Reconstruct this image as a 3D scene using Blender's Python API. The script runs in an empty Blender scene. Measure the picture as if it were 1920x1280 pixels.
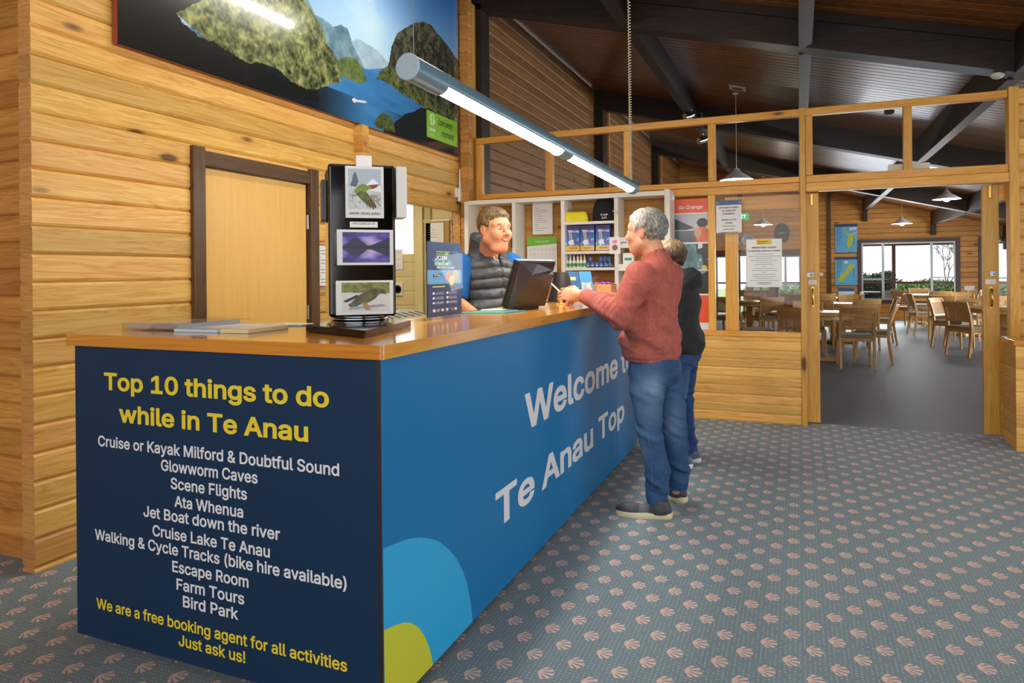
import bpy, math, random, os
import numpy as np
from mathutils import Vector, Matrix
random.seed(7)
rng = np.random.default_rng(7)
C = bpy.context.scene.collection
SC = bpy.context.scene
PI = math.pi

# ------------------------------------------------------------------ camera
H = 1.40
FPX, PY0, ROLL, YAW = 1297.24, 509.7, -0.00930545, 0.393196
_W = Vector((-math.sin(YAW), math.cos(YAW), 0)); _Rv = Vector((math.cos(YAW), math.sin(YAW), 0)); _Z = Vector((0, 0, 1))
_r = math.cos(ROLL) * _Rv + math.sin(ROLL) * _Z
_u = -math.sin(ROLL) * _Rv + math.cos(ROLL) * _Z
cd = bpy.data.cameras.new('camera'); cam = bpy.data.objects.new('camera', cd); C.objects.link(cam)
mw = Matrix((( _r.x, _u.x, -_W.x, 0), (_r.y, _u.y, -_W.y, 0), (_r.z, _u.z, -_W.z, H), (0, 0, 0, 1)))
cam.matrix_world = mw
cd.sensor_width = 36; cd.lens = FPX / 1920 * 36; cd.shift_y = -(640 - PY0) / 1920
cd.clip_start = 0.05; cd.clip_end = 300
SC.camera = cam

# ------------------------------------------------------------------ world, exposure, big lights
SC.view_settings.view_transform = 'Standard'; SC.view_settings.look = 'None'
SC.view_settings.gamma = 1; SC.view_settings.use_curve_mapping = False
SC.view_settings.exposure = 0.0
world = bpy.data.worlds.new('sky'); SC.world = world; world.use_nodes = True
bg = world.node_tree.nodes['Background']; bg.inputs[0].default_value = (0.93, 0.97, 1.0, 1); bg.inputs[1].default_value = 2.6
def area(name, loc, target, sx, sy, power, col=(1, 1, 1), spread=180):
    l = bpy.data.lights.new(name, 'AREA'); l.shape = 'RECTANGLE'; l.size = sx; l.size_y = sy; l.energy = power; l.color = col
    l.spread = math.radians(spread)
    o = bpy.data.objects.new(name, l); C.objects.link(o); o.location = loc
    d = Vector(target) - Vector(loc); o.rotation_euler = d.to_track_quat('-Z', 'Y').to_euler(); return o
WARM = (1.0, 0.90, 0.76); DAY = (0.86, 0.93, 1.0)
area('window_daylight_east', (5.35, 1.8, 1.15), (0, 1.8, 1.0), 8.6, 2.0, 180, DAY)
area('soft_light_back', (-0.6, -3.45, 1.7), (-0.8, 2, 0.9), 8.5, 3.0, 305, (0.95, 0.97, 1.0))  # unseen broad light at the windowless back wall, stands in for daylight
area('fill_light_desk', (-1.5, 2.2, 3.3), (-2.6, 2.6, 0.0), 1.2, 4.5, 14, WARM)  # added soft fill over the desk, separate from the built batten lamp
area('fill_light_hall', (2.2, 2.6, 2.9), (1.6, 3.0, 0.0), 2.4, 5.0, 30, (1.0, 0.97, 0.92))  # added broad overhead fill, no lamp fixture belongs to it
area('dining_fill_east', (5.9, 14.0, 1.2), (0, 14, 0.9), 9.0, 1.5, 430, DAY)  # unseen fill at the solid side wall, added to lift the dining room
area('dining_daylight_far', (1.9, 21.2, 1.3), (1.9, 15, 0.6), 3.2, 1.5, 150, DAY)

# ------------------------------------------------------------------ geometry helpers
def ray(x, y): return (x - 960) / FPX * _r - (y - PY0) / FPX * _u + _W
def P(x, y, ax, v):
    """where the sight line of a photograph point meets the plane ax = v"""
    d = ray(x, y); i = 'xyz'.index(ax); o = Vector((0, 0, H)); return o + d * ((v - o[i]) / d[i])
def lin(c): return c / 12.92 if c <= 0.04045 else ((c + 0.055) / 1.055) ** 2.4
def hexc(h): return tuple(lin(int(h[i:i + 2], 16) / 255) for i in (0, 2, 4)) + (1,)

class MB:
    def __init__(s): s.v = []; s.f = []; s.t = []; s.sm = []; s.mi = []
    def add(s, vs, fs, tint=0.5, smooth=False, mi=0):
        b = len(s.v); s.v += [tuple(p) for p in vs]; s.f += [tuple(b + i for i in f) for f in fs]
        s.t += [tint] * len(fs); s.sm += [smooth] * len(fs); s.mi += [mi] * len(fs); return s
    def box(s, x0, x1, y0, y1, z0, z1, tint=0.5, mi=0):
        if x0 > x1: x0, x1 = x1, x0
        if y0 > y1: y0, y1 = y1, y0
        if z0 > z1: z0, z1 = z1, z0
        v = [(x0, y0, z0), (x1, y0, z0), (x1, y1, z0), (x0, y1, z0), (x0, y0, z1), (x1, y0, z1), (x1, y1, z1), (x0, y1, z1)]
        return s.add(v, [(0, 3, 2, 1), (4, 5, 6, 7), (0, 1, 5, 4), (1, 2, 6, 5), (2, 3, 7, 6), (3, 0, 4, 7)], tint, False, mi)
    def obox(s, c, ax, ay, az, hx, hy, hz, tint=0.5, mi=0):
        c, ax, ay, az = Vector(c), Vector(ax), Vector(ay), Vector(az)
        v = [c + ax * hx * i + ay * hy * j + az * hz * k for k in (-1, 1) for i, j in ((-1, -1), (1, -1), (1, 1), (-1, 1))]
        return s.add(v, [(0, 3, 2, 1), (4, 5, 6, 7), (0, 1, 5, 4), (1, 2, 6, 5), (2, 3, 7, 6), (3, 0, 4, 7)], tint, False, mi)
    def bar(s, a, b, w, h, up=(0, 0, 1), tint=0.5, mi=0):
        a, b = Vector(a), Vector(b); d = (b - a); L = d.length; d.normalize()
        sd = d.cross(Vector(up)).normalized(); u2 = sd.cross(d)
        return s.obox((a + b) / 2, d, sd, u2, L / 2, w / 2, h / 2, tint, mi)
    def prism(s, poly, fn0, fn1, tint=0.5, mi=0, smooth=False):
        n = len(poly); v = [fn0(*p) for p in poly] + [fn1(*p) for p in poly]
        fs = [(i, (i + 1) % n, n + (i + 1) % n, n + i) for i in range(n)]
        s.add(v, fs, tint, smooth, mi)
        return s.add(v, [tuple(range(n))[::-1], tuple(range(n, 2 * n))], tint, False, mi)
    def rings(s, R, cap=True, smooth=True, closed=True, tint=0.5, mi=0):
        n = len(R[0]); v = [p for r in R for p in r]; fs = []
        for k in range(len(R) - 1):
            for i in range(n if closed else n - 1):
                j = (i + 1) % n; fs.append((k * n + i, k * n + j, (k + 1) * n + j, (k + 1) * n + i))
        s.add(v, fs, tint, smooth, mi)
        if cap: s.add(R[0], [tuple(range(n))[::-1]], tint, False, mi); s.add(R[-1], [tuple(range(n))], tint, False, mi)
        return s
    def tube(s, pts, r, n=10, cap=True, mi=0):
        pts = [Vector(p) for p in pts]; m = len(pts); rr = r if isinstance(r, (list, tuple)) else [r] * m
        R = []; pu = None
        for i, p in enumerate(pts):
            d = (pts[min(i + 1, m - 1)] - pts[max(i - 1, 0)]).normalized()
            if pu is None: pu = Vector((0, 0, 1)) if abs(d.z) < 0.9 else Vector((1, 0, 0))
            a = d.cross(pu).normalized(); b = a.cross(d).normalized(); pu = b
            R.append([p + (a * math.cos(t) + b * math.sin(t)) * rr[i] for t in [2 * PI * k / n for k in range(n)]])
        return s.rings(R, cap, True, True, 0.5, mi)
    def lathe(s, prof, c=(0, 0, 0), n=24, axis='z', cap=True, mi=0):
        R = []
        for r, h in prof:
            ring = []
            for k in range(n):
                a = 2 * PI * k / n; p = (r * math.cos(a), r * math.sin(a), h)
                if axis == 'y': p = (p[0], h, p[1])
                if axis == 'x': p = (h, p[0], p[1])
                ring.append((c[0] + p[0], c[1] + p[1], c[2] + p[2]))
            R.append(ring)
        return s.rings(R, cap, True, True, 0.5, mi)
    def ball(s, c, rx, ry=None, rz=None, n=12, m=8, mi=0):
        ry = ry or rx; rz = rz or rx; R = []
        for k in range(m + 1):
            a = PI * (k / m) ; q = max(math.sin(a), 0.02)
            R.append([(c[0] + rx * q * math.cos(2 * PI * i / n), c[1] + ry * q * math.sin(2 * PI * i / n), c[2] - rz * math.cos(a)) for i in range(n)])
        return s.rings(R, True, True, True, 0.5, mi)
    def build(s, name, mat=None, parent=None, bevel=0, seg=2, loc=None):
        me = bpy.data.meshes.new(name); me.from_pydata(s.v, [], s.f); me.validate(clean_customdata=False)
        ok = len(me.polygons) == len(s.f)
        if ok:
            me.polygons.foreach_set('use_smooth', s.sm)
            me.polygons.foreach_set('material_index', s.mi)
        for m_ in (mat if isinstance(mat, (list, tuple)) else [mat]): me.materials.append(m_)
        if ok:
            at = me.attributes.new('tint', 'FLOAT', 'FACE'); at.data.foreach_set('value', s.t)
        o = bpy.data.objects.new(name, me); C.objects.link(o)
        if parent: o.parent = parent
        if loc: o.location = loc
        if bevel:
            b = o.modifiers.new('edge', 'BEVEL'); b.width = bevel; b.segments = seg; b.limit_method = 'ANGLE'; b.angle_limit = 0.7
        return o

def tag(o, label=None, cat=None, group=None, kind=None):
    if label: o['label'] = label
    if cat: o['category'] = cat
    if group: o['group'] = group
    if kind: o['kind'] = kind
    return o
def thing(name, label, cat, loc=(0, 0, 0), rz=0, group=None):
    o = bpy.data.objects.new(name, None); C.objects.link(o); o.location = loc; o.rotation_euler = (0, 0, rz)
    o.empty_display_size = 0.05
    return tag(o, label, cat, group)
def struct(name):
    o = bpy.data.objects.new(name, None); C.objects.link(o); o['kind'] = 'structure'; return o
def st(o): o['kind'] = 'structure'; return o
def dup(root, loc, rz, label=None, group=None, scale=None):
    r = root.copy(); C.objects.link(r); r.location = loc; r.rotation_euler = (0, 0, rz)
    if label: r['label'] = label
    if group: r['group'] = group
    for ch in list(root.children):
        c = ch.copy(); C.objects.link(c); c.parent = r
        for g in list(ch.children):
            d = g.copy(); C.objects.link(d); d.parent = c
    return r

# ------------------------------------------------------------------ materials
class NT:
    def __init__(s, name):
        s.m = bpy.data.materials.new(name); s.m.use_nodes = True; s.t = s.m.node_tree; s.b = s.t.nodes['Principled BSDF']; s.out = s.t.nodes['Material Output']
    def n(s, ty, **kw):
        nd = s.t.nodes.new(ty)
        for k, v in kw.items(): setattr(nd, k, v)
        return nd
    def link(s, a, b): s.t.links.new(a, b)
    def set(s, sock, v):
        if hasattr(v, 'is_output') or isinstance(v, bpy.types.NodeSocket): s.link(v, sock)
        else: sock.default_value = v
    def math(s, op, a, b=0.0, c=None, clamp=False):
        nd = s.n('ShaderNodeMath', operation=op, use_clamp=clamp); s.set(nd.inputs[0], a); s.set(nd.inputs[1], b)
        if c is not None: s.set(nd.inputs[2], c)
        return nd.outputs[0]
    def mix(s, f, a, b, blend='MIX'):
        nd = s.n('ShaderNodeMix', data_type='RGBA', blend_type=blend); s.set(nd.inputs[0], f); s.set(nd.inputs[6], a); s.set(nd.inputs[7], b); return nd.outputs[2]
    def coord(s, scale=(1, 1, 1), off=None, kind='Object'):
        tc = s.n('ShaderNodeTexCoord'); mp = s.n('ShaderNodeMapping'); s.link(tc.outputs[kind], mp.inputs[0]); mp.inputs[3].default_value = scale
        if off is not None: s.link(off, mp.inputs[1])
        return mp.outputs[0]
    def noise(s, vec, scale=1, detail=2, rough=0.5, dist=0):
        nd = s.n('ShaderNodeTexNoise'); s.link(vec, nd.inputs['Vector']); nd.inputs['Scale'].default_value = scale; nd.inputs['Detail'].default_value = detail
        nd.inputs['Roughness'].default_value = rough; nd.inputs['Distortion'].default_value = dist; return nd.outputs[0]
    def ramp(s, f, stops):
        nd = s.n('ShaderNodeValToRGB'); e = nd.color_ramp.elements
        while len(e) < len(stops): e.new(0.5)
        for el, (p, c) in zip(e, stops): el.position = p; el.color = c
        s.link(f, nd.inputs[0]); return nd.outputs[0]
    def attr(s, name, out='Fac'):
        nd = s.n('ShaderNodeAttribute'); nd.attribute_name = name; return nd.outputs[out]
    def bump(s, h, strength=0.2, dist=0.01):
        nd = s.n('ShaderNodeBump'); nd.inputs['Strength'].default_value = strength; nd.inputs['Distance'].default_value = dist; s.link(h, nd.inputs['Height']); s.link(nd.outputs[0], s.b.inputs['Normal'])
_mats = {}
def mat(name, col='808080', rough=0.5, metal=0.0, emit=0, spec=0.5, var=0.0, vs=30, coat=0, bump=0, alpha=None):
    if name in _mats: return _mats[name]
    k = NT(name); c = hexc(col) if isinstance(col, str) else col
    k.b.inputs['Base Color'].default_value = c; k.b.inputs['Roughness'].default_value = rough; k.b.inputs['Metallic'].default_value = metal
    k.b.inputs['Specular IOR Level'].default_value = spec
    if coat: k.b.inputs['Coat Weight'].default_value = coat; k.b.inputs['Coat Roughness'].default_value = 0.08
    if emit: k.b.inputs['Emission Color'].default_value = c; k.b.inputs['Emission Strength'].default_value = emit
    if var or bump:
        nz = k.noise(k.coord((1, 1, 1)), vs, 4, 0.6)
        if var:
            d = tuple(x * (1 - var) for x in c[:3]) + (1,); l = tuple(min(1, x * (1 + var)) for x in c[:3]) + (1,)
            k.link(k.ramp(nz, [(0.3, d), (0.7, l)]), k.b.inputs['Base Color'])
        if bump: k.bump(nz, bump, 0.005)
    _mats[name] = k.m; return k.m
def wood(name, c_dark, c_mid, c_light, axis='y', rough=0.45, knots=0.0, scale=1.0, tintvar=0.35, spec=0.4, coat=0.0, hue=None, grain=1.0):
    if name in _mats: return _mats[name]
    k = NT(name); t = k.attr('tint')
    off = k.n('ShaderNodeCombineXYZ'); o1 = k.math('MULTIPLY', t, 37.0); o2 = k.math('MULTIPLY', t, 91.0); o3 = k.math('MULTIPLY', t, 53.0)
    for i, o_ in enumerate((o1, o2, o3)): k.link(o_, off.inputs[i])
    al = 'xyz'.index(axis)
    sc = [14.0 * scale] * 3; sc[al] = 0.9 * scale
    v = k.coord(tuple(sc), off.outputs[0])
    g1 = k.noise(v, 1.0, 3, 0.55, 1.4)
    sc2 = [90.0 * scale] * 3; sc2[al] = 2.5 * scale
    g2 = k.noise(k.coord(tuple(sc2), off.outputs[0]), 1.0, 2, 0.6, 0.3)
    rings = k.math('FRACT', k.math('MULTIPLY', g1, 7.0))
    rings = k.math('ABSOLUTE', k.math('SUBTRACT', rings, 0.5))
    f = k.math('ADD', k.math('MULTIPLY', rings, 0.42 * grain), k.math('MULTIPLY', g2, 0.42))
    f = k.math('ADD', f, k.math('MULTIPLY', g1, 0.42))
    f = k.math('ADD', f, 0.16 * (1 - grain))
    col = k.ramp(f, [(0.25, hexc(c_dark)), (0.52, hexc(c_mid)), (0.85, hexc(c_light))])
    if knots:
        sk = [9.0] * 3; sk[al] = 3.0
        nv = k.n('ShaderNodeTexVoronoi'); k.link(k.coord(tuple(sk), off.outputs[0]), nv.inputs['Vector']); nv.inputs['Scale'].default_value = 0.75
        wob = k.math('ADD', nv.outputs['Distance'], k.math('MULTIPLY', g2, 0.05))
        sel = k.n('ShaderNodeSeparateColor'); k.link(nv.outputs['Color'], sel.inputs[0])
        has = k.math('GREATER_THAN', sel.outputs[0], 1 - knots)
        sm = k.n('ShaderNodeMapRange'); k.link(wob, sm.inputs[0]); sm.inputs[1].default_value = 0.13; sm.inputs[2].default_value = 0.21; sm.inputs[3].default_value = 1; sm.inputs[4].default_value = 0
        halo = k.n('ShaderNodeMapRange'); k.link(wob, halo.inputs[0]); halo.inputs[1].default_value = 0.16; halo.inputs[2].default_value = 0.46; halo.inputs[3].default_value = 0.55; halo.inputs[4].default_value = 0
        dk = tuple(x * 0.25 for x in hexc(c_dark)[:3]) + (1,)
        col = k.mix(k.math('MULTIPLY', halo.outputs[0], has), col, hexc(c_dark))
        col = k.mix(k.math('MULTIPLY', sm.outputs[0], has), col, dk)
    hs = k.n('ShaderNodeHueSaturation'); k.link(col, hs.inputs['Color'])
    k.link(k.math('ADD', 1 - tintvar / 2, k.math('MULTIPLY', k.math('FRACT', k.math('MULTIPLY', t, 7.13)), tintvar)), hs.inputs['Value'])
    k.link(k.math('ADD', 0.495, k.math('MULTIPLY', k.math('FRACT', k.math('MULTIPLY', t, 13.7)), 0.012)), hs.inputs['Hue'])
    k.link(hs.outputs[0], k.b.inputs['Base Color'])
    k.b.inputs['Roughness'].default_value = rough; k.b.inputs['Specular IOR Level'].default_value = spec
    if coat: k.b.inputs['Coat Weight'].default_value = coat; k.b.inputs['Coat Roughness'].default_value = 0.1
    k.bump(g2, 0.06, 0.004)
    _mats[name] = k.m; return k.m
def glass(name, tint=(1, 1, 1, 1), refl=0.03, graz=0.5):
    if name in _mats: return _mats[name]
    k = NT(name); tr = k.n('ShaderNodeBsdfTransparent'); tr.inputs[0].default_value = tint
    gl = k.n('ShaderNodeBsdfGlossy'); gl.inputs['Roughness'].default_value = 0.02
    lwt = k.n('ShaderNodeLayerWeight')
    ms = k.n('ShaderNodeMixShader'); k.link(k.math('ADD', refl * 0.7, k.math('MULTIPLY', k.math('POWER', lwt.outputs['Facing'], 5.0), graz)), ms.inputs[0]); k.link(tr.outputs[0], ms.inputs[1]); k.link(gl.outputs[0], ms.inputs[2])
    k.link(ms.outputs[0], k.out.inputs[0]); _mats[name] = k.m; return k.m
def vcol_mat(name, rough=0.4, coat=0, spec=0.5, bump=0):
    if name in _mats: return _mats[name]
    k = NT(name); k.link(k.attr('col', 'Color'), k.b.inputs['Base Color']); k.b.inputs['Roughness'].default_value = rough; k.b.inputs['Specular IOR Level'].default_value = spec
    if coat: k.b.inputs['Coat Weight'].default_value = coat; k.b.inputs['Coat Roughness'].default_value = 0.06
    if bump: k.bump(k.noise(k.coord((1, 1, 1)), 400, 2), bump, 0.003)
    _mats[name] = k.m; return k.m

PINE = wood('golden_pine', 'b8803c', 'd9a757', 'e9c681', 'y', 0.42, 0.34)
PINEX = wood('golden_pine_across', 'b57c36', 'd9a450', 'e8c079', 'x', 0.42, 0.3)
PINEZ = wood('golden_pine_upright', 'b87b30', 'd99d42', 'e6b45e', 'z', 0.4, 0.06)
RAILX = wood('varnished_rail', 'b5752a', 'd8973c', 'e6ae58', 'x', 0.35, 0.1)
ENDGRAIN = wood('end_grain', '9c6a35', 'c08a4c', 'd3a265', 'x', 0.6, 0.0, 2.0, 0.3)
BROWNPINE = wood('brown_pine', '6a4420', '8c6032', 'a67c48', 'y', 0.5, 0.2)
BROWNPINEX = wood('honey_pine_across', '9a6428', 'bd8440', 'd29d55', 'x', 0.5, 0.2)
CEIL = wood('dark_stained_boards', '46290f', '7e4f24', 'a06c38', 'x', 0.34, 0.22, 1.0, 0.5, 0.4, coat=0.10)
DARK = wood('dark_stained_beam', '1c1310', '2c201a', '3c2e26', 'x', 0.5, 0.0, 1.0, 0.2, 0.3)
DARKY = wood('dark_stained_purlin', '1c1310', '2c201a', '3c2e26', 'y', 0.5, 0.0, 1.0, 0.2, 0.35)
FRAMEBROWN = wood('brown_stained_frame', '3c2616', '553a24', '6b4c32', 'z', 0.4, 0.0, 1.0, 0.15)
DOORVENEER = wood('door_veneer', 'd29a4a', 'dfab5c', 'e8b96c', 'z', 0.4, 0.0, 1.6, 0.05, grain=0.4)
COUNTER = wood('counter_timber', 'b06a22', 'd08a34', 'dfa04a', 'y', 0.16, 0.0, 0.8, 0.25, 0.6, coat=0.6)
COUNTERX = wood('counter_timber_across', 'a8601e', 'c47a2c', 'd68f40', 'x', 0.16, 0.0, 0.8, 0.25, 0.6, coat=0.6)
CHAIRWOOD = wood('chair_timber', 'a8743a', 'cb9858', 'dfb47a', 'z', 0.35, 0.0, 1.5, 0.15, 0.5)
WHITE = mat('white_melamine', 'e6e1d6', 0.4); PAPER = mat('paper_white', 'e8e6e2', 0.7); BLACK = mat('black_plastic', '17181a', 0.35)
GLOSSBLACK = mat('gloss_black', '040405', 0.08, 0, 0, 0.35, coat=0.12); CHROME = mat('chrome', 'c8ccd0', 0.15, 1.0); BRASS = mat('brass', 'c8a050', 0.25, 1.0)
STEEL = mat('steel', '9a9ca0', 0.35, 1.0); ALU = mat('aluminium_frame', 'a8b0b4', 0.4, 0.3); GLASS = glass('clear_glass', (1, 1, 1, 1), 0.010, 0.4); ACRYL = glass('clear_acrylic', (0.97, 0.98, 0.98, 1), 0.012, 0.12)
CREAM = mat('cream_paint', 'd8c890', 0.5, var=0.05); INK = mat('print_black', '1a1a1c', 0.6)

# ------------------------------------------------------------------ floor
def carpet():
    k = NT('reception_carpet'); tc = k.n('ShaderNodeTexCoord'); sp = k.n('ShaderNodeSeparateXYZ'); k.link(tc.outputs['Object'], sp.inputs[0])
    X, Y = sp.outputs[0], sp.outputs[1]
    def motif(ox, oy):
        u = k.math('MULTIPLY', k.math('SUBTRACT', k.math('FRACT', k.math('ADD', k.math('DIVIDE', k.math('ADD', X, 0.512), 0.158), 0.5 + ox + 20)), 0.5), 0.158)
        v = k.math('MULTIPLY', k.math('SUBTRACT', k.math('FRACT', k.math('ADD', k.math('DIVIDE', k.math('SUBTRACT', Y, 2.664), 0.197), 0.5 + oy + 20)), 0.5), 0.197)
        u = k.math('ADD', u, 0.030)
        th = k.math('ARCTAN2', v, u); r = k.math('SQRT', k.math('ADD', k.math('MULTIPLY', u, u), k.math('MULTIPLY', v, v)))
        at = k.math('ABSOLUTE', th)
        R = k.math('SUBTRACT', 0.060, k.math('MULTIPLY', k.math('POWER', at, 2), 0.016))
        inside = k.math('LESS_THAN', r, R); ang = k.math('LESS_THAN', at, 1.22)
        fing = k.math('MAXIMUM', k.math('LESS_THAN', r, 0.020), k.math('GREATER_THAN', k.math('COSINE', k.math('MULTIPLY', th, 13.5)), -0.35))
        return k.math('MULTIPLY', k.math('MULTIPLY', inside, ang), fing)
    mk = k.math('MAXIMUM', motif(0, 0), motif(0.5, 0.5))
    def grid(a, s, o=0.0): return k.math('SUBTRACT', k.math('FRACT', k.math('ADD', k.math('MULTIPLY', a, 1 / s), 50 + o)), 0.5)
    gx, gy = grid(X, 0.0165), grid(Y, 0.0165)
    wn = k.n('ShaderNodeTexNoise'); k.link(tc.outputs['Object'], wn.inputs['Vector']); wn.inputs['Scale'].default_value = 60
    d = k.math('SQRT', k.math('ADD', k.math('MULTIPLY', gx, gx), k.math('MULTIPLY', gy, gy)))
    dot = k.math('MULTIPLY', k.math('LESS_THAN', d, 0.19), k.math('GREATER_THAN', wn.outputs[0], 0.46))
    nz = k.noise(tc.outputs['Object'], 260, 3, 0.7); nz2 = k.noise(tc.outputs['Object'], 1.6, 3, 0.6)
    base = k.ramp(nz, [(0.3, hexc('43545e')), (0.5, hexc('637781')), (0.72, hexc('81959f'))])
    base = k.mix(k.math('MULTIPLY', nz2, 0.35), base, hexc('6c7672'))
    base = k.mix(k.math('MULTIPLY', dot, 0.55), base, hexc('aebcbc'))
    pk = k.ramp(nz, [(0.25, hexc('a88478')), (0.6, hexc('d8b6a8'))])
    col = k.mix(k.math('MULTIPLY', mk, 0.92), base, pk)
    k.link(col, k.b.inputs['Base Color']); k.b.inputs['Roughness'].default_value = 0.85; k.b.inputs['Specular IOR Level'].default_value = 0.25
    k.b.inputs['Sheen Weight'].default_value = 0.15
    k.bump(nz, 0.25, 0.004); return k.m
def carpet2():
    k = NT('dining_carpet'); v = k.coord((1, 1, 1)); nz = k.noise(v, 180, 3, 0.7); n2 = k.noise(v, 0.7, 3, 0.6); st_ = k.noise(k.coord((4, 160, 1)), 1.0, 2, 0.5)
    c = k.ramp(nz, [(0.3, hexc('484e54')), (0.7, hexc('686f77'))]); c = k.mix(k.math('MULTIPLY', n2, 0.35), c, hexc('5a6066')); c = k.mix(k.math('MULTIPLY', st_, 0.3), c, hexc('787874'))
    k.link(c, k.b.inputs['Base Color']); k.b.inputs['Roughness'].default_value = 0.55; k.b.inputs['Specular IOR Level'].default_value = 0.5; k.bump(nz, 0.2, 0.004); return k.m
st(MB().box(-5.2, 5.6, -3.6, 6.86, -0.12, 0.0).build('floor', carpet()))
st(MB().box(-5.2, 6.2, 6.86, 21.9, -0.12, -0.001).build('floor_dining', carpet2()))

# ------------------------------------------------------------------ walls of interlocking logs
PITCH = 0.1348; Z0 = 2.585 - 30 * PITCH
def log_wall(mb, pt, L0, L1, zt, thick, holes=(), zb=0.0, pitch=PITCH, z0=Z0, groove=0.016, ztop=None, ends=True):
    """courses of rounded logs; pt(l, depth, z) maps length, depth behind the face and height to a point"""
    k = math.floor((zb - z0) / pitch)
    while True:
        a, b = z0 + k * pitch, z0 + (k + 1) * pitch; k += 1
        if a >= zt: break
        tint = random.random()
        prof = [(a, groove), (a + 0.005, groove * .45), (a + 0.016, 0), (b - 0.016, 0), (b - 0.005, groove * .45), (b, groove)]
        cuts = sorted({max(a, zb), min(b, zt)} | {c for h in holes for c in h[2:4] if max(a, zb) < c < min(b, zt)})
        for c0, c1 in zip(cuts[:-1], cuts[1:]):
            if c1 - c0 < 1e-4: continue
            zm = (c0 + c1) / 2; segs = [(L0, L1)]
            for h in holes:
                if h[2] < zm < h[3]:
                    ns = []
                    for s0, s1 in segs:
                        if h[1] <= s0 or h[0] >= s1: ns.append((s0, s1)); continue
                        if h[0] > s0: ns.append((s0, h[0]))
                        if h[1] < s1: ns.append((h[1], s1))
                    segs = ns
            zs = [z for z, d in prof]; ds = [d for z, d in prof]
            pz = sorted({c0, c1} | {z for z in zs if c0 < z < c1})
            pr = [(z, float(np.interp(z, zs, ds))) for z in pz] 
            poly = pr + [(z, thick - d) for z, d in pr[::-1]]
            for s0, s1 in segs:
                n = len(poly); v = [pt(s0, d, z) for z, d in poly] + [pt(s1, d, z) for z, d in poly]
                mb.add(v, [(i, (i + 1) % n, n + (i + 1) % n, n + i) for i in range(n)], tint)
                mb.add(v, [tuple(range(n))[::-1], tuple(range(n, 2 * n))], tint, False, 1)
    return mb
XL = -3.33
DOOR = (3.105, 4.172, 0.0, 2.105); OFFICE = (5.0, 6.60, 0.9, 2.045)
lw = MB(); log_wall(lw, lambda l, d, z: (XL - d, l, z), 2.142, 6.72, 4.7, 0.09, [DOOR, OFFICE]); st(lw.build('wall_left', [PINE, ENDGRAIN]))
# log-end stacks where cross walls notch through
def stack(name, x0, x1, y0, y1, zt, mats=None):
    m = MB(); k = 0; z0 = Z0 + PITCH / 2
    while True:
        a = z0 + k * PITCH; k += 1
        if a + PITCH < 0: continue
        if a > zt: break
        g = 0.006; lo, hi = max(a, 0.0), min(a + PITCH, zt)
        if hi - lo < 0.02: continue
        t = random.random()
        sx, sy = 1 if x1 > x0 else -1, 1
        pr = [(lo, g), (lo + 0.012, 0), (hi - 0.012, 0), (hi, g)]
        R = [[(x0 + sx * d, y0 + d, z), (x1 - sx * d, y0 + d, z), (x1 - sx * d, y1 - d, z), (x0 + sx * d, y1 - d, z)] for z, d in pr]
        m.rings(R, True, False, True, t)
    return st(m.build(name, mats or PINEX))
stack('trim_log_ends_office', XL - 0.05, XL + 0.085, 4.70, 4.79, 2.605)
stack('trim_log_ends_partition', -3.30, -3.20, 6.56, 6.655, 4.4, BROWNPINEX)
cw = MB(); log_wall(cw, lambda l, d, z: (l, 2.235 + d, z), -5.2, -3.40, 4.9, 0.09, (), z0=Z0 + PITCH / 2); st(cw.build('wall_left_cross', [BROWNPINEX, ENDGRAIN]))
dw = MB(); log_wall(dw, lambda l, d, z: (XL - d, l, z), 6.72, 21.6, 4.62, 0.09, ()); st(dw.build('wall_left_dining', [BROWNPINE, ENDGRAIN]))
stack('trim_log_ends_mid', XL - 0.02, XL + 0.20, 12.14, 12.23, 4.3, BROWNPINEX)
stack('trim_log_ends_end', XL - 0.02, XL + 0.20, 17.30, 17.39, 4.3, BROWNPINEX)
for n_, y_ in (('trim_1', 6.93), ('trim_2', 12.0), ('trim_3', 17.15)):
    st(MB().box(XL + 0.005, XL + 0.16, y_ - 0.11, y_ + 0.11, 0, 4.32).build(n_, DARKY))
st(MB().box(XL + 0.01, XL + 0.10, 6.72, 6.81, 0, 4.3).build('trim_4', PINEZ))
# far wall with window and door openings
FY = 21.5
HOLES = [(1.60, 3.86, 0.53, 2.12), (4.45, 6.0, 0.53, 2.12), (-0.56, 0.06, 0.42, 1.80), (-2.45, -1.72, 0.0, 1.82), (-1.68, -0.62, 0.0, 1.82)]
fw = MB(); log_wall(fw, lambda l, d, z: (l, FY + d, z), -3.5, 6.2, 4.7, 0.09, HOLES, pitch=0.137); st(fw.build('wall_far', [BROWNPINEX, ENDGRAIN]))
st(MB().box(0.76, 0.84, FY - 0.06, FY, 0, 3.6).build('trim_5', FRAMEBROWN))
st(MB().box(-3.3, 0.12, FY - 0.05, FY, 1.80, 1.98).build('trim_6', FRAMEBROWN))
# shell behind and beside the camera
PLAST = mat('plain_pine_board', 'c99a58', 0.6, var=0.08, vs=6)
st(MB().box(5.5, 5.6, -3.6, 6.86, 0, 2.6).build('wall_right', PLAST)); st(MB().box(-5.2, 5.6, -3.7, -3.6, 0, 5.2).build('wall_back', PLAST))
st(MB().box(6.1, 6.2, 6.86, 21.6, 0, 2.4).build('wall_right_dining', PLAST)); st(MB().box(-5.3, -5.2, -3.6, 2.3, 0, 5.2).build('wall_left_front', PLAST))
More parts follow.
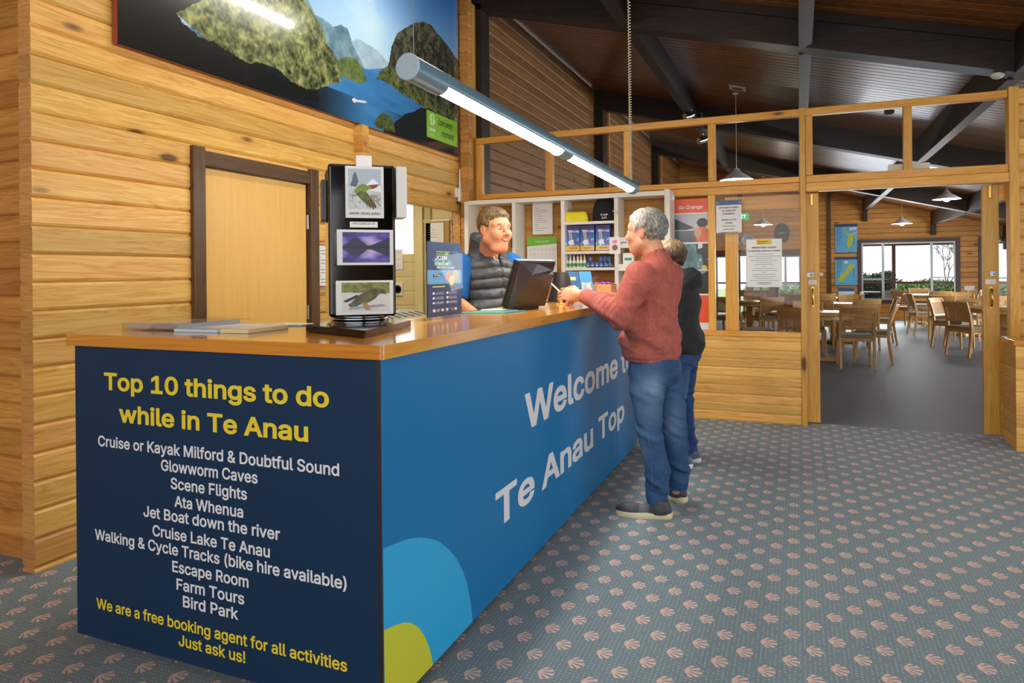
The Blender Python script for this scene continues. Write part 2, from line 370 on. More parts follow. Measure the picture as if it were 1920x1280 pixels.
# ------------------------------------------------------------------ ceiling and beams
SL = -0.26
def cz(x): return 4.63 + SL * (x + 3.33)
cm = MB(); y = -3.7; bi = 0
while y < 21.8:
    w = 0.125; t = random.random()
    prof = [(y + 0.002, 0.006), (y + 0.008, 0), (y + w - 0.008, 0), (y + w - 0.002, 0.006)]
    R = [[(x, yy, cz(x) + d) for yy, d in prof] for x in (-5.3, -2.0, 0.5, 3.0, 6.3)]
    cm.rings(R, False, False, False, t); y += w
cm.box(-5.3, -5.29, -3.7, 21.8, 5.1, 5.2)
cm.add([(-5.3, -3.7, cz(-5.3) + 0.03), (6.3, -3.7, cz(6.3) + 0.03), (6.3, 21.8, cz(6.3) + 0.03), (-5.3, 21.8, cz(-5.3) + 0.03)], [(0, 1, 2, 3)], 0.5)
st(cm.build('ceiling', CEIL))
def rafter(name, yc):
    m = MB(); y0, y1 = yc - 0.11, yc + 0.11; xs = (-3.40, 6.1)
    v = [(x, yy, cz(x) - dz) for x in xs for yy in (y0, y1) for dz in (0.335, 0.0)]
    m.add(v, [(0, 4, 5, 1), (2, 3, 7, 6), (0, 2, 6, 4), (1, 5, 7, 3), (0, 1, 3, 2), (4, 6, 7, 5)], 0.4)
    e = 0.03; v = [(x, yy, cz(x) - dz) for x in xs for yy in (y0 - e, y1 + e) for dz in (0.09, 0.002)]
    m.add(v, [(0, 4, 5, 1), (2, 3, 7, 6), (0, 2, 6, 4), (1, 5, 7, 3), (0, 1, 3, 2), (4, 6, 7, 5)], 0.6)
    return st(m.build(name, DARK))
RY = (1.78, 6.93, 12.05, 17.2)
for i_, y_ in enumerate(RY): rafter('ceiling_beam_rafter' if i_ == 0 else 'ceiling_beam_rafter.%03d' % i_, y_)
ends = (-3.6,) + RY + (FY,)
for px_ in (-1.58, 0.07, 1.70, 3.33, 4.95):
    for a, b in zip(ends[:-1], ends[1:]):
        m = MB(); zb = cz(px_) - 0.335; m.box(px_ - 0.055, px_ + 0.055, a + 0.11, b - 0.112 if b != FY else b, zb, cz(px_) + 0.005, random.random())
        if b == FY: m.box(px_ - 0.055, px_ + 0.055, FY - 0.16, FY - 0.001, zb - 0.28, zb)
        st(m.build('ceiling_beam_purlin', DARKY))
# ------------------------------------------------------------------ lettering and printed panels
try:        # the sans that ships inside Blender; its built-in face otherwise
    _ft = bpy.data.fonts.load(os.path.join(os.path.dirname(bpy.app.binary_path), '%d.%d' % bpy.app.version[:2], 'datafiles', 'fonts', 'Inter.woff2'))
except Exception:
    _ft = None
from mathutils import geometry as MG
def merged_letters(to, dg, fat):
    """outline of the letters, thickened by fat and filled wherever the outlines wind round a point"""
    src = to.evaluated_get(dg).to_curve(dg); loops = []
    for s in src.splines:
        pts = []
        if s.type == 'BEZIER':
            bp = list(s.bezier_points)
            for a, e in zip(bp, bp[1:] + bp[:1]):
                straight = (a.handle_right - a.co).cross(e.co - a.co).length + (e.handle_left - e.co).cross(e.co - a.co).length < 1e-5
                q = [a.co, e.co] if straight else MG.interpolate_bezier(a.co, a.handle_right, e.handle_left, e.co, 7); pts += [(p.x, p.y) for p in q[:-1]]
        else: pts = [(p.co.x, p.co.y) for p in s.points]
        p = np.array(pts); keep = np.linalg.norm(p - np.roll(p, 1, 0), axis=1) > 1e-5; p = p[keep]
        if len(p) > 2: loops.append(p)
    area = lambda p: .5 * float(np.sum(p[:, 0] * np.roll(p[:, 1], -1) - p[:, 1] * np.roll(p[:, 0], -1)))
    sg = np.sign(area(max(loops, key=lambda p: abs(area(p))))); V, E, A, B = [], [], [], []
    for p in loops:
        d1 = p - np.roll(p, 1, 0); d1 /= np.linalg.norm(d1, axis=1)[:, None]; d2 = np.roll(d1, -1, 0); n1 = sg * np.stack([d1[:, 1], -d1[:, 0]], 1); n2 = sg * np.stack([d2[:, 1], -d2[:, 0]], 1)
        m = n1 + n2; m /= np.maximum(np.linalg.norm(m, axis=1), 1e-3)[:, None]; p = p + m * (fat / np.clip((m * n1).sum(1), .5, 1))[:, None]
        k = len(V); V += [Vector(x) for x in p]; E += [(k + i, k + (i + 1) % len(p)) for i in range(len(p))]; A.append(p); B.append(np.roll(p, -1, 0))
    vo, _, fo, *_r = MG.delaunay_2d_cdt(V, E, [], 0, 1e-6); vo = np.array([tuple(v) for v in vo]); a, c = np.concatenate(A), np.concatenate(B)
    cen_ = np.array([vo[list(f)].mean(0) for f in fo]); wn = np.zeros(len(fo))
    cr = (c[None, :, 0] - a[None, :, 0]) * (cen_[:, None, 1] - a[None, :, 1]) - (cen_[:, None, 0] - a[None, :, 0]) * (c[None, :, 1] - a[None, :, 1])
    up = (a[None, :, 1] <= cen_[:, None, 1]) & (c[None, :, 1] > cen_[:, None, 1]) & (cr > 0); dn_ = (a[None, :, 1] > cen_[:, None, 1]) & (c[None, :, 1] <= cen_[:, None, 1]) & (cr < 0)
    wn = sg * (up.sum(1).astype(int) - dn_.sum(1).astype(int)); F = [tuple(f) for f, w in zip(fo, wn) if w >= 1]
    me = bpy.data.meshes.new('letters'); me.from_pydata([(x, y, 0) for x, y in vo], [], F); return me
def text(body, m, parent, o, right, up, width=None, height=None, bold=0.0, name='lettering', depth=0.0012, align='c', size=None, shear=0.0):
    cu = bpy.data.curves.new('t', 'FONT'); cu.body = body; cu.size = 1;  cu.shear = shear
    if _ft and not shear: cu.font = _ft
    else: cu.bevel_depth = bold * .8; cu.bevel_resolution = 0
    to = bpy.data.objects.new('t', cu); C.objects.link(to)
    dg = bpy.context.evaluated_depsgraph_get()
    if _ft and not shear: me = merged_letters(to, dg, bold * .7)
    else: me = bpy.data.meshes.new_from_object(to.evaluated_get(dg))
    bpy.data.objects.remove(to); bpy.data.curves.remove(cu)
    n = len(me.vertices); co = np.zeros(n * 3); me.vertices.foreach_get('co', co); co = co.reshape(-1, 3)
    x0, x1 = co[:, 0].min(), co[:, 0].max()
    sx = width / (x1 - x0) if width else size
    sy = height / 0.70 if height else sx          # height is the height of a capital
    if width is None and height: sx = sy if size is None else size
    cx = (x0 + x1) / 2 if align == 'c' else x0
    R, U = Vector(right).normalized(), Vector(up).normalized(); N = R.cross(U)
    M3 = np.array([[*(R * sx)], [*(U * sy)], [*(N * .012)]])
    co[:, 0] -= cx; co = co @ M3 + np.array(Vector(o) + N * depth)
    me.vertices.foreach_set('co', co.ravel()); me.polygons.foreach_set('use_smooth', [False] * len(me.polygons))
    if 'custom_normal' in me.attributes: me.attributes.remove(me.attributes['custom_normal'])
    me.update(); me.materials.clear(); me.materials.append(m); me.name = name
    ob = bpy.data.objects.new(name, me); C.objects.link(ob)
    if parent:
        ob.parent = parent
    return ob
def vnoise(x, y, s, seed=0):
    r = np.random.default_rng(seed); T = r.random((257, 257))
    x = np.asarray(x) * s; y = np.asarray(y) * s; xi = np.floor(x).astype(int); yi = np.floor(y).astype(int); fx = x - xi; fy = y - yi
    fx = fx * fx * (3 - 2 * fx); fy = fy * fy * (3 - 2 * fy); a = T[xi % 257, yi % 257]; b = T[(xi + 1) % 257, yi % 257]; c = T[xi % 257, (yi + 1) % 257]; d = T[(xi + 1) % 257, (yi + 1) % 257]
    return (a * (1 - fx) + b * fx) * (1 - fy) + (c * (1 - fx) + d * fx) * fy
def fbm(x, y, s, oct=4, seed=0): return sum(vnoise(x, y, s * 2 ** i, seed + i) * 0.5 ** (i + 1) for i in range(oct)) / (1 - 0.5 ** oct)
def inpoly(U, V, poly):
    c = np.zeros(U.shape, bool); n = len(poly)
    for i in range(n):
        (x1, y1), (x2, y2) = poly[i], poly[(i + 1) % n]
        if y1 == y2: continue
        c ^= ((y1 > V) != (y2 > V)) & (U < (x2 - x1) * (V - y1) / (y2 - y1) + x1)
    return c
def rgb(h): return np.array([int(h[i:i + 2], 16) / 255 for i in (0, 2, 4)])
def paint(A, mask, col): A[mask] = col if np.ndim(col) == 1 else col[mask]
PRINT = vcol_mat('printed_card', 0.35); PRINTGLOSS = vcol_mat('printed_gloss', 0.32, coat=0.6); PRINTMATT = vcol_mat('printed_matt', 0.7)
def painted(name, w, h, nx, ny, fn, m, parent, o, right, up):
    """a flat printed sheet: a grid of points, each with its ink colour; o is its centre"""
    R, Uv = Vector(right).normalized(), Vector(up).normalized()
    u, v = np.meshgrid(np.linspace(0, 1, nx), np.linspace(0, 1, ny)); A = fn(u, v); A = np.clip(A, 0, 1)
    L = np.where(A <= 0.04045, A / 12.92, ((A + 0.055) / 1.055) ** 2.4)
    co = np.array(o) + (u.ravel()[:, None] - .5) * w * np.array(R) + (v.ravel()[:, None] - .5) * h * np.array(Uv)
    idx = np.arange(nx * ny).reshape(ny, nx); q = np.stack([idx[:-1, :-1], idx[:-1, 1:], idx[1:, 1:], idx[1:, :-1]], -1).reshape(-1, 4)
    me = bpy.data.meshes.new(name); me.from_pydata(co.tolist(), [], q.tolist())
    at = me.color_attributes.new('col', 'FLOAT_COLOR', 'POINT'); at.data.foreach_set('color', np.concatenate([L.reshape(-1, 3), np.ones((nx * ny, 1))], 1).ravel().astype(np.float32))
    me.materials.append(m); ob = bpy.data.objects.new(name, me); C.objects.link(ob)
    if parent: ob.parent = parent
    return ob

# ------------------------------------------------------------------ glazed partition to the dining room
PY = 6.72
wp = struct('wall_partition')
def pb(name, x0, x1, z0, z1, m=RAILX, y0=PY, y1=PY + 0.07, bev=0.004): 
    o = MB().box(x0, x1, y0, y1, z0, z1, random.random()).build(name, m, wp, bevel=bev); return o
pb('top_rail', -3.195, 1.575, 2.774, 2.838)
pb('transom_rail', -3.125, 0.012, 2.180, 2.232); pb('transom_rail', -3.125, 0.012, 2.105, 2.178, y0=PY + 0.008)
pb('lintel', 0.064, 1.576, 2.172, 2.238); pb('lintel', 0.064, 1.576, 2.092, 2.170, y0=PY - 0.012)
pb('post', -3.195, -3.127, 0.83, 2.772, PINEZ)
for a, b in ((-2.405, -2.328), (-1.586, -1.523), (-0.782, -0.714), (0.832, 0.896)): pb('transom_mullion', a, b, 2.234, 2.773, PINEZ)
pb('post', 0.014, 0.062, 0.0, 2.845, PINEZ, PY - 0.01, PY + 0.08); pb('post', 0.0635, 0.122, 2.24, 2.773, PINEZ)
pb('post', 1.577, 1.645, 0.0, 2.86, PINEZ, PY - 0.012, PY + 0.10)
pb('post', -0.788, -0.726, 0.832, 2.104, PINEZ); pb('post', -1.16, -1.112, 0.832, 2.104, PINEZ)
pb('sill_rail', -3.2, 0.012, 0.786, 0.831, y0=PY - 0.01)
hw = MB(); log_wall(hw, lambda l, d, z: (l, PY + d, z), -3.30, 0.012, 0.784, 0.06, (), pitch=0.0826, z0=0.784 - 0.0826 * 9.5, groove=0.006); hw.build('boarding', [PINEX, ENDGRAIN], wp)
hb = MB(); log_wall(hb, lambda l, d, z: (l, PY + 0.012 + d, z), -3.30, -1.162, 2.104, 0.045, (), zb=0.833, pitch=0.1348, z0=Z0 + 0.05, groove=0.006); hb.build('boarding', [BROWNPINEX, ENDGRAIN], wp)
def pane(x0, x1, z0, z1, y=PY + 0.035, parent=None, name='glass_pane'):
    m = MB(); m.box(x0, x1, y - 0.002, y + 0.002, z0, z1); return m.build(name, GLASS, parent or wp)
for a, b in ((-3.125, -2.407), (-2.326, -1.588), (-1.521, -0.784), (-0.712, 0.012), (0.124, 0.830), (0.898, 1.575)): pane(a, b, 2.235, 2.772)
pane(-0.724, 0.012, 0.833, 2.103)
wr = MB(); log_wall(wr, lambda l, d, z: (l, PY + 0.012 + d, z), 1.65, 5.5, 2.84, 0.07, ()); st(wr.build('wall_right_of_doorway', [PINEX, ENDGRAIN]))
def sliding_door(name, x0, x1, side):
    r = struct(name); y0, y1 = 6.835, 6.878
    def b(nm, a, c, z0, z1, m=PINEZ): return MB().box(a, c, y0, y1, z0, z1, random.random()).build(nm, m, r, bevel=0.003)
    b('stile', x0, x0 + 0.115, 0.012, 2.088); b('stile', x1 - 0.115, x1, 0.012, 2.088)
    b('top_rail', x0 + 0.116, x1 - 0.116, 1.955, 2.086, RAILX); b('bottom_rail', x0 + 0.116, x1 - 0.116, 0.014, 0.79, RAILX)
    pane(x0 + 0.115, x1 - 0.115, 0.79, 1.955, 6.856, r)
    cx = (x1 - 0.055) if side > 0 else (x0 + 0.055); yf = y0
    m = MB(); m.box(cx - 0.012, cx + 0.012, yf - 0.006, yf, 1.06, 1.24)
    hd = m.build('handle_plate', BRASS, r, bevel=0.002)
    MB().tube([(cx, yf, 1.075), (cx, yf - 0.04, 1.085), (cx, yf - 0.048, 1.15), (cx, yf - 0.04, 1.215), (cx, yf, 1.225)], 0.0075, 8).build('handle', BRASS, r)
    lx = cx - 0.02 * side
    m = MB(); m.box(lx - 0.03, lx + 0.03, yf - 0.012, yf, 1.325, 1.372); m.lathe([(0.013, 0), (0.013, -0.014), (0.006, -0.016)], (lx + 0.012, yf - 0.012, 1.348), 12, 'y'); m.build('lock', STEEL, r, bevel=0.003)
    MB().box(cx - 0.036, cx + 0.036, yf - 0.002, yf, 1.262, 1.302).build('label', PAPER, r)
    text('SLIDE', mat('print_grey', '8a8a88', 0.7), r, (cx, yf - 0.002, 1.277), (1, 0, 0), (0, 0, 1), 0.032, 0.011)
    MB().box(cx - 0.012, cx + 0.008, yf - 0.014, yf, 1.975, 2.082).build('bolt', BRASS, r, bevel=0.003); return r
sliding_door('door_1', -0.645, 0.168, 1); sliding_door('door_2', 1.416, 2.25, -1)

# ------------------------------------------------------------------ flush door in the log wall
d3 = struct('door_3')
y0, y1, zt = DOOR[0], DOOR[1], DOOR[3]
m = MB(); m.box(XL - 0.06, XL + 0.03, y0 - 0.045, y0 + 0.045, 0, 2.17); m.build('frame', FRAMEBROWN, d3, bevel=0.004)
m = MB(); m.box(XL - 0.06, XL + 0.03, y1 - 0.045, y1 + 0.045, 0, 2.17); m.build('frame', FRAMEBROWN, d3, bevel=0.004)
m = MB(); m.box(XL - 0.06, XL + 0.026, y0 + 0.046, y1 - 0.046, 2.06, 2.15); m.build('frame', wood('brown_stained_head', '3c2616', '553a24', '6b4c32', 'y', 0.4, 0.0, 1.0, 0.15), d3, bevel=0.004)
m = MB(); m.box(XL - 0.045, XL - 0.008, y0 + 0.048, y1 - 0.060, 0.008, 2.052); m.build('leaf', DOORVENEER, d3, bevel=0.002)
for z in (0.25, 1.12, 1.78):
    m = MB(); m.box(XL - 0.008, XL + 0.004, y1 - 0.062, y1 - 0.047, z - 0.05, z + 0.05); m.tube([(XL + 0.004, y1 - 0.055, z - 0.052), (XL + 0.004, y1 - 0.055, z + 0.052)], 0.007, 8); m.build('hinge', STEEL, d3)

# ------------------------------------------------------------------ mural
MX = XL + 0.045
mur = thing('mural', 'long glossy landscape photo panel of a fiord hung high on the log wall', 'picture', (0, 0, 0))
MY0, MY1, MZ0, MZ1 = 2.56, 6.50, 2.615, 4.27
MB().box(XL + 0.006, MX - 0.001, MY0, MY1, MZ0, MZ1).build('backing', mat('mural_edge', '9a4a2a', 0.6), mur)
def muv(pts): 
    out = []
    for x, y in pts:
        p = P(x, y, 'x', MX); out.append(((p.y - MY0) / (MY1 - MY0), (p.z - MZ0) / (MZ1 - MZ0)))
    return out
def mural_fn(u, v):
    A = np.zeros(u.shape + (3,)); W_, H_ = 3.94, 1.655; X_, Y_ = u * W_, v * H_
    wob = 0.012 * (fbm(X_, Y_, 9, 3, 3) - .5); wob2 = 0.03 * (fbm(X_, Y_, 14, 3, 9) - .5)
    t = np.clip((v - 0.35) / 0.65, 0, 1)[..., None]; A[:] = rgb('a9cbe6') * (1 - t) + rgb('2f74bd') * t
    g = np.clip(1 - np.abs(u - 0.60) / 0.22, 0, 1)[..., None] * np.clip(1 - np.abs(v - .55) / .6, 0, 1)[..., None]; A += g * 0.25
    cl = np.clip(fbm(X_, Y_ * 2.2, 2.2, 4, 5) - 0.50, 0, 1)[..., None] * 3 * np.clip((0.80 - u) / 0.2, 0, 1)[..., None] * np.clip((v - .45) / .2, 0, 1)[..., None]; A = A * (1 - np.clip(cl, 0, .8)) + np.clip(cl, 0, .8) * rgb('e8eef2')
    def reg(pts, w=wob): return inpoly(u + w * .25, v + w, muv(pts))
    tex = fbm(X_, Y_, 16, 4, 21); tex2 = fbm(X_, Y_, 45, 3, 31)
    def mixc(a, b, t_): t_ = np.clip(t_, 0, 1)[..., None]; return rgb(a) * (1 - t_) + rgb(b) * t_
    # far ranges
    paint(A, reg([(655, 80), (670, 72), (690, 84), (710, 95), (730, 120), (733, 150), (690, 160), (650, 150)]), mixc('8fb2cc', 'b9d2e0', tex * 1.3))
    paint(A, reg([(570, -20), (590, 25), (610, 38), (625, 50), (640, 47), (652, 55), (662, 85), (675, 110), (690, 140), (640, 170), (560, 120), (540, 0)]), mixc('4c6f84', '87a7b2', tex * 1.6 - .2))
    # water
    paint(A, reg([(690, 130), (720, 128), (790, 150), (880, 215), (900, 330), (900, 420), (200, 120), (200, 60), (300, 40), (600, 100), (660, 120)], wob * .2), mixc('2f6fae', '4d93cc', fbm(X_ * 1, Y_ * 6, 3, 3, 8)))
    dk = np.clip(1.15 - np.abs(u - 0.60) / 0.17, 0, 1)[..., None]; wm = reg([(200, 60), (900, 330), (900, 440), (180, 130)], wob * .2) | (v < .12)
    A[wm] = (A * dk + rgb('1a2228') * (1 - dk))[wm]
    # hill right of centre
    paint(A, reg([(640, 110), (652, 106), (668, 112), (680, 128), (688, 150), (680, 156), (655, 150), (630, 135), (620, 120)]), mixc('3a5030', '8a9a58', tex * .7 + tex2 * .5 - .1))
    # big left hill
    paint(A, reg([(200, -150), (560, -60), (572, 0), (590, 30), (605, 55), (615, 85), (635, 115), (641, 152), (615, 160), (595, 168), (570, 165), (545, 150), (520, 130), (490, 118), (470, 120), (380, 70), (340, 35), (300, 0), (230, -60)]), mixc('2a3320', 'b4b878', (tex - .5) * 1.1 + (tex2 - .5) * .9 + .46))
    paint(A, reg([(200, -160), (330, -60), (380, 0), (330, 25), (345, 45), (375, 75), (400, 78), (440, 105), (470, 118), (490, 118), (500, 135), (595, 172), (600, 190), (470, 170), (360, 130), (200, 120)], wob2), rgb('191d1c') + 0.03 * (tex2[..., None] - .5))
    # dome peak and its foot
    paint(A, reg([(730, 115), (734, 88), (745, 62), (760, 52), (780, 42), (796, 40), (810, 48), (822, 65), (840, 85), (852, 105), (870, 130), (880, 320), (850, 320), (800, 205), (760, 175), (728, 152), (725, 130)]), mixc('24261f', '8a8e70', (tex - .5) * 1.0 + (tex2 - .5) * .8 + .36))
    paint(A, reg([(728, 122), (738, 130), (756, 150), (790, 170), (830, 195), (858, 215), (858, 240), (800, 205), (740, 166), (718, 150), (705, 148), (712, 135)]), mixc('2c3622', '9aa060', (tex - .5) * .9 + (tex2 - .5) * .9 + .42))
    paint(A, reg([(795, 200), (858, 232), (862, 330), (780, 300), (700, 260), (745, 225), (760, 215)], wob2), rgb('1c2629') + 0.02 * (tex2[..., None] - .5))
    # islet, boat
    paint(A, reg([(702, 232), (705, 222), (716, 211), (730, 216), (738, 232), (742, 248), (725, 246), (708, 240)]), mixc('28341c', '7c8a4c', tex * .6 + tex2 * .7 - .2))
    paint(A, reg([(664, 186), (672, 187), (688, 190), (686, 193), (666, 191)], 0 * wob), mixc('c8dce8', 'f4f6f6', tex)); paint(A, reg([(660, 186), (664, 183), (669, 188), (666, 192), (661, 190)], 0 * wob), rgb('f0f0ee'))
    return A
painted('print', MY1 - MY0, MZ1 - MZ0, 620, 260, mural_fn, vcol_mat('mural_gloss', 0.22, coat=0.7), mur, (MX, (MY0 + MY1) / 2, (MZ0 + MZ1) / 2), (0, 1, 0), (0, 0, 1))
pl = [P(x, y, 'x', MX + 0.002) for x, y in ((792, 210), (859, 237), (859, 276), (792, 254))]
lb = MB().add([(MX + 0.002, 5.815, 2.705), (MX + 0.002, 6.46, 2.705), (MX + 0.002, 6.46, 2.965), (MX + 0.002, 5.815, 2.965)], [(0, 1, 2, 3)]).build('slogan_panel', mat('lime_print', '8cc63a', 0.35), mur)
wt = mat('print_white', 'f2f4ec', 0.5)
text('real', wt, lb, (MX + 0.002, 5.925, 2.775), (0, 1, 0), (0, 0, 1), 0.13, 0.05, 0.01); text('JOURNEYS', wt, lb, (MX + 0.002, 5.925, 2.735), (0, 1, 0), (0, 0, 1), 0.12, 0.014)
tm = MB()
for k, (rad, a0, a1) in enumerate(((0.045, 0.4, 4.4), (0.045, 3.6, 7.4))):
    cz_ = 2.905 - 0.03 * k; tm.tube([(MX + 0.004, 5.925 + rad * .8 * math.cos(a0 + (a1 - a0) * i / 14), cz_ + rad * .75 * math.sin(a0 + (a1 - a0) * i / 14)) for i in range(15)], 0.006, 6)
tm.build('emblem', wt, lb)
text('Love every', INK, lb, (MX + 0.002, 6.20, 2.865), (0, 1, 0), (0, 0.12, 1), 0.31, 0.075, 0.006, shear=0.3); text('moment', INK, lb, (MX + 0.002, 6.24, 2.76), (0, 1, 0), (0, 0.12, 1), 0.27, 0.075, 0.006, shear=0.3)

# ------------------------------------------------------------------ pendant light over the counter
pa, pbt = Vector((-1.438, 2.40, 2.225)), Vector((-1.262, 5.66, 2.085))
pd_ = (pbt - pa).normalized(); psd = pd_.cross(Vector((0, 0, 1))).normalized(); pup = psd.cross(pd_)
pend = thing('pendant_light', 'long blue-grey tubular pendant light with two glowing white diffusers over the counter', 'light', tuple(pa))
def pt_at(s, r, a): return Vector(pd_) * s + psd * r * math.sin(a) + pup * r * math.cos(a)
L_ = (pbt - pa).length; r0 = 0.052
BLUEGREY = mat('blue_grey_metal', '6f93a6', 0.3, 0.35)
m = MB(); m.rings([[pt_at(s, r0, math.radians(t)) for t in range(-180, 180, 10)] for s in (0, 0.24)], True)
m.rings([[pt_at(s, r0, math.radians(t)) for t in range(-180, 180, 10)] for s in (1.60, 1.76)], True); m.rings([[pt_at(s, r0, math.radians(t)) for t in range(-180, 180, 10)] for s in (L_ - 0.1, L_)], True)
for a, b in ((0.24, 1.60), (1.76, L_ - 0.1)): m.rings([[pt_at(s, r, math.radians(t)) for t, r in [(t, r0) for t in range(-115, 116, 10)] + [(t, r0 - 0.006) for t in range(115, -116, -10)]] for s in (a, b)], True, True)
m.build('housing', BLUEGREY, pend)
m = MB(); m.rings([[pt_at(s, r, math.radians(t)) for t in range(-180, 180, 10)] for s, r in ((-0.006, r0 - 0.001), (-0.0065, r0 + 0.002), (0.004, r0 + 0.002))], True)
for sx in (-0.043, 0.043): m.ball(pt_at(-0.008, abs(sx), math.pi / 2 * (1 if sx > 0 else -1)), 0.004, n=6, m=4)
m.build('end_cap', mat('pale_grey_cap', '9fb4c2', 0.45), pend)
MB().rings([[pt_at(s, r, math.radians(t)) for t in range(-180, 180, 10)] for s, r in ((L_ - 0.004, r0 + 0.002), (L_ + 0.006, r0 + 0.002))], True).build('end_cap', BLUEGREY, pend)
TUBE = mat('fluorescent_diffuser', (1.0, 0.95, 0.86, 1), 0.4, emit=78)
for a, b in ((0.245, 1.595), (1.765, L_ - 0.105)):
    ts = list(range(112, 249, 8)); m = MB(); m.rings([[pt_at(s, r0 - 0.008, math.radians(t)) for t in ts] for s in (a, b)], True, True); m.build('diffuser', TUBE, pend)
m = MB(); m.tube([pt_at(0.04, r0, 0), pt_at(0.04, r0, 0) + Vector((0, 0, 1.75))], 0.002, 6); m.build('suspension_wire', STEEL, pend)
m = MB(); hx = pt_at(L_ - 0.06, r0, 0); N_ = 900; m.tube([hx + Vector((0.0105 * math.cos(2 * PI * i / 9), 0.0105 * math.sin(2 * PI * i / 9), 2.0 * (i / N_) ** 1.35 if i else 0)) for i in range(N_)], 0.0042, 5)
m.build('coiled_cord', mat('cream_cord', 'c8bfa4', 0.5), pend)

# second batten lamp above the desk, seen in the gloss of the mural
bt = thing('batten_lamp', 'white strip lamp high above the desk', 'light', (-2.2, 3.95, 3.74))
MB().box(-0.06, 0.06, -1.3, 1.3, 0.0, 0.05).build('housing', WHITE, bt, bevel=0.006)
MB().tube([(0, -1.25, -0.02), (0, 1.25, -0.02)], 0.022, 10).build('lamp_tube', mat('strip_tube', (1.0, 0.94, 0.84, 1), 0.4, emit=60), bt)
for yy in (-1.0, 1.0): MB().tube([(0, yy, 0.05), (0, yy, 0.585)], 0.003, 6).build('suspension_wire', STEEL, bt)

# ------------------------------------------------------------------ reception counter
NAVY = mat('navy_print', '14304c', 0.5, spec=.2); BLUE = mat('blue_print', '1170a8', 0.45, spec=.25); LIME = mat('lime_yellow_print', 'c3c62c', 0.4); SKYB = mat('sky_blue_print', '24a3da', 0.4)
YEL = mat('yellow_print', 'e0c92c', 0.45); WPR = mat('lettering_white', 'd9dade', 0.5)
ct = thing('reception_counter', 'tall timber-topped reception counter with blue printed panels and lettering', 'counter', (-1.9, 2.2, 0))
def rel(o): o.location = (1.9, -2.2, 0); return o
CX, CY, CZ0, CZT = -1.194, 1.811, 0.03, 1.136
ep = rel(MB().box(-2.572, CX - 0.012, CY, CY + 0.016, CZ0, CZT).build('end_panel', NAVY, ct))
sp_ = rel(MB().box(CX - 0.016, CX, CY + 0.004, 5.42, CZ0, CZT).build('side_panel', BLUE, ct))
rel(MB().box(CX - 0.012, CX - 0.001, CY - 0.001, CY + 0.004, CZ0, CZT).build('corner_strip', mat('dark_brown_edge', '2a1712', 0.5), ct))
m = MB(); m.box(-2.52, CX - 0.08, CY + 0.08, 2.44, 0.0, 0.03); m.box(CX - 0.5, CX - 0.08, 2.44, 5.36, 0.0, 0.03); rel(m.build('plinth', mat('plinth_black', '0f1012', 0.6), ct))
m = MB(); m.box(-2.556, -2.54, CY + 0.017, 2.46, CZ0, CZT); m.box(-1.72, -1.70, 2.46, 5.40, CZ0, CZT); m.box(-2.556, -1.71, 2.44, 2.46, CZ0, CZT); m.box(-1.70, CX - 0.017, 5.40, 5.42, CZ0, CZT); rel(m.build('carcass', mat('cream_carcass', 'cdbf98', 0.5), ct))
def top(name, poly, mt):
    m = MB(); m.prism(poly, lambda x, y: (x, y, CZT), lambda x, y: (x, y, CZT + 0.044)); return rel(m.build(name, mt, ct, bevel=0.012, seg=3))
top('worktop', [(-2.596, 1.787), (-1.170, 1.787), (-1.74, 2.48), (-2.596, 2.48)], COUNTERX)
top('worktop', [(-1.170, 1.787), (-1.170, 5.46), (-1.74, 5.46), (-1.74, 2.48)], COUNTER)
ZT = CZT + 0.044
E_LINES = [('Top 10 things to do', 195, 617, 728, 764, YEL, 0.004), ('while in Te Anau', 223, 578, 790, 827, YEL, 0.004), ('Cruise or Kayak Milford & Doubtful Sound', 184, 636, 835, 892, WPR, 0.001), ('Glowworm Caves', 302, 483, 882, 905, WPR, 0.001),
 ('Scene Flights', 320, 463, 916, 936, WPR, 0.001), ('Ata Whenua', 327, 456, 951, 968, WPR, 0.001), ('Jet Boat down the river', 269, 525, 970, 1009, WPR, 0.001), ('Cruise Lake Te Anau', 286, 506, 1005, 1043, WPR, 0.001),
 ('Walking & Cycle Tracks (bike hire available)', 178, 650, 1010, 1105, WPR, 0.001), ('Escape Room', 323, 466, 1071, 1101, WPR, 0.001), ('Farm Tours', 331, 458, 1105, 1132, WPR, 0.001), ('Bird Park', 343, 447, 1138, 1160, WPR, 0.001),
 ('We are a free booking agent for all activities', 181, 651, 1141, 1257, YEL, 0.001), ('Just ask us!', 335, 460, 1211, 1241, YEL, 0.001)]
for i, (s, xa, xb, ya, yb, mm, b_) in enumerate(E_LINES):
    A_, B_ = P(xa, ya, 'y', CY - 0.0012), P(xb, yb, 'y', CY - 0.0012); cap = 0.082 if i < 2 else 0.052
    text(s, mm, ep, ((A_.x + B_.x) / 2, CY, (A_.z + B_.z) / 2), (1, 0, 0), (0, 0, 1), B_.x - A_.x, cap, 0.034 if i < 2 else 0.024)
for s, c0, c1, c2, c3 in (('Welcome to', (983, 719), (992, 801), (1180, 672), (1180, 692)), ('Te Anau Top', (928, 893), (945, 966), (1170, 745), (1159, 802))):
    T_, B_ = P(*c0, 'x', CX), P(*c1, 'x', CX); e = P(*c2, 'x', CX); b2 = P(*c3, 'x', CX)
    zb = B_.z; text(s, WPR, sp_, (CX, T_.y, (B_.z + b2.z) / 2 if s[0] == 'T' else B_.z), (0, 1, 0), (0, 0, 1), (e.y - T_.y) * (1.0 if s[0] == 'T' else 1.05), T_.z - B_.z, 0.034, align='l')
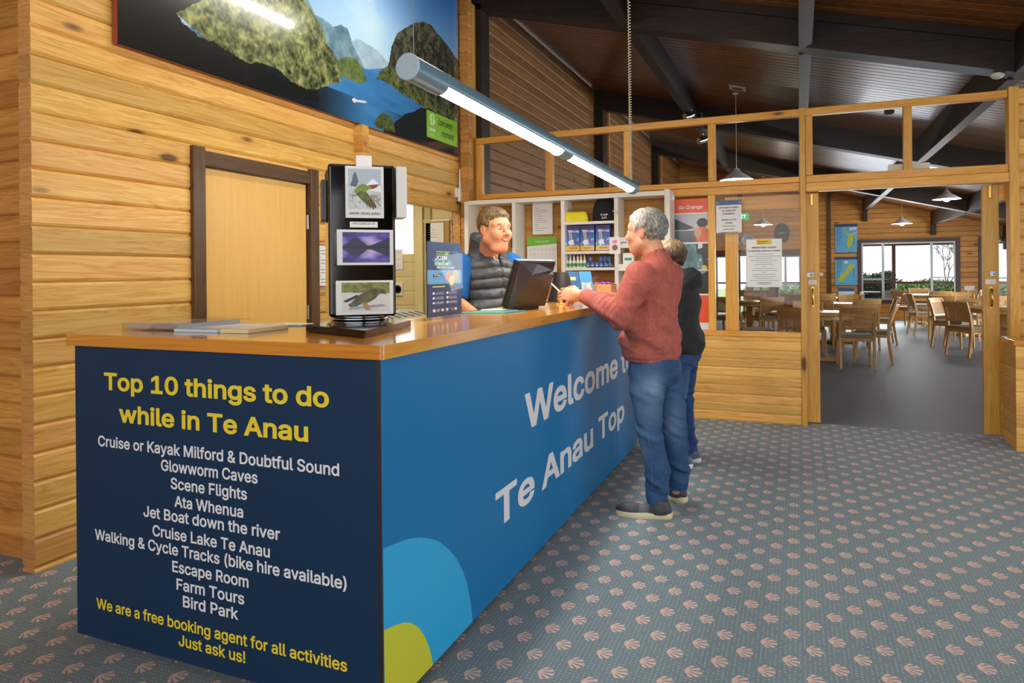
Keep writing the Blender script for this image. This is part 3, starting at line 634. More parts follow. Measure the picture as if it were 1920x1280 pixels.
def blob(name, pts, mm, off):
    q = [P(x, y, 'x', CX + off) for x, y in pts]; q = [(p.y, p.z) for p in q if True]
    q = [(max(a, CY + 0.006), max(b, CZ0 + 0.001)) for a, b in q]
    m = MB(); m.add([(CX + off, a, b) for a, b in q], [tuple(range(len(q)))]); return m.build(name, mm, sp_)
blob('swoosh_print', [(700, 1500), (705, 1037), (722, 1027), (740, 1019), (765, 1010), (785, 1007), (805, 1009), (825, 1016), (842, 1030), (856, 1047), (868, 1070), (876, 1095), (882, 1125), (885, 1150), (886, 1180), (886, 1500)], SKYB, 0.0008)
blob('swoosh_print', [(700, 1500), (709, 1188), (722, 1180), (740, 1172), (755, 1167), (770, 1167), (785, 1176), (795, 1190), (803, 1208), (809, 1228), (812, 1250), (812, 1500)], LIME, 0.0016)
for o in list(ep.children) + list(sp_.children): pass
# ------------------------------------------------------------------ plane intersections for things that stand at an angle
def Ppl(x, y, p0, n):
    d = ray(x, y); o = Vector((0, 0, H)); n = Vector(n); return o + d * ((Vector(p0) - o).dot(n) / d.dot(n))
def local(root, o):
    """parts are modelled in place; hang them under the thing's empty without moving them"""
    o.parent = root; bpy.context.view_layer.update(); o.matrix_parent_inverse = root.matrix_world.inverted(); return o
ORIG = {}
def thg(name, label, cat, loc, group=None):
    t = thing(name, label, cat, loc, 0, group); return t
def part(root, o):
    o.parent = root; o.location = tuple(-Vector(root.location)); return o

# ------------------------------------------------------------------ postcard rack on the counter
nt = Vector((0.647, -0.762, 0)); rt = Vector((0.762, 0.647, 0)); ZU = Vector((0, 0, 1))
F0 = P(680, 470, 'y', 2.36); TW = 0.268; z0t, z1t = 1.225, 1.842
cen = Vector((F0.x, F0.y, 0)) - nt * TW / 2
rk = thg('postcard_rack', 'glossy black revolving postcard tower on a black base on the counter', 'rack', (cen.x, cen.y, ZT))
# base, slightly turned
bq = [P(573, 622, 'z', ZT), P(685, 634, 'z', ZT), P(771, 612, 'z', ZT)]; bq.append(bq[0] + bq[2] - bq[1])
m = MB(); m.prism([(p.x, p.y) for p in bq], lambda x, y: (x, y, ZT + 0.001), lambda x, y: (x, y, ZT + 0.026)); part(rk, m.build('base', GLOSSBLACK, None, bevel=0.004))
m = MB(); m.lathe([(0.118, 0), (0.122, 0.004), (0.122, 0.010), (0.112, 0.013), (0.112, 0.017), (0.118, 0.020)], (cen.x, cen.y, ZT + 0.026), 40); part(rk, m.build('turntable', CHROME))
m = MB(); m.obox((cen.x, cen.y, (z0t + z1t) / 2), rt, nt, ZU, TW / 2, TW / 2, (z1t - z0t) / 2); part(rk, m.build('tower', GLOSSBLACK, None, bevel=0.012, seg=3))
FP = Vector((F0.x, F0.y, 1.5)) + nt * 0.001
def onf(x, y, off=0): return Ppl(x, y, FP + nt * off, nt)
def fr(x0, y0, x1, y1, off):
    a, b = onf(x0, y1, off), onf(x1, y0, off); c = (a + b) / 2; w = (b - a).dot(rt); h = b.z - a.z; return c, w, h
def pocket(x0, y0, x1, y1, lip, off=0.03):
    c, w, h = fr(x0, y0, x1, y1, off); m = MB(); zb = c.z - h / 2; t = 0.0016; zc = zb + h * lip / 2
    m.obox(Vector((c.x, c.y, zc)), rt, nt, ZU, w / 2 + 0.006, t, h * lip / 2)
    for s in (-1, 1): m.obox(Vector((c.x, c.y, zc)) + rt * s * (w / 2 + 0.006) - nt * off / 2, rt, nt, ZU, t, off / 2, h * lip / 2)
    m.obox(Vector((c.x, c.y, zb - 0.003)) - nt * off / 2, rt, nt, ZU, w / 2 + 0.006, off / 2, t)
    return part(rk, m.build('card_pocket', ACRYL))
pocket(648, 313, 719, 410, 0.66); pocket(632, 430, 737, 498, 0.9); pocket(630, 523, 737, 592, 0.9)
c, w, h = fr(656, 416, 708, 426, 0.002); m = MB(); m.obox(c, rt, nt, ZU, w / 2, 0.001, h / 2); lab = part(rk, m.build('price_label', PAPER))
t_ = text('POSTCARDS $1.00', INK, lab, c + nt * 0.0015, rt, ZU, w * .8, 0.010); 
def card(name, label, px, off, fn, nx=90, ny=110, grp=None, edge='e4e2dc'):
    c, w, h = fr(*px, off); r = thg(name, label, 'postcard', tuple(c), grp)
    m = MB(); m.obox(c - nt * 0.004, rt, nt, ZU, w / 2, 0.0035, h / 2); part(r, m.build('card_stack', mat('card_' + edge, edge, 0.6)))
    if fn: part(r, painted('printed_face', w, h, nx, ny, fn, PRINT, None, c, rt, ZU))
    return r, c, w, h
def kea_fly(u, v):
    A = np.zeros(u.shape + (3,)); A[:] = rgb('dfe0dc'); n = fbm(u, v, 9, 4, 2)
    sky = (v > .62) & (u > .07) & (u < .93) & (v < .95); A[sky] = rgb('a9bac4')
    paint(A, (v > .17) & (v <= .62) & (u > .07) & (u < .93), rgb('c9ced0') * (0.9 + 0.2 * n[..., None]))
    paint(A, inpoly(u, v, [(.52, .62), (.62, .70), (.70, .76), (.78, .73), (.88, .66), (.93, .60), (.93, .5), (.5, .55)]), rgb('e9edf0'))
    paint(A, inpoly(u, v, [(.12, .62), (.17, .72), (.2, .82), (.25, .90), (.30, .82), (.36, .70), (.38, .62), (.25, .60)]) & (n > .38), rgb('55656a'))
    paint(A, (v < .45) & (v > .2) & (fbm(u, v, 16, 3, 7) > .60) & (u > .08) & (u < .92), rgb('9a9488'))
    paint(A, inpoly(u, v, [(.55, .58), (.62, .64), (.75, .65), (.9, .66), (.82, .60), (.70, .56)]), rgb('8c3a30') * (0.8 + .4 * n[..., None]))
    paint(A, inpoly(u, v, [(.20, .48), (.24, .55), (.34, .62), (.46, .66), (.56, .63), (.68, .60), (.70, .57), (.62, .55), (.56, .54), (.54, .44), (.44, .40), (.32, .42), (.25, .48), (.18, .50)]), rgb('8a9a3a') * (0.7 + .6 * n[..., None]))
    paint(A, inpoly(u, v, [(.28, .46), (.40, .52), (.55, .50), (.66, .40), (.74, .30), (.80, .22), (.72, .20), (.62, .22), (.52, .27), (.42, .34)]), rgb('5f6a30') * (0.6 + .8 * n[..., None]))
    paint(A, inpoly(u, v, [(.50, .36), (.70, .36), (.82, .22), (.74, .17), (.66, .19), (.58, .24)]) & (np.sin(u * 90 + v * 30) > -.3), rgb('5e2f26'))
    return A
nz, c, w, h = card('postcard', 'tall postcard of a green parrot in flight at the top of the rack', (648, 313, 719, 408), 0.022, kea_fly, 100, 130)
part(nz, text('NEW ZEALAND', mat('print_maroon', '6e2420', 0.6), None, c - ZU * h * 0.435 + nt * 0.001, rt, ZU, w * .80, 0.012, 0.012))
def lake(u, v):
    A = np.zeros(u.shape + (3,)); f = np.abs(v - .5) * 2; n = fbm(u, f, 4, 4, 4)
    A[:] = rgb('6b63b0'); A += (n[..., None] - .5) * 0.9; A = np.clip(A * np.array([1, .95, 1.05]), .05, .95)
    gl = np.exp(-((u - .58) / .16) ** 2 - (f / .5) ** 2)[..., None]; A = A * (1 - .7 * gl) + rgb('f0d8c8') * .7 * gl
    md = (f < .62 - np.abs(u - .33) * 2.4) | (f < .12 + np.clip(u - .6, 0, 1) * 1.3 - 0 * f) & (u > .55) | (f < .1 + .5 * np.clip(.12 - u, 0, 1))
    A[md & (v > .5)] = rgb('282a48'); A[md & (v <= .5)] = rgb('2e3050'); A[np.abs(v - .5) < .02] = rgb('20242e')
    b = (u < .1) | (u > .935) | (v < .07) | (v > .93); A[b] = rgb('dddad6'); return A
card('postcard', 'landscape postcard of a purple dusk lake and peak in the middle of the rack', (632, 431, 737, 497), 0.022, lake, 120, 80)
def kea_walk(u, v):
    A = np.zeros(u.shape + (3,)); n = fbm(u, v, 12, 4, 11); A[:] = rgb('d3cfc9')
    paint(A, v > .66 - .05 * u, rgb('7e8040') * (0.6 + .7 * n[..., None])); paint(A, inpoly(u, v, [(.2, .14), (.5, .18), (.9, .24), (.8, .30), (.5, .26), (.25, .2)]), rgb('9a94a4'))
    paint(A, inpoly(u, v, [(.12, .40), (.35, .58), (.42, .56), (.34, .48), (.18, .36)]), rgb('23242a'))
    paint(A, inpoly(u, v, [(.20, .28), (.30, .42), (.42, .60), (.58, .72), (.72, .78), (.82, .74), (.86, .66), (.88, .56), (.84, .60), (.76, .60), (.68, .46), (.58, .36), (.44, .32), (.30, .26)]), rgb('5d5634') * (0.5 + .9 * n[..., None]))
    paint(A, inpoly(u, v, [(.22, .26), (.34, .34), (.46, .33), (.36, .24), (.24, .22)]), rgb('3c5a4a')); paint(A, inpoly(u, v, [(.42, .34), (.54, .35), (.58, .18), (.64, .14), (.50, .13), (.50, .22)]), rgb('a3814a'))
    b = (u < .1) | (u > .94) | (v < .08) | (v > .94); A[b] = rgb('dedcd8'); return A
card('postcard', 'landscape postcard of a brown parrot walking, lowest on the rack', (630, 525, 737, 591), 0.022, kea_walk, 120, 80)
r, c, w, h = card('postcard', 'blank white card standing up behind the parrot postcard on top of the rack', (668, 292, 697, 345), 0.008, None, edge='f0ecec')
# pockets with cards on the sides of the tower
sc = cen + rt * (TW / 2)
r = thg('postcard', 'pile of postcards seen edge on in the side pocket of the rack', 'postcard', (sc.x, sc.y, 1.70))
m = MB(); m.obox(Vector((sc.x, sc.y, 1.735)) + rt * 0.028 + nt * 0.06, rt, nt, ZU, 0.022, 0.06, 0.105); part(r, m.build('card_stack', mat('card_side', 'd6d8d4', 0.6), None, bevel=0.002))
m = MB(); m.obox(Vector((sc.x, sc.y, 1.69)) + rt * 0.056 + nt * 0.06, rt, nt, ZU, 0.0016, 0.068, 0.07); m.obox(Vector((sc.x, sc.y, 1.625)) + rt * 0.028 + nt * 0.06, rt, nt, ZU, 0.028, 0.068, 0.0016); part(rk, m.build('card_pocket', ACRYL))
ls = cen - rt * (TW / 2)
m = MB(); m.obox(Vector((ls.x, ls.y, 1.70)) - rt * 0.012 - nt * 0.0, rt, nt, ZU, 0.012, 0.06, 0.085); part(rk, m.build('card_pocket', mat('pocket_dark', '2a2620', 0.3), None, bevel=0.004))

# ------------------------------------------------------------------ club leaflet sign in its clear stand
SXp = -1.575
def ons(x, y): return P(x, y, 'x', SXp)
a, b = ons(802, 604), ons(864, 457); wS, hS = b.y - a.y, b.z - (ZT + 0.012); cS = Vector((SXp, (a.y + b.y) / 2, ZT + 0.012 + hS / 2))
sg = thg('sign_holder', 'clear stand with a navy and blue club poster on the counter', 'sign', (SXp, cS.y, ZT))
m = MB(); m.box(SXp - 0.05, SXp + 0.05, a.y - 0.02, b.y + 0.06, ZT + 0.001, ZT + 0.006); m.box(SXp + 0.004, SXp + 0.007, a.y - 0.008, b.y + 0.008, ZT + 0.006, b.z + 0.004); part(sg, m.build('clear_stand', ACRYL))
def join(u, v):
    A = np.zeros(u.shape + (3,)); A[:] = rgb('24446e'); paint(A, (v > .44) & (v < .625), rgb('5b9ed0'))
    n = fbm(u, v, 12, 3, 3)
    for x, y, c_ in ((.58, .52, 'e08a5a'), (.70, .50, 'd8d2cc'), (.84, .52, 'e6a25c'), (.70, .46, 'f0c24a'), (.62, .57, 'e08a5a'), (.82, .58, 'd8b070')): paint(A, ((u - x) / .07) ** 2 + ((v - y) / .045) ** 2 < 1, rgb(c_))
    paint(A, inpoly(u, v, [(.14, .57), (.4, .575), (.40, .535), (.36, .545), (.14, .53), (.17, .55)]), rgb('15273f'))
    for i in range(9):
        x = .24 + i * .055; paint(A, (np.abs(u - x) < .024) & (v > .69) & (v < .735 + .02 * math.sin(i * 2)), rgb(('58b848', '3d9ad8', 'e8d030', '4aa8e0')[i % 4]))
    paint(A, (v > .865) & (v < .878) & (u > .26) & (u < .66), rgb('a8c838')); paint(A, (v > .838) & (v < .846) & (u > .26) & (u < .62), rgb('a8c838'))
    paint(A, (v > .395) & (v < .41) & (u > .14) & (u < .5), rgb('b8d060'))
    for i in range(3):
        for j in range(2):
            paint(A, ((u - .17 - .40 * j) / .03) ** 2 + ((v - .315 + .065 * i) / .014) ** 2 < 1, rgb('e8ecf0'))
            for k in range(3): paint(A, (np.abs(v - .325 + .065 * i + .012 * k) < .003) & (u > .22 + .4 * j) & (u < .46 + .4 * j), rgb('8ea4bd'))
    for x, c_ in ((.18, 'e8e8e8'), (.30, 'd0b890'), (.42, 'c8ccd0'), (.56, 'e0e0e0'), (.68, 'd8c840'), (.82, 'e0e0e0')): paint(A, (np.abs(u - x) < .035) & (np.abs(v - .085) < .018) & (n > .42), rgb(c_))
    return A
post = part(sg, painted('poster', wS, hS, 120, 200, join, PRINT, None, cS, (0, 1, 0), ZU))
LW = mat('print_plain_white', 'f0f2f4', 0.5)
def pst(s, u, v, w, cap, m_=LW, bold=0.01): 
    o = text(s, m_, post, cS + Vector((0, (u - .5) * wS, (v - .5) * hS)), (0, 1, 0), ZU, w * wS, cap, bold); return o
pst('JOIN', .38, .765, .34, 0.026, bold=.02); pst('the TOP 10 Club', .52, .645, .52, 0.014, bold=.015); pst('TOP', .80, .86, .16, 0.014, mat('print_sky', '58a8e0', .5)); pst('10', .84, .815, .06, 0.014, mat('print_sky', '58a8e0', .5)); pst('Te Anau', .27, .548, .2, 0.010, bold=.02)
m = MB(); m.obox(cS + Vector((-0.003, 0, 0)), (0, 1, 0), (1, 0, 0), ZU, wS / 2, 0.0015, hS / 2); part(sg, m.build('poster_back', NAVY))

# ------------------------------------------------------------------ leaflets on the counter
def sheaf(name, label, quad, h, m_, z=ZT + 0.001, cat='leaflet', grp=None, face=None):
    q = [P(x, y, 'z', z) for x, y in quad]; c = sum(q, Vector()) / len(q); r = thg(name, label, cat, (c.x, c.y, z), grp)
    m = MB(); m.prism([(p.x, p.y) for p in q], lambda x, y: (x, y, z), lambda x, y: (x, y, z + h)); part(r, m.build('page_block', m_))
    if face:
        for f_, mm in face:
            pq = [q[0].lerp(q[1], a).lerp(q[3].lerp(q[2], a), b_) for a, b_ in f_]; part(r, MB().add([(p.x, p.y, z + h + 0.0006) for p in pq], [tuple(range(len(pq)))]).build('cover_print', mm))
    return r
wh = mat('page_white', 'e2e0de', 0.3); pbl = mat('page_pale_blue', 'bcd8e8', 0.3); gr_ = mat('page_grey', 'b0b4ba', 0.3)
tr = thg('leaflet_tray', 'flat clear tray of white brochures at the end of the counter', 'tray', (-2.45, 2.25, ZT))
q = [(-2.545, 1.99), (-2.245, 1.99), (-2.215, 2.38), (-2.50, 2.38)]
m = MB(); m.prism(q, lambda x, y: (x, y, ZT + 0.001), lambda x, y: (x, y, ZT + 0.006)); m.prism(q, lambda x, y: (x, y, ZT + 0.026), lambda x, y: (x, y, ZT + 0.0285)); m.box(-2.545, -2.245, 1.988, 1.991, ZT + 0.006, ZT + 0.026); part(tr, m.build('clear_case', glass('milky_acrylic', (0.93, 0.93, 0.95, 1), 0.2)))
m = MB(); m.box(-2.40, -2.26, 2.02, 2.34, ZT + 0.0065, ZT + 0.024); part(tr, m.build('brochure_stack', gr_)); m = MB(); m.box(-2.53, -2.41, 2.0, 2.34, ZT + 0.0065, ZT + 0.022); part(tr, m.build('brochure_stack', mat('page_pinkish', 'd8c8c4', .4)))
def leaf(name, label, pts, h, m_, prints, z=ZT + 0.001):
    c = sum((Vector(p) for p in pts), Vector((0, 0))) / len(pts); r = thg(name, label, 'leaflet', (c.x, c.y, z))
    m = MB(); m.prism(pts, lambda x, y: (x, y, z), lambda x, y: (x, y, z + h)); part(r, m.build('page_block', m_))
    q = [Vector(p) for p in pts]
    for f_, mm in prints:
        pq = [q[0].lerp(q[1], a).lerp(q[3].lerp(q[2], a), b_) for a, b_ in f_]; part(r, MB().add([(p.x, p.y, z + h + 0.0006) for p in pq], [tuple(range(len(pq)))]).build('cover_print', mm))
    return r
leaf('magazine', 'pale blue magazine overlapping the clear tray on the counter end', [(-2.235, 1.97), (-2.03, 1.985), (-1.99, 2.30), (-2.2, 2.28)], 0.010, pbl, [([(.05, .05), (.95, .05), (.95, .35), (.05, .30)], gr_), ([(.1, .5), (.9, .6), (.9, .8), (.1, .7)], wh)])
leaf('leaflet', 'pale green leaflet lying flat beside the black rack base', [(-2.06, 2.32), (-1.93, 2.34), (-1.96, 2.46), (-2.10, 2.44)], 0.004, mat('page_mint', 'b8dcd8', .3), [([(.1, .1), (.5, .2), (.5, .8), (.1, .9)], wh), ([(.6, .1), (.9, .1), (.9, .9), (.6, .8)], pbl)])
leaf('booklet', 'cream booklet lying at the front beside the black rack base', [(-2.01, 1.98), (-1.885, 1.99), (-1.895, 2.22), (-1.985, 2.30)], 0.014, mat('page_cream', 'dccfa4', .35), [([(.1, .05), (.9, .05), (.9, .9), (.1, .9)], wh)])
grn = mat('page_green', '79b648', .3); teal = mat('page_teal', '4c9aa8', .3)
leaf('leaflet', 'green and blue leaflet beside the club sign on the counter', [(-1.66, 3.28), (-1.44, 3.36), (-1.40, 3.58), (-1.62, 3.52)], 0.006, teal, [([(.05, .1), (.95, .1), (.8, .5), (.2, .4)], grn), ([(.1, .6), (.7, .6), (.7, .9), (.1, .85)], mat('page_blue', '4a86b8', .3))])
leaf('leaflet', 'white and lime leaflet in front of the staff man', [(-1.69, 3.60), (-1.50, 3.64), (-1.46, 3.78), (-1.66, 3.74)], 0.005, wh, [([(.1, .1), (.9, .3), (.9, .7), (.1, .5)], mat('page_lime', 'b8cc48', .3)), ([(.1, .6), (.9, .8), (.9, .95), (.1, .9)], pbl)])

# ------------------------------------------------------------------ till screen
mo = thg('till_monitor', 'black till screen seen from behind, leaning over the counter', 'monitor', (-1.63, 4.2, ZT))
a, b = P(947, 583, 'z', ZT), P(1019, 577, 'z', ZT); dv = (b - a); dv.z = 0; wM = dv.length; dv.normalize(); nn = Vector((dv.y, -dv.x, 0)); mid = (a + b) / 2
upv = (Vector((0, 0, 1)) * 0.94 + nn * 0.34 ).normalized(); nv = dv.cross(upv).normalized()
if nv.dot(nn) < 0: nv = -nv
hM = 0.285; c0 = Vector((mid.x, mid.y, ZT + 0.012)) + upv * hM / 2
m = MB(); m.obox(c0 - nv * 0.018, dv, nv, upv, wM / 2, 0.018, hM / 2); part(mo, m.build('screen_case', BLACK, None, bevel=0.008))
m = MB(); w2, h2 = wM / 2 * .92, hM / 2
R = []
for k, (sx, z_, dep) in enumerate(((0.9, -0.95, 0.0), (0.9, 0.95, 0.0))): pass
vs = [c0 + dv * x * w2 + upv * y * h2 + nv * d for x, y, d in ((-1, -.95, 0), (1, -.95, 0), (1, .62, 0), (.0, .9, 0), (-1, .95, 0), (-.9, -.9, .03), (.9, -.9, .03), (.88, .5, .03), (-.4, .5, .03), (-.75, .85, .006))]
m.add(vs, [(5, 6, 7, 8), (0, 1, 6, 5), (1, 2, 7, 6), (2, 3, 8, 7), (3, 4, 9, 8), (4, 0, 5, 9), (9, 5, 8)]); part(mo, m.build('rear_cover', mat('rear_plastic', '2a2a2b', 0.38)))
m = MB(); m.obox(c0 + upv * (h2 + 0.001) - nv * 0.018, dv, nv, upv, wM / 2 * .98, 0.017, 0.0015); part(mo, m.build('top_vent', mat('vent_grey', '6a7480', 0.35)))
m = MB()
for i in range(4):
    for j in range(3): m.obox(c0 + dv * (0.02 + i * 0.018) + upv * (0.0 + j * 0.014) + nv * 0.0305, dv, nv, upv, 0.003, 0.0006, 0.003)
m.build('vent_slots', INK, None); part(mo, bpy.data.objects['vent_slots']); bpy.data.objects['vent_slots']['kind'] = 'stuff'
m = MB(); m.obox(Vector((mid.x, mid.y, ZT + 0.009)) - nn * 0.03, dv, nn, ZU, 0.10, 0.06, 0.008); m.bar(Vector((mid.x, mid.y, ZT + 0.012)) - nn * 0.05, c0 - nv * 0.03 - upv * 0.02, 0.06, 0.02); part(mo, m.build('stand', BLACK, None, bevel=0.003))

# ------------------------------------------------------------------ things on the counter in front of the customers
def at(x, y, z=0.0): return (x, y, ZT + 0.001 + z)
bs = thg('brochure_stand', 'clear brochure stand with blue leaflets beside the staff till on the counter', 'stand', at(-1.52, 5.02))
m = MB(); m.obox(Vector(at(-1.50, 5.02, 0.09)), (0.95, 0.3, 0), (-0.3, 0.95, 0), (0, 0, 1), 0.10, 0.002, 0.09); m.box(-1.61, -1.39, 4.94, 5.06, ZT + 0.001, ZT + 0.005); part(bs, m.build('clear_stand', ACRYL))
for i, (sx, c_, dz, lb) in enumerate(((-0.065, '23588e', 0.0, 'navy blue leaflet with yellow bars leaning in the clear brochure stand'), (0.03, '3d86b8', 0.0, 'mid blue photo leaflet leaning in the clear brochure stand'))):
    bx = Vector(at(-1.50, 5.0, 0.115)) + Vector((0.95, 0.3, 0)) * sx; up_ = Vector((-0.18, 0.1, 0.97)).normalized(); rr = Vector((0.95, 0.3, 0)).normalized(); nrm = rr.cross(up_)
    lf = thg('leaflet', lb, 'leaflet', tuple(bx)); m = MB(); m.obox(bx, rr, nrm, up_, 0.045, 0.006, 0.105); part(lf, m.build('page_block', mat('leaf_' + c_, c_, 0.3)))
    m = MB(); 
    if i == 0:
        for k in range(3): m.obox(bx + nrm * 0.0065 + rr * 0.012 + up_ * (-0.02 - 0.018 * k), rr, nrm, up_, 0.018, 0.0005, 0.004)
        m.obox(bx + nrm * 0.0065 + up_ * 0.05, rr, nrm, up_, 0.02, 0.0005, 0.012); part(lf, m.build('cover_print', mat('leaf_yellow', 'd8d04a', .4)))
    else:
        m.obox(bx + nrm * 0.0065 - up_ * 0.03, rr, nrm, up_, 0.036, 0.0005, 0.05); part(lf, m.build('cover_print', mat('leaf_photo', '9aa8a8', .4, var=.5, vs=40)))
bk = thg('display_panel', 'dark curved display panel standing behind the customer hand', 'display', at(-1.60, 4.72))
m = MB(); R = []
for k in range(9):
    t = k / 8; z = 0.215 * t; w = 0.075 * (1 - 0.15 * t); o = 0.035 * math.sin(t * 1.7); R.append([(-1.60 - w + o, 4.70, ZT + 0.001 + z), (-1.60 + w * (1 - .5 * t ** 3) + o, 4.73, ZT + 0.001 + z), (-1.60 + w * (1 - .5 * t ** 3) + o, 4.742, ZT + 0.001 + z), (-1.60 - w + o, 4.712, ZT + 0.001 + z)])
m.rings(R, True, True); part(bk, m.build('panel', mat('dark_brown_panel', '2c2622', 0.5)))
m = MB(); m.box(-1.70, -1.52, 4.69, 4.76, ZT + 0.0005, ZT + 0.004); part(bk, m.build('foot', BLACK))
pc = thg('pen_stand', 'small orange pen stand with a white pen on the counter edge', 'pen stand', at(-1.46, 4.36))
m = MB(); m.lathe([(0.03, 0), (0.03, 0.006), (0.012, 0.012), (0.012, 0.055), (0.022, 0.06), (0.022, 0.085), (0.012, 0.088)], at(-1.46, 4.36), 14); part(pc, m.build('base', mat('orange_plastic', 'd89a4a', 0.45)))
m = MB(); m.tube([at(-1.46, 4.36, 0.08), at(-1.53, 4.34, 0.15)], 0.005, 8); part(pc, m.build('pen', WHITE))
cb = thg('sweet_box', 'open cardboard box of wrapped sweets on the counter', 'box', at(-1.42, 5.26))
m = MB(); x0, x1, y0, y1 = -1.52, -1.33, 5.18, 5.36
for a in ((x0, x1, y0, y0 + .004), (x0, x1, y1 - .004, y1), (x0, x0 + .004, y0 + .004, y1 - .004), (x1 - .004, x1, y0 + .004, y1 - .004)): m.box(*a, ZT + 0.001, ZT + 0.12)
m.box(x0, x1, y0, y1, ZT + 0.0008, ZT + 0.003); part(cb, m.build('carton', mat('cardboard', 'b98a55', 0.7)))
rs = random.Random(3); SW = [('shiny_purple', '5a2aa0', 'purple'), ('shiny_red', 'c82838', 'red'), ('shiny_blue', '2a3ab0', 'blue'), ('shiny_magenta', 'b03090', 'magenta')]
proto = {}
for i in range(14):
    nm, hx_, cn = SW[i % 4]; px_, py_ = x0 + 0.03 + 0.034 * (i % 5) * 1.0, y0 + 0.035 + 0.05 * (i // 5); zz = ZT + 0.112 + 0.016 * rs.random()
    if cn not in proto:
        o = thing('wrapped_sweet', '%s foil wrapped sweets heaped in the cardboard box' % cn, 'sweet', (px_, py_, zz), 0.4 * i, 'wrapped sweets in the cardboard box')
        m = MB(); m.ball((0, 0, 0), 0.018, 0.013, 0.012, 10, 6); m.rings([[(s * 0.017, 0.003 * math.cos(t), 0.003 * math.sin(t)) for t in [k * PI / 4 for k in range(8)]] for s in (1, 1)] + [[(0.034, 0.012 * math.cos(t), 0.006 * math.sin(t)) for t in [k * PI / 4 for k in range(8)]]], True)
        m.build('wrapper', mat(nm, hx_, 0.2, 0.4), o); proto[cn] = o
    else: dup(proto[cn], (px_, py_, zz), rs.random() * 6)
# ------------------------------------------------------------------ white shelf unit against the partition
SY0, SY1 = 6.455, 6.716
su = thg('shelf_unit', 'white open shelf unit against the boarded partition behind the counter', 'shelf', (-2.15, 6.6, 0))
def sb(name, x0, x1, z0, z1, y0=SY0, y1=SY1): return part(su, MB().box(x0, x1, y0, y1, z0, z1).build(name, WHITE, None, bevel=0.002))
sb('side_panel', -3.21, -3.165, 0.0, 2.135); sb('side_panel', -1.145, -1.095, 0.0, 2.15); sb('top_panel', -3.164, -1.146, 2.098, 2.14)
DV = (-2.655, -2.135, -1.602)
for x in DV: sb('divider', x - 0.019, x + 0.019, 0.12, 2.096)
SH = {(-2.115, -1.622): (1.868, 1.582, 1.422), (-1.582, -1.147): (1.63, 1.452), (-2.635, -2.155): (1.10,), (-3.163, -2.675): (1.0,)}
for (x0, x1), zs in SH.items():
    for z in zs: sb('shelf_board', x0, x1, z - 0.013, z + 0.013)
sb('shelf_board', -3.163, -1.147, 0.09, 0.118)
yS = 6.49
def onS(x, y, Y=yS): return P(x, y, 'y', Y)
ct2 = thg('calendar', 'wall calendar reading June 2020 with a green top on the shelf back', 'calendar', tuple(onS(1017, 485, 6.69)))
yb_ = 6.702
a, b = P(989, 527, 'y', yb_), P(1044, 443, 'y', yb_)
part(ct2, MB().box(a.x, b.x, yb_, yb_ + 0.003, a.z, b.z).build('page', PAPER))
gz = b.z - (b.z - a.z) * 0.17; part(ct2, MB().add([(a.x, yb_ - 0.001, gz - 0.02), (b.x, yb_ - 0.001, gz + 0.005), (b.x, yb_ - 0.001, b.z), (a.x, yb_ - 0.001, b.z)], [(0, 1, 2, 3)]).build('heading', mat('leaf_green', '74b833', .5)))
part(ct2, text('June 2020', LW, None, ((a.x + b.x) / 2, yb_ - 0.001, gz + 0.022), (1, 0, 0), ZU, 0.15, 0.022, .01))
rd = mat('red_pen', 'c83a48', .6); dg_ = mat('date_grey', '5a5a60', .6); n_ = 1
for r_ in range(5):
    for c_ in range(7):
        if n_ > 30: break
        x = a.x + (b.x - a.x) * (0.12 + 0.128 * c_); z = a.z + (b.z - a.z) * (0.70 - 0.105 * r_)
        part(ct2, text(str(n_), dg_, None, (x, yb_ - 0.001, z), (1, 0, 0), ZU, None, 0.014)); n_ += 1
m = MB()
for c_ in range(7):
    for r_ in range(1 if c_ > 1 else 2):
        x = a.x + (b.x - a.x) * (0.12 + 0.128 * c_); z = a.z + (b.z - a.z) * (0.71 - 0.105 * r_); m.bar((x - 0.014, yb_ - 0.002, z - 0.014), (x + 0.014, yb_ - 0.002, z + 0.018), 0.002, 0.001, (0, 1, 0))
part(ct2, m.build('pen_strokes', rd)); bpy.data.objects['pen_strokes']['kind'] = 'stuff'
def sheet(name, label, px, Y, lines=8, cat='notice', m_=PAPER, seed=1, head=None, ax='y'):
    a, b = P(px[0], px[3], ax, Y), P(px[2], px[1], ax, Y); c = (a + b) / 2; r = thg(name, label, cat, tuple(c)); g = random.Random(seed)
    if ax == 'y': bx = lambda u0, u1, v0, v1, d0, d1, : MB().box(a.x + (b.x - a.x) * u0, a.x + (b.x - a.x) * u1, Y - d1, Y - d0, a.z + (b.z - a.z) * v0, a.z + (b.z - a.z) * v1)
    else: bx = lambda u0, u1, v0, v1, d0, d1: MB().box(Y + d0, Y + d1, a.y + (b.y - a.y) * u0, a.y + (b.y - a.y) * u1, a.z + (b.z - a.z) * v0, a.z + (b.z - a.z) * v1)
    part(r, bx(0, 1, 0, 1, 0, 0.002).build('paper', m_))
    m = MB()
    for i in range(lines):
        v = 0.86 - 0.72 * i / max(lines - 1, 1); u1 = 0.25 + 0.6 * g.random(); k = bx(0.12, u1, v - 0.008, v + 0.004, 0.0022, 0.0028); m.v += k.v and []; 
        b0 = len(m.v); m.v += k.v; m.f += [tuple(b0 + j for j in f) for f in k.f]; m.t += k.t; m.sm += k.sm; m.mi += k.mi
    if lines:
        o = part(r, m.build('print_lines', mat('print_mid_grey', '8a8a8e', .7))); o['kind'] = 'stuff'
    return r, a, b
sheet('paper_sheet', 'white typed sheet pinned above the June calendar', (999, 381, 1036, 440), 6.70, 12)
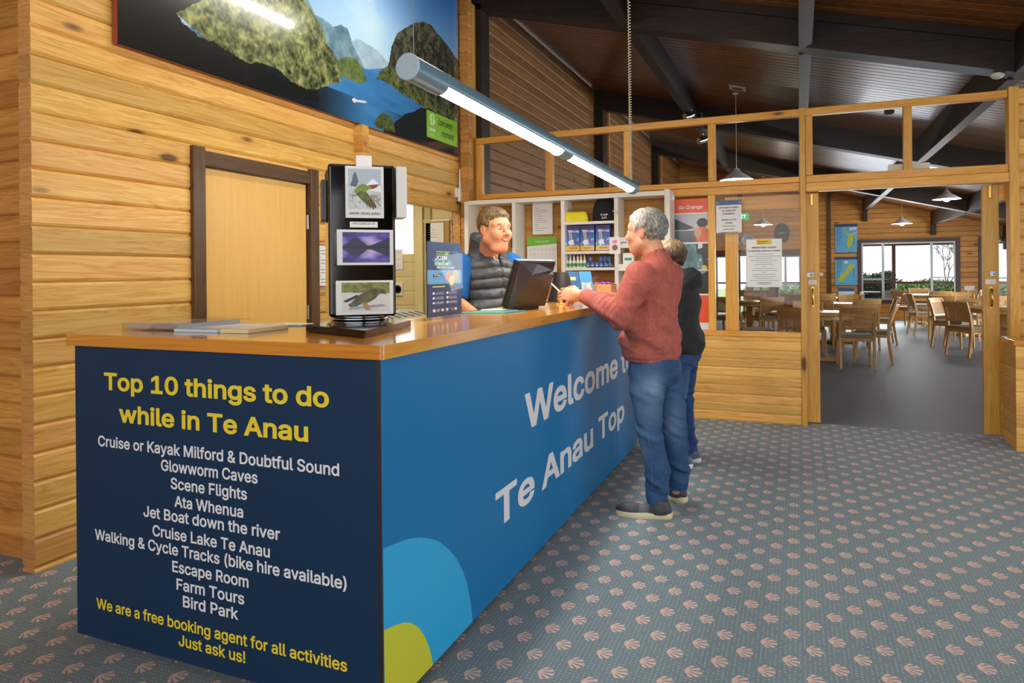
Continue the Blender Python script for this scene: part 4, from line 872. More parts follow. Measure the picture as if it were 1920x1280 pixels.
# shelf goods
be = thg('beanie', 'black knitted beanie with white lettering on the top shelf', 'hat', tuple(onS(1134, 415, 6.56)))
c = onS(1134, 415, 6.56); zb = 1.882; m = MB(); hw_ = 0.118; hh = 0.235
prof = [(1.0, 0.0), (1.02, 0.02), (1.02, 0.075), (1.0, 0.08), (0.97, 0.12), (0.86, 0.17), (0.62, 0.212), (0.3, 0.232), (0.02, 0.236)]
m.rings([[(c.x + hw_ * r * math.cos(t) * (1 + .01 * math.cos(24 * t)), 6.56 + 0.07 * r * math.sin(t), zb + h) for t in [k * 2 * PI / 72 for k in range(72)]] for r, h in prof], True); part(be, m.build('crown', mat('black_knit', '15171b', 0.9, bump=.4, vs=300)))
for s, z_, w_ in (('TOP', 0.052, 0.075), ('10', 0.024, 0.05)): part(be, text(s, LW, None, (c.x + 0.012, 6.488, zb + z_), (1, 0, 0), ZU, w_, 0.022, .02))
yp = thg('cloth_pack', 'yellow cloth folded in a clear packet on the top shelf', 'packet', tuple(onS(1081, 418, 6.56)))
c = onS(1080, 418, 6.56); m = MB(); m.rings([[(c.x + sx * w, 6.56 + sy * d, zb + z) for sx, sy in ((-1, -1), (-.9, -1), (.9, -1), (1, -1), (1, 1), (-1, 1))] for z, w, d in ((0, .125, .05), (.03, .128, .055), (.07, .118, .05), (.10, .105, .035), (.105, .09, .02))], True, True); part(yp, m.build('cloth', mat('yellow_cloth', 'e8d21c', 0.6, bump=.3, vs=60)))
m = MB(); m.rings([[(c.x + 0.02 + sx * w, 6.56 + sy * d, zb + z) for sx, sy in ((-1, -1), (1, -1), (1, 1), (-1, 1))] for z, w, d in ((.106, .10, .022), (.125, .105, .012), (.138, .11, .006))], True, False); part(yp, m.build('packet_top', glass('crinkled_film', (.93, .92, .85, 1), .2)))
zb = 1.596
def bag_fn(u, v):
    A = np.zeros(u.shape + (3,)); t = v[..., None]; A[:] = rgb('3f9ad2') * (1 - t) + rgb('2a3f90') * t; n = fbm(u, v, 7, 3, 4); A += (n[..., None] - .5) * .15
    paint(A, v > .86, rgb('33286e')); paint(A, v < .2, rgb('e0aa2c')); paint(A, (v > .07) & (v < .13) & (u > .25) & (u < .8) & (np.sin(u * 60) > -.3), rgb('3a3020'))
    for x in (.18, .30): paint(A, inpoly(u, v, [(x, .82), (x + .08, .82), (x + .18, .40), (x + .12, .38)]), rgb('d8b48c'))
    paint(A, ((u - .45) / .28) ** 2 + ((v - .34) / .1) ** 2 < 1, rgb('dfe4e8')); paint(A, ((u - .74) / .18) ** 2 + ((v - .36) / .12) ** 2 < 1, rgb('5a4ca8')); paint(A, (n > .62) & (v < .5) & (v > .2), rgb('e6eaee')); return A
for i, (pxx, dx, wd) in enumerate(((1077, 0, .125), (1104, 0.0, .125), (1133, 0, .122))):
    c = onS(pxx, 470, 6.55); wx = 0.074; r = thg('travel_bag_packet', 'blue and yellow travel potty packet, %s on the second shelf' % ('first from the white bottles side', 'middle of the three', 'nearest the pink hanging card')[i], 'packet', (c.x, 6.55, zb), 'travel packets on the second shelf')
    m = MB(); m.rings([[(c.x + sx * wx * w, 6.56 + sy * d, zb + z) for sx, sy in ((-1, -.3), (-.6, -1), (.6, -1), (1, -.3), (.6, .6), (-.6, .6))] for z, w, d in ((0, .96, .05), (.04, 1, .055), (.15, 1, .045), (.235, 1, .008), (.255, 1, .003))], True, True); part(r, m.build('pouch', mat('pouch_blue', '2c4a98', .3)))
    f_ = painted('printed_face', wx * 1.9, 0.245, 50, 60, bag_fn, PRINTGLOSS, None, (c.x, 6.502, zb + 0.128), (1, 0, 0), (0, 0.05, 1)); part(r, f_)
    part(r, text('PORTA-PAK', LW, None, (c.x + .01, 6.499, zb + 0.185), (1, 0, -.06), ZU, wx * 1.55, 0.026, .03))
zb = 1.436
b0 = None
for i, pxx in enumerate((1062.5, 1069.5, 1076.5, 1083.5, 1089.5, 1096)):
    c = onS(pxx, 500, 6.53); lb = 'white spray bottle with green label, %s in the row' % ('farthest toward the calendar', 'second counting away from the calendar', 'third counting away from the calendar', 'fourth counting away from the calendar', 'fifth counting away from the calendar', 'last, touching the blue packs')[i]
    if b0 is None:
        b0 = thing('spray_bottle', lb, 'bottle', (c.x, 6.53, zb), 0, 'white spray bottles')
        MB().lathe([(.016, 0), (.0175, .003), (.0175, .062), (.016, .07), (.008, .078), (.007, .082)], (0, 0, 0), 16).build('body', WHITE, b0); MB().lathe([(.0092, .082), (.0092, .10), (.006, .104), (.005, .122), (.003, .124)], (0, 0, 0), 12).build('nozzle_cap', mat('white_cap', 'f2f2f0', .4), b0)
        MB().lathe([(.0179, .012), (.0179, .044)], (0, 0, 0), 16, cap=False).build('label_band', mat('green_label', '4a9a5a', .5), b0)
    else: dup(b0, (c.x, 6.53, zb), i * .3, lb)
k0 = None
spots = [(1103, 0), (1111, 0), (1119, 0), (1127, 0), (1136, 0), (1144, 0), (1107, 1), (1127, 1), (1135, 1), (1143, 1)]
for i, (pxx, row) in enumerate(spots):
    c = onS(pxx, 500, 6.53); lb = 'blue drawstring pack on the third shelf, %s' % ('%s of the lower layer' % ('first', 'second', 'third', 'fourth', 'fifth', 'last')[i] if row == 0 else '%s of the upper layer' % ('tilted one', 'second', 'third', 'last')[i - 6])
    lb += ' from the bottles'
    if k0 is None:
        k0 = thing('drawstring_pack', lb, 'packet', (c.x, 6.53, zb), 0, 'blue drawstring packs')
        MB().rings([[(w * math.cos(t), w * .8 * math.sin(t), z) for t in [k * PI / 7 for k in range(14)]] for z, w in ((0, .016), (.006, .021), (.035, .022), (.048, .017), (.054, .008))], True).build('pouch', mat('blue_nylon', '4a68a0', .4, bump=.3, vs=120), k0)
        MB().tube([(0.006 * math.cos(t), 0.008 + .004 * math.sin(t), .054 + .01 * math.sin(t / 2)) for t in [k * PI / 5 for k in range(11)]], .0018, 6).build('drawstring', mat('dark_cord', '2a3248', .7), k0)
        MB().box(-.010, .010, -.0195, -.0165, .012, .028).build('tag', mat('pale_tag', '9ab0d0', .5), k0)
    else: dup(k0, (c.x, 6.53, zb + row * .056), i * .7 - 1 if row else i * .2, lb)
pkc = thg('hang_card', 'pink and white hanging card with a round badge hooked on the shelf divider', 'card', tuple(onS(1152, 460, 6.44)))
a, b = P(1143, 476, 'y', 6.447), P(1163, 444, 'y', 6.447); part(pkc, MB().box(a.x, b.x, 6.445, 6.448, a.z, b.z).build('card', mat('card_white', 'ece4e4', .5)))
part(pkc, MB().box(a.x + .03, b.x - .03, 6.4435, 6.4448, a.z + .10, b.z - .03).build('pink_panel', mat('pink_print', 'e78cb4', .5))); part(pkc, MB().lathe([(.028, 0), (.028, .0015)], ((a.x + b.x) / 2, 6.4432, a.z + .06), 20, 'y').build('badge', mat('brown_badge', '8a6a60', .5)))
m = MB(); m.tube([((a.x + b.x) / 2, 6.447, b.z - .01), (-1.602, 6.445, b.z + .06), (-1.602, 6.452, b.z + .10)], .0018, 6); m.ball((-1.602, 6.446, b.z + .24), .012, .006, .012); 
for k in range(5): m.bar((-1.602, 6.446, b.z + .24), (-1.602 + .03 * math.sin(k * 1.2566), 6.446, b.z + .24 + .03 * math.cos(k * 1.2566)), .009, .006, (0, 1, 0))
m.tube([(-1.602, 6.446, b.z + .10), (-1.602, 6.446, b.z + .24)], .0012, 6)
part(pkc, m.build('hook', mat('hook_cream', 'd8d0bc', .5)))
wx = thg('small_box', 'small white box with black print on the shelf beside the customer face', 'box', tuple(onS(1170, 455, 6.53))); c = onS(1171, 455, 6.53); o = MB().box(c.x - .04, c.x + .045, 6.50, 6.57, 1.644, 1.72).build('carton', mat('card_white', 'ece4e4', .5)); part(wx, o); part(wx, text('uno', INK, None, (c.x, 6.499, 1.662), (1, 0, 0), ZU, .06, .03, .02))
gx = thg('small_box', 'white and green box lower on the shelf beside the customer face', 'box', tuple(onS(1179, 480, 6.53))); c = onS(1179, 480, 6.53); part(gx, MB().box(c.x - .05, c.x + .05, 6.50, 6.58, 1.466, 1.57).build('carton', mat('card_white', 'ece4e4', .5))); part(gx, MB().box(c.x - .035, c.x + .035, 6.498, 6.4995, 1.50, 1.525).build('green_band', mat('green_label', '4a9a5a', .5)))
wtb = thg('storage_tray', 'white open tray on the lower shelf behind the customer', 'tray', tuple(onS(1170, 503, 6.45))); part(wtb, MB().box(-1.60 + .025, -1.16, 6.405, 6.452, 1.40, 1.448).build('tray_front', WHITE, None, bevel=.003))
mk = thg('marker_pen', 'black marker pen clipped on the shelf divider behind the staff man', 'pen', tuple(P(959, 455, 'y', 6.445))); c = P(959, 455, 'y', 6.445); m = MB(); m.tube([(c.x, 6.446, c.z - .05), (c.x, 6.446, c.z + .03)], .008, 8); part(mk, m.build('barrel', BLACK)); m = MB(); m.tube([(c.x, 6.446, c.z + .031), (c.x, 6.446, c.z + .05)], .0095, 8); part(mk, m.build('cap', mat('pen_cap', '0c0c0e', .3)))
gt = thg('green_tag', 'small green card on the shelf side behind the staff man', 'card', tuple(P(886, 450, 'y', 6.45))); c = P(887, 450, 'y', 6.448); part(gt, MB().box(-3.163, -3.158, 6.50, 6.56, c.z - .03, c.z + .04).build('card', mat('green_pale', '8cb070', .5)))

# ------------------------------------------------------------------ notices and posters on the partition
go = thg('poster', 'orange tour poster with lake photographs behind the partition glass', 'poster', (-0.95, PY, 1.45))
gx0, gx1, gz0, gz1 = -1.11, -0.79, 0.835, 2.08; yg = PY + 0.028
part(go, MB().box(gx0, gx1, yg + 0.001, yg + 0.005, gz0, gz1).build('backing', PAPER))
def go_fn(u, v):
    A = np.zeros(u.shape + (3,)); A[:] = rgb('e8562c'); n = fbm(u * .4, v, 14, 4, 3); n2 = fbm(u * .4, v, 5, 3, 13)
    z = gz0 + v * (gz1 - gz0)
    b1 = (z > 1.665) & (z < 1.935); t = ((z - 1.665) / .27)[..., None]; col = rgb('525c66') * (1 - t) + rgb('c2c6c8') * t; col = np.where((t > .42), rgb('b0b6ba') * (.75 + .5 * n2[..., None]), rgb('707c86') * (.55 + .5 * t + .2 * n[..., None])); paint(A, b1, col)
    paint(A, b1 & inpoly(u, z, [(0, 1.79), (0, 1.90), (.2, 1.87), (.5, 1.82), (.62, 1.80), (.3, 1.785)]), rgb('34383c'))
    paint(A, b1 & (((u - .84) / .16) ** 2 + ((z - 1.85) / .045) ** 2 < 1), rgb('33231c')); paint(A, b1 & (((u - .84) / .2) ** 2 + ((z - 1.73) / .085) ** 2 < 1), rgb('d8623c') * (.7 + .5 * n[..., None])); paint(A, b1 & (((u - .70) / .1) ** 2 + ((z - 1.76) / .05) ** 2 < 1), rgb('d0a078'))
    b2 = (z > 1.41) & (z < 1.652); paint(A, b2, rgb('5f8a8c') * (.5 + .9 * n[..., None])); paint(A, b2 & inpoly(u, z, [(.62, 1.66), (.68, 1.56), (.82, 1.54), (.86, 1.41), (1, 1.41), (1, 1.66)]), rgb('2c2c34') * (.6 + .8 * n[..., None])); paint(A, b2 & (n > .62) & (u > .7), rgb('d8dce0')); paint(A, b2 & (((u - .88) / .08) ** 2 + ((z - 1.42) / .03) ** 2 < 1), rgb('d8c040'))
    b3 = (z > 1.175) & (z < 1.40); paint(A, b3, rgb('8c9094') * (.7 + .5 * n2[..., None])); paint(A, b3 & (z < 1.24 + .16 * u + .03 * (n - .5)), rgb('262a28') * (.6 + .8 * n[..., None]))
    for z0_, z1_ in ((1.935, 1.947), (1.652, 1.665), (1.40, 1.41), (1.163, 1.175), (gz0, .90)): paint(A, (z >= z0_) & (z <= z1_), rgb('e4e2e0'))
    return A
part(go, painted('print', gx1 - gx0, gz1 - gz0, 70, 250, go_fn, PRINT, None, ((gx0 + gx1) / 2, yg, (gz0 + gz1) / 2), (1, 0, 0), ZU))
part(go, text('Go Orange', LW, None, (-0.95, yg - .001, 1.985), (1, 0, 0), ZU, 0.225, 0.045, .012))
ks = thg('notice_board', 'white kitchen closing notice with a blue band hung on the glass', 'notice', (-.6, PY, 1.9))
a, b = P(1343, 437, 'y', PY + .01), P(1390, 374, 'y', PY + .01); yk = PY + .012
o = MB().box(a.x, b.x, yk, yk + .004, a.z, b.z).build('board', mat('notice_white', 'dcdad6', .35)); part(ks, o); part(ks, MB().box(a.x, b.x, yk - .001, yk, b.z - .045, b.z).build('blue_band', mat('notice_blue', '3a5a86', .4)))
cx = (a.x + b.x) / 2
for i, (s, w_, cap) in enumerate((('KITCHEN CLOSES', .17, .017), ('AT 10AM FOR', .125, .017), ('CLEANING', .105, .017), ('', 0, 0), ('CHECK OUT IS', .135, .017), ('10AM', .06, .017), ('THIS INCLUDES NO', .12, .010), ('LONGER USING', .10, .010), ('COMMUNAL FACILITIES', .16, .010))):
    if s: part(ks, text(s, INK, None, (cx, yk - .001, b.z - .075 - .0285 * i), (1, 0, 0), ZU, w_, cap, .03))
for dx in (.015, b.x - a.x - .015):
    for z_ in (a.z + .015, b.z - .02): part(ks, MB().lathe([(.006, 0), (.006, -.003)], (a.x + dx, yk, z_), 10, 'y').build('screw', STEEL))
wn = thg('notice', 'large white winter 2020 information sheet taped on the partition glass', 'notice', (-.3, PY, 1.45)); a, b = P(1400, 538, 'y', PY + .03), P(1466, 447, 'y', PY + .03); yk = PY + .030
part(wn, MB().box(a.x, b.x, yk - .002, yk, a.z, b.z).build('paper', PAPER)); cx = (a.x + b.x) / 2; part(wn, MB().box(cx - .065, cx + .065, yk - .003, yk - .002, b.z - .05, b.z - .004).build('yellow_badge', mat('badge_yellow', 'e0bc20', .5)))
part(wn, text('BACKPACKERS', INK, None, (cx - .01, yk - .0035, b.z - .028), (1, 0, 0), ZU, .09, .012, .02)); part(wn, text('RATES', INK, None, (cx - .02, yk - .0035, b.z - .046), (1, 0, 0), ZU, .06, .012, .02))
part(wn, text('WINTER 2020', INK, None, (cx, yk - .003, b.z - .085), (1, 0, 0), ZU, .21, .019, .03)); part(wn, text('"A WINTER LIKE NO OTHER"', INK, None, (cx, yk - .003, b.z - .115), (1, 0, 0), ZU, .285, .016, .03))
m = MB(); g = random.Random(8)
for i in range(15):
    z_ = b.z - .14 - i * .0185; w_ = (.06 + .08 * g.random()); 
    if i in (6, 9): w_ = .02
    m.box(cx - w_, cx + w_, yk - .003, yk - .0021, z_ - .002, z_ + .002)
o = part(wn, m.build('print_lines', mat('print_mid_grey', '8a8a8e', .7))); o['kind'] = 'stuff'
for s, z_, w_ in (('Ride from', .035, .09), ('Lake Manapouri', .022, .13)): part(wn, text(s, INK, None, (cx, yk - .003, a.z + z_), (1, 0, 0), ZU, w_, .008, .02))
for i, (x0, x1) in enumerate(((.722, .834), (.896, 1.03))): pass
wpn = thg('white_board', 'small white panel standing on the lintel behind the transom glass', 'panel', (.88, PY + .1, 2.24)); part(wpn, MB().box(.722, 1.035, PY + .075, PY + .083, 2.238, 2.30).build('panel', mat('panel_cream', 'd2cdb4', .5), None, bevel=.003))

# ------------------------------------------------------------------ left wall fittings, office beyond the hatch
fn = thg('framed_notice', 'narrow framed white notice on the log wall beside the rack', 'notice', (XL, 4.35, 1.45)); a, b = P(596, 538, 'x', XL + .006), P(622, 459, 'x', XL + .006)
part(fn, MB().box(XL + .001, XL + .006, a.y, b.y, a.z, b.z).build('paper', PAPER)); m = MB()
for y0_, y1_, z0_, z1_ in ((a.y, b.y, a.z, a.z + .008), (a.y, b.y, b.z - .008, b.z), (a.y, a.y + .008, a.z, b.z), (b.y - .008, b.y, a.z, b.z)): m.box(XL + .006, XL + .010, y0_, y1_, z0_, z1_)
part(fn, m.build('frame', mat('frame_red', 'a04a40', .5)))
m = MB()
for i in range(14): m.box(XL + .0062, XL + .0068, a.y + .03, b.y - .03 - .05 * (i % 3), b.z - .05 - .024 * i, b.z - .044 - .024 * i)
o = part(fn, m.build('print_lines', mat('print_mid_grey', '8a8a8e', .7))); o['kind'] = 'stuff'
an = thg('wireless_antenna', 'white wireless receiver with a thin aerial at the end of the log wall', 'antenna', (XL, 6.55, 2.3)); c = P(864, 365, 'x', XL + .03)
part(an, MB().box(XL + .006, XL + .035, c.y - .035, c.y + .03, c.z - .075, c.z + .07).build('body', mat('white_plastic', 'e8e6e4', .4), None, bevel=.006)); part(an, MB().box(XL + .001, XL + .02, c.y - .075, c.y - .036, c.z - .03, c.z + .06).build('bracket', mat('white_plastic', 'e8e6e4', .4)))
m = MB(); m.tube([(XL + .02, c.y - .005, c.z + .068), (XL + .02, c.y - .005, c.z + .27)], [.012, .006], 8); part(an, m.build('aerial', mat('white_plastic', 'e8e6e4', .4))); m = MB(); m.tube([(XL + .012, c.y + .01, c.z - .075), (XL + .008, c.y + .02, c.z - .16), (XL + .004, c.y - .01, c.z - .28)], .003, 6); part(an, m.build('cable', mat('grey_cable', '8a8478', .6)))
oy = 6.93
ob = MB(); log_wall(ob, lambda l, d, z: (l, oy + d, z), -5.25, -3.42, 3.0, .05, [(-4.75, -4.02, 1.62, 2.6)], pitch=.165, z0=.03, groove=.008); st(ob.build('wall_office', [CREAM, CREAM]))
st(MB().box(-5.26, -5.2, 2.3, 7.0, 0, 3.0).build('wall_office_side', CREAM)); st(MB().box(-5.2, -3.42, 2.4, 6.98, 2.6, 2.66).build('ceiling_office', CREAM))
st(MB().box(-4.06, -3.955, oy - .05, oy, 0, 2.6).build('trim_office_upright', CREAM)); st(MB().box(-3.94, -3.86, oy - .03, oy, 0, 2.6).build('trim_office_upright.001', mat('cream_trim', 'b9ae78', .5)))
w_o = struct('window_1'); MB().box(-4.75, -4.02, oy + .02, oy + .03, 1.62, 2.6).build('pane', mat('window_bright', 'f4f8ff', .5, emit=1.6), w_o)
for x in (-4.77, -4.40, -4.09): MB().box(x, x + .03, oy - .02, oy + .02, 1.6, 2.6).build('frame', CREAM, w_o)
st(MB().box(XL - .10, XL + .02, OFFICE[0] - .02, OFFICE[1], OFFICE[2] - .03, OFFICE[2]).build('trim_hatch_ledge', WHITE)); st(MB().box(XL - .09, XL + .012, OFFICE[0] - .03, OFFICE[0], OFFICE[2], OFFICE[3]).build('trim_hatch_jamb', PINEZ))
area('office_light', (-4.2, 5.4, 2.5), (-4.1, 5.8, 0), .5, 1.0, 22, (1, .93, .8))
cbd = thg('cork_board', 'cork notice board on the cream office wall', 'board', (-3.75, oy, 1.8)); a, b = P(785, 478, 'y', oy - .02), P(842, 414, 'y', oy - .02)
part(cbd, MB().box(a.x, b.x, oy - .02, oy - .001, a.z, b.z).build('cork', mat('cork', 'c09350', .8, var=.15, vs=90))); part(cbd, MB().box(a.x - .01, b.x + .01, oy - .026, oy - .001, b.z + .001, b.z + .02).build('top_rail', WHITE)); part(cbd, MB().box(a.x - .03, a.x - .001, oy - .024, oy - .001, a.z, b.z).build('side_rail', BLACK))
sheet('clipboard_sheet', 'white form held by two clips on the cork board', (799, 417, 832, 472), oy - .028, 9, seed=3); sheet('paper_sheet', 'white sheet hanging low on the cream office wall behind the sign', (781, 473, 815, 525), oy - .008, 6, seed=5); sheet('paper_sheet', 'pale sheet on the cream office wall nearest the rack', (739, 467, 755, 505), oy - .008, 3, seed=6)
th = thg('thermostat', 'white wall dial with a round black ring in the office', 'dial', (-4.2, oy, 1.3)); c = P(747, 542, 'y', oy - .01); part(th, MB().box(c.x - .06, c.x + .06, oy - .02, oy - .001, c.z - .075, c.z + .075).build('plate', WHITE, None, bevel=.004)); m = MB()
m.lathe([(.046, 0), (.046, -.012), (.034, -.012), (.034, 0)], (c.x, oy - .021, c.z), 24, 'y'); part(th, m.build('ring', BLACK))
pp = thg('waste_pipe', 'brown upright pipe in the corner of the office hatch', 'pipe', (-3.5, 6.7, 0)); c = P(853, 430, 'x', XL - .16); m = MB(); m.tube([(c.x, c.y, 0.005), (c.x, c.y, 2.59)], .03, 12); part(pp, m.build('pipe', mat('brown_pipe', '5a2f20', .35)))
for z_ in (1.62, 1.95): part(pp, MB().lathe([(.036, -.02), (.036, .02)], (c.x, c.y, z_), 14).build('collar', mat('brown_pipe', '5a2f20', .35)))
ul = thg('desk', 'cream back desk under the office hatch holding the cash drawer', 'desk', (-3.1, 5.9, 0)); part(ul, MB().box(XL + .005, XL + .42, 4.95, 6.40, .86, .895).build('desk_top', WHITE, None, bevel=.003))
for y_ in (5.0, 6.30): part(ul, MB().box(XL + .01, XL + .38, y_, y_ + .03, 0.001, .859).build('side_panel', CREAM))
cdw = thg('cash_drawer', 'black cash drawer on the back desk', 'drawer', (XL + .2, 5.6, .90)); a, b = P(741, 586, 'x', XL + .41), P(802, 566, 'x', XL + .41); zc = .897
part(cdw, MB().box(XL + .02, XL + .40, a.y - .1, b.y + .06, zc, zc + .105).build('case', BLACK, None, bevel=.004)); part(cdw, MB().box(XL + .4005, XL + .406, a.y - .09, b.y + .05, zc + .008, zc + .095).build('drawer_front', mat('drawer_black', '202022', .4))); part(cdw, MB().box(XL + .4062, XL + .4075, a.y + .05, b.y - .05, zc + .05, zc + .058).build('slot', INK)); m = MB(); m.lathe([(.010, 0), (.010, .006)], (XL + .4062, b.y - .01, zc + .052), 12, 'x'); part(cdw, m.build('lock', STEEL))
eft = thg('calculator', 'grey desk calculator with a sloping face on the cash drawer', 'calculator', (XL + .2, 5.7, 1.01)); zc += .107; y0_, y1_ = a.y + .02, b.y + .14
m = MB(); m.prism([(XL + .10, zc + .075), (XL + .16, zc + .078), (XL + .37, zc + .028), (XL + .38, zc), (XL + .10, zc)], lambda x, z: (x, y0_, z), lambda x, z: (x, y1_, z)); part(eft, m.build('body', mat('calc_grey', 'a8a698', .5), None, bevel=.006)); sl_ = Vector((.21, 0, -.05)).normalized(); nn2 = Vector((.05, 0, .21)).normalized()
part(eft, MB().obox((XL + .20, (y0_ + y1_) / 2, zc + .0700), sl_, (0, 1, 0), nn2, .018, .08, .001).build('display', mat('lcd', '3a4238', .2)))
m = MB()
for i in range(4):
    for j in range(6): m.obox(Vector((XL + .245 + .03 * i, y0_ + .05 + (y1_ - y0_ - .1) * j / 5, zc + .0595 - .0072 * i)) , sl_, (0, 1, 0), nn2, .010, .014, .003)
o = part(eft, m.build('keys', mat('calc_keys', '4a4a48', .5))); o['kind'] = 'stuff'
# ------------------------------------------------------------------ dining room: windows, doors, maps, lamps
WINB = mat('window_brown', '46322a', 0.5)
def bars(name, parent, lst, m_, y0, y1):
    for x0, x1, z0, z1 in lst: MB().box(x0, x1, y0, y1, z0, z1).build(name, m_, parent)
def window(name, h, muls, rails):
    r = struct(name); x0, x1, z0, z1 = h
    bars('frame', r, [(x0 - .09, x1 + .09, z1 - .005, z1 + .09), (x0 - .09, x1 + .09, z0 - .09, z0 + .005), (x0 - .09, x0 + .005, z0 + .006, z1 - .006), (x1 - .005, x1 + .09, z0 + .006, z1 - .006)], WINB, FY - .03, FY + .09)
    bars('sash', r, [(x0 + .006, x1 - .006, z1 - .05, z1 - .006), (x0 + .006, x1 - .006, z0 + .006, z0 + .045), (x0 + .006, x0 + .05, z0 + .046, z1 - .051), (x1 - .05, x1 - .006, z0 + .046, z1 - .051)], ALU, FY + .01, FY + .06)
    bars('mullion', r, [(x - .03, x + .03, z0 + .046, z1 - .051) for x in muls], ALU, FY + .01, FY + .06)
    bars('rail', r, rails, ALU, FY + .012, FY + .058)
    pane(x0 + .05, x1 - .05, z0 + .045, z1 - .05, FY + .035, r); return r
window('window_2', HOLES[0], (2.14, 3.30), [(1.652, 2.108, 1.08, 1.13), (3.332, 3.81, 1.13, 1.17)])
window('window_3', HOLES[1], (5.03,), [(4.50, 5.0, 1.10, 1.15)])
window('window_4', HOLES[2], (-.36,), [(-.50, -.392, .93, .98), (-.328, 0.0, .93, .98)])
window('window_5', HOLES[3], (-2.28, -1.92), [(-2.39, -2.312, .9, .95)])
d4 = struct('door_4'); DB = wood('door_brown', '5a3a24', '7a5234', '8e6644', 'z', 0.4)
bars('frame', d4, [(-1.68, -1.60, 0, 1.815), (-1.44, -1.36, 0, 1.815), (-.70, -.62, 0, 1.815), (-1.595, -1.445, .62, .80), (-1.595, -1.445, 0, .14)], DB, FY - .02, FY + .07)
bars('stile', d4, [(-1.355, -1.24, .005, 1.81), (-.82, -.705, .005, 1.81)], DB, FY + .0, FY + .05); bars('rail', d4, [(-1.238, -.822, 1.70, 1.81), (-1.238, -.822, .62, .80), (-1.238, -.822, .005, .22)], DB, FY + .0, FY + .05)
pane(-1.6, -1.44, .14, 1.81, FY + .03, d4); pane(-1.238, -.822, .22, 1.70, FY + .025, d4)
MB().box(-.56, .06, FY - .04, FY - .001, .0, .42).build('panel', DB, d4)
def map_poster(name, label, px, fn, title=None):
    a, b = P(px[0], px[3], 'y', FY - .02), P(px[2], px[1], 'y', FY - .02); c = (a + b) / 2; r = thg(name, label, 'poster', tuple(c)); w, h = b.x - a.x, b.z - a.z
    part(r, MB().box(a.x, b.x, FY - .018, FY - .001, a.z, b.z).build('board', mat('map_edge', '2a4a6a', .5))); part(r, painted('print', w, h, 60, 80, fn, PRINT, None, (c.x, FY - .0185, c.z), (1, 0, 0), ZU)); return r
def mapf(poly, seed, extra):
    def f(u, v):
        A = np.zeros(u.shape + (3,)); A[:] = rgb('5fa6cf'); A += (fbm(u, v, 5, 3, seed)[..., None] - .5) * .06; w = .03 * (fbm(u, v, 12, 3, seed + 3) - .5)
        for p in poly: paint(A, inpoly(u + w, v + w, p), rgb('a9bd3c') * (.92 + .16 * fbm(u, v, 14, 2, seed)[..., None]))
        paint(A, v > .91, rgb('1f3f68')); paint(A, v < .035, rgb('2a4a72')); r_ = np.random.default_rng(seed)
        for i in range(44):
            c_, k = i % 4, i // 4; x = (.10, .17, .25, .82)[c_] + .01; y = .86 - .055 * k
            if (c_ == 3 and k < 5) or (c_ == 2 and k > 6): continue
            paint(A, (np.abs(u - x) < .018) & (np.abs(v - y) < .014), rgb('33435a'))
        for p, c_ in extra: paint(A, inpoly(u, v, p), rgb(c_))
        return A
    return f
map_poster('map_poster', 'blue wall map with the green northern island, upper of the map posters', (1566, 419, 1608, 475), mapf([[(.52, .36), (.6, .62), (.50, .72), (.55, .74), (.66, .66), (.72, .62), (.84, .64), (.92, .58), (.88, .50), (.78, .42), (.70, .22), (.62, .14), (.56, .24)], [(.36, .86), (.42, .84), (.56, .64), (.52, .62), (.44, .74)]], 5, [([(.64, .78), (.96, .80), (.96, .88), (.64, .87)], 'd8d0cc'), ([(.5, .62), (.95, .72), (.95, .68), (.5, .6)], '9ac4dc')]))
map_poster('map_poster', 'blue wall map with the green southern island, below the other map', (1566, 481, 1608, 536), mapf([[(.12, .20), (.14, .30), (.30, .42), (.48, .56), (.60, .70), (.68, .78), (.76, .76), (.88, .72), (.80, .60), (.66, .48), (.54, .36), (.40, .24), (.34, .16), (.22, .14)]], 9, [([(.42, .76), (.58, .76), (.58, .86), (.42, .86)], 'd8d4cc')]))
def lowf(u, v):
    A = np.zeros(u.shape + (3,)); A[:] = rgb('dfe6ea'); paint(A, v > .72, rgb('2a5a88')); paint(A, (v < .5) & (fbm(u, v, 8, 3, 4) > .5), rgb('6f8fa0')); return A
map_poster('map_poster', 'small white and blue poster lowest on the far wall beside the window', (1572, 540, 1602, 561), lowf)
pq = thg('wall_plaque', 'dark rounded wooden plaque with a green mounted fish over the far window', 'plaque', (-.48, FY, 2.45)); c = P(1466, 437, 'y', FY - .02)
m = MB(); pl_ = [(.21 * math.cos(t) * (1 if abs(math.sin(t)) < .9 else .92), .29 * math.sin(t) if math.sin(t) > -.75 else -.27) for t in [k * PI / 12 for k in range(24)]]; m.prism([(c.x + x, c.z + z) for x, z in pl_], lambda x, z: (x, FY - .03, z), lambda x, z: (x, FY - .001, z)); part(pq, m.build('board', mat('plaque_dark', '3a3230', .5)))
m = MB(); m.rings([[(c.x - .13 + .26 * t, FY - .035 - .03 * w * math.cos(a_), c.z - .02 + .05 * w * math.sin(a_) + .03 * math.sin(t * 3)) for a_ in [k * PI / 5 for k in range(10)]] for t, w in ((0, .1), (.1, .6), (.35, 1), (.65, .8), (.85, .3), (.92, .5), (1, .9))], True); part(pq, m.build('fish', mat('fish_green', '76884a', .5, var=.3, vs=40)))
vt = thg('round_vent', 'round white extractor vent on the far wall beside the winter sheet', 'vent', (-1.4, FY, 2.27)); c = P(1401, 450, 'y', FY - .03); m = MB(); m.lathe([(.175, 0), (.175, -.03), (.15, -.035), (.15, -.02), (0.02, -.02)], (c.x, FY - .001, c.z), 28, 'y'); part(vt, m.build('housing', mat('vent_white', 'a8acb0', .5))); m = MB()
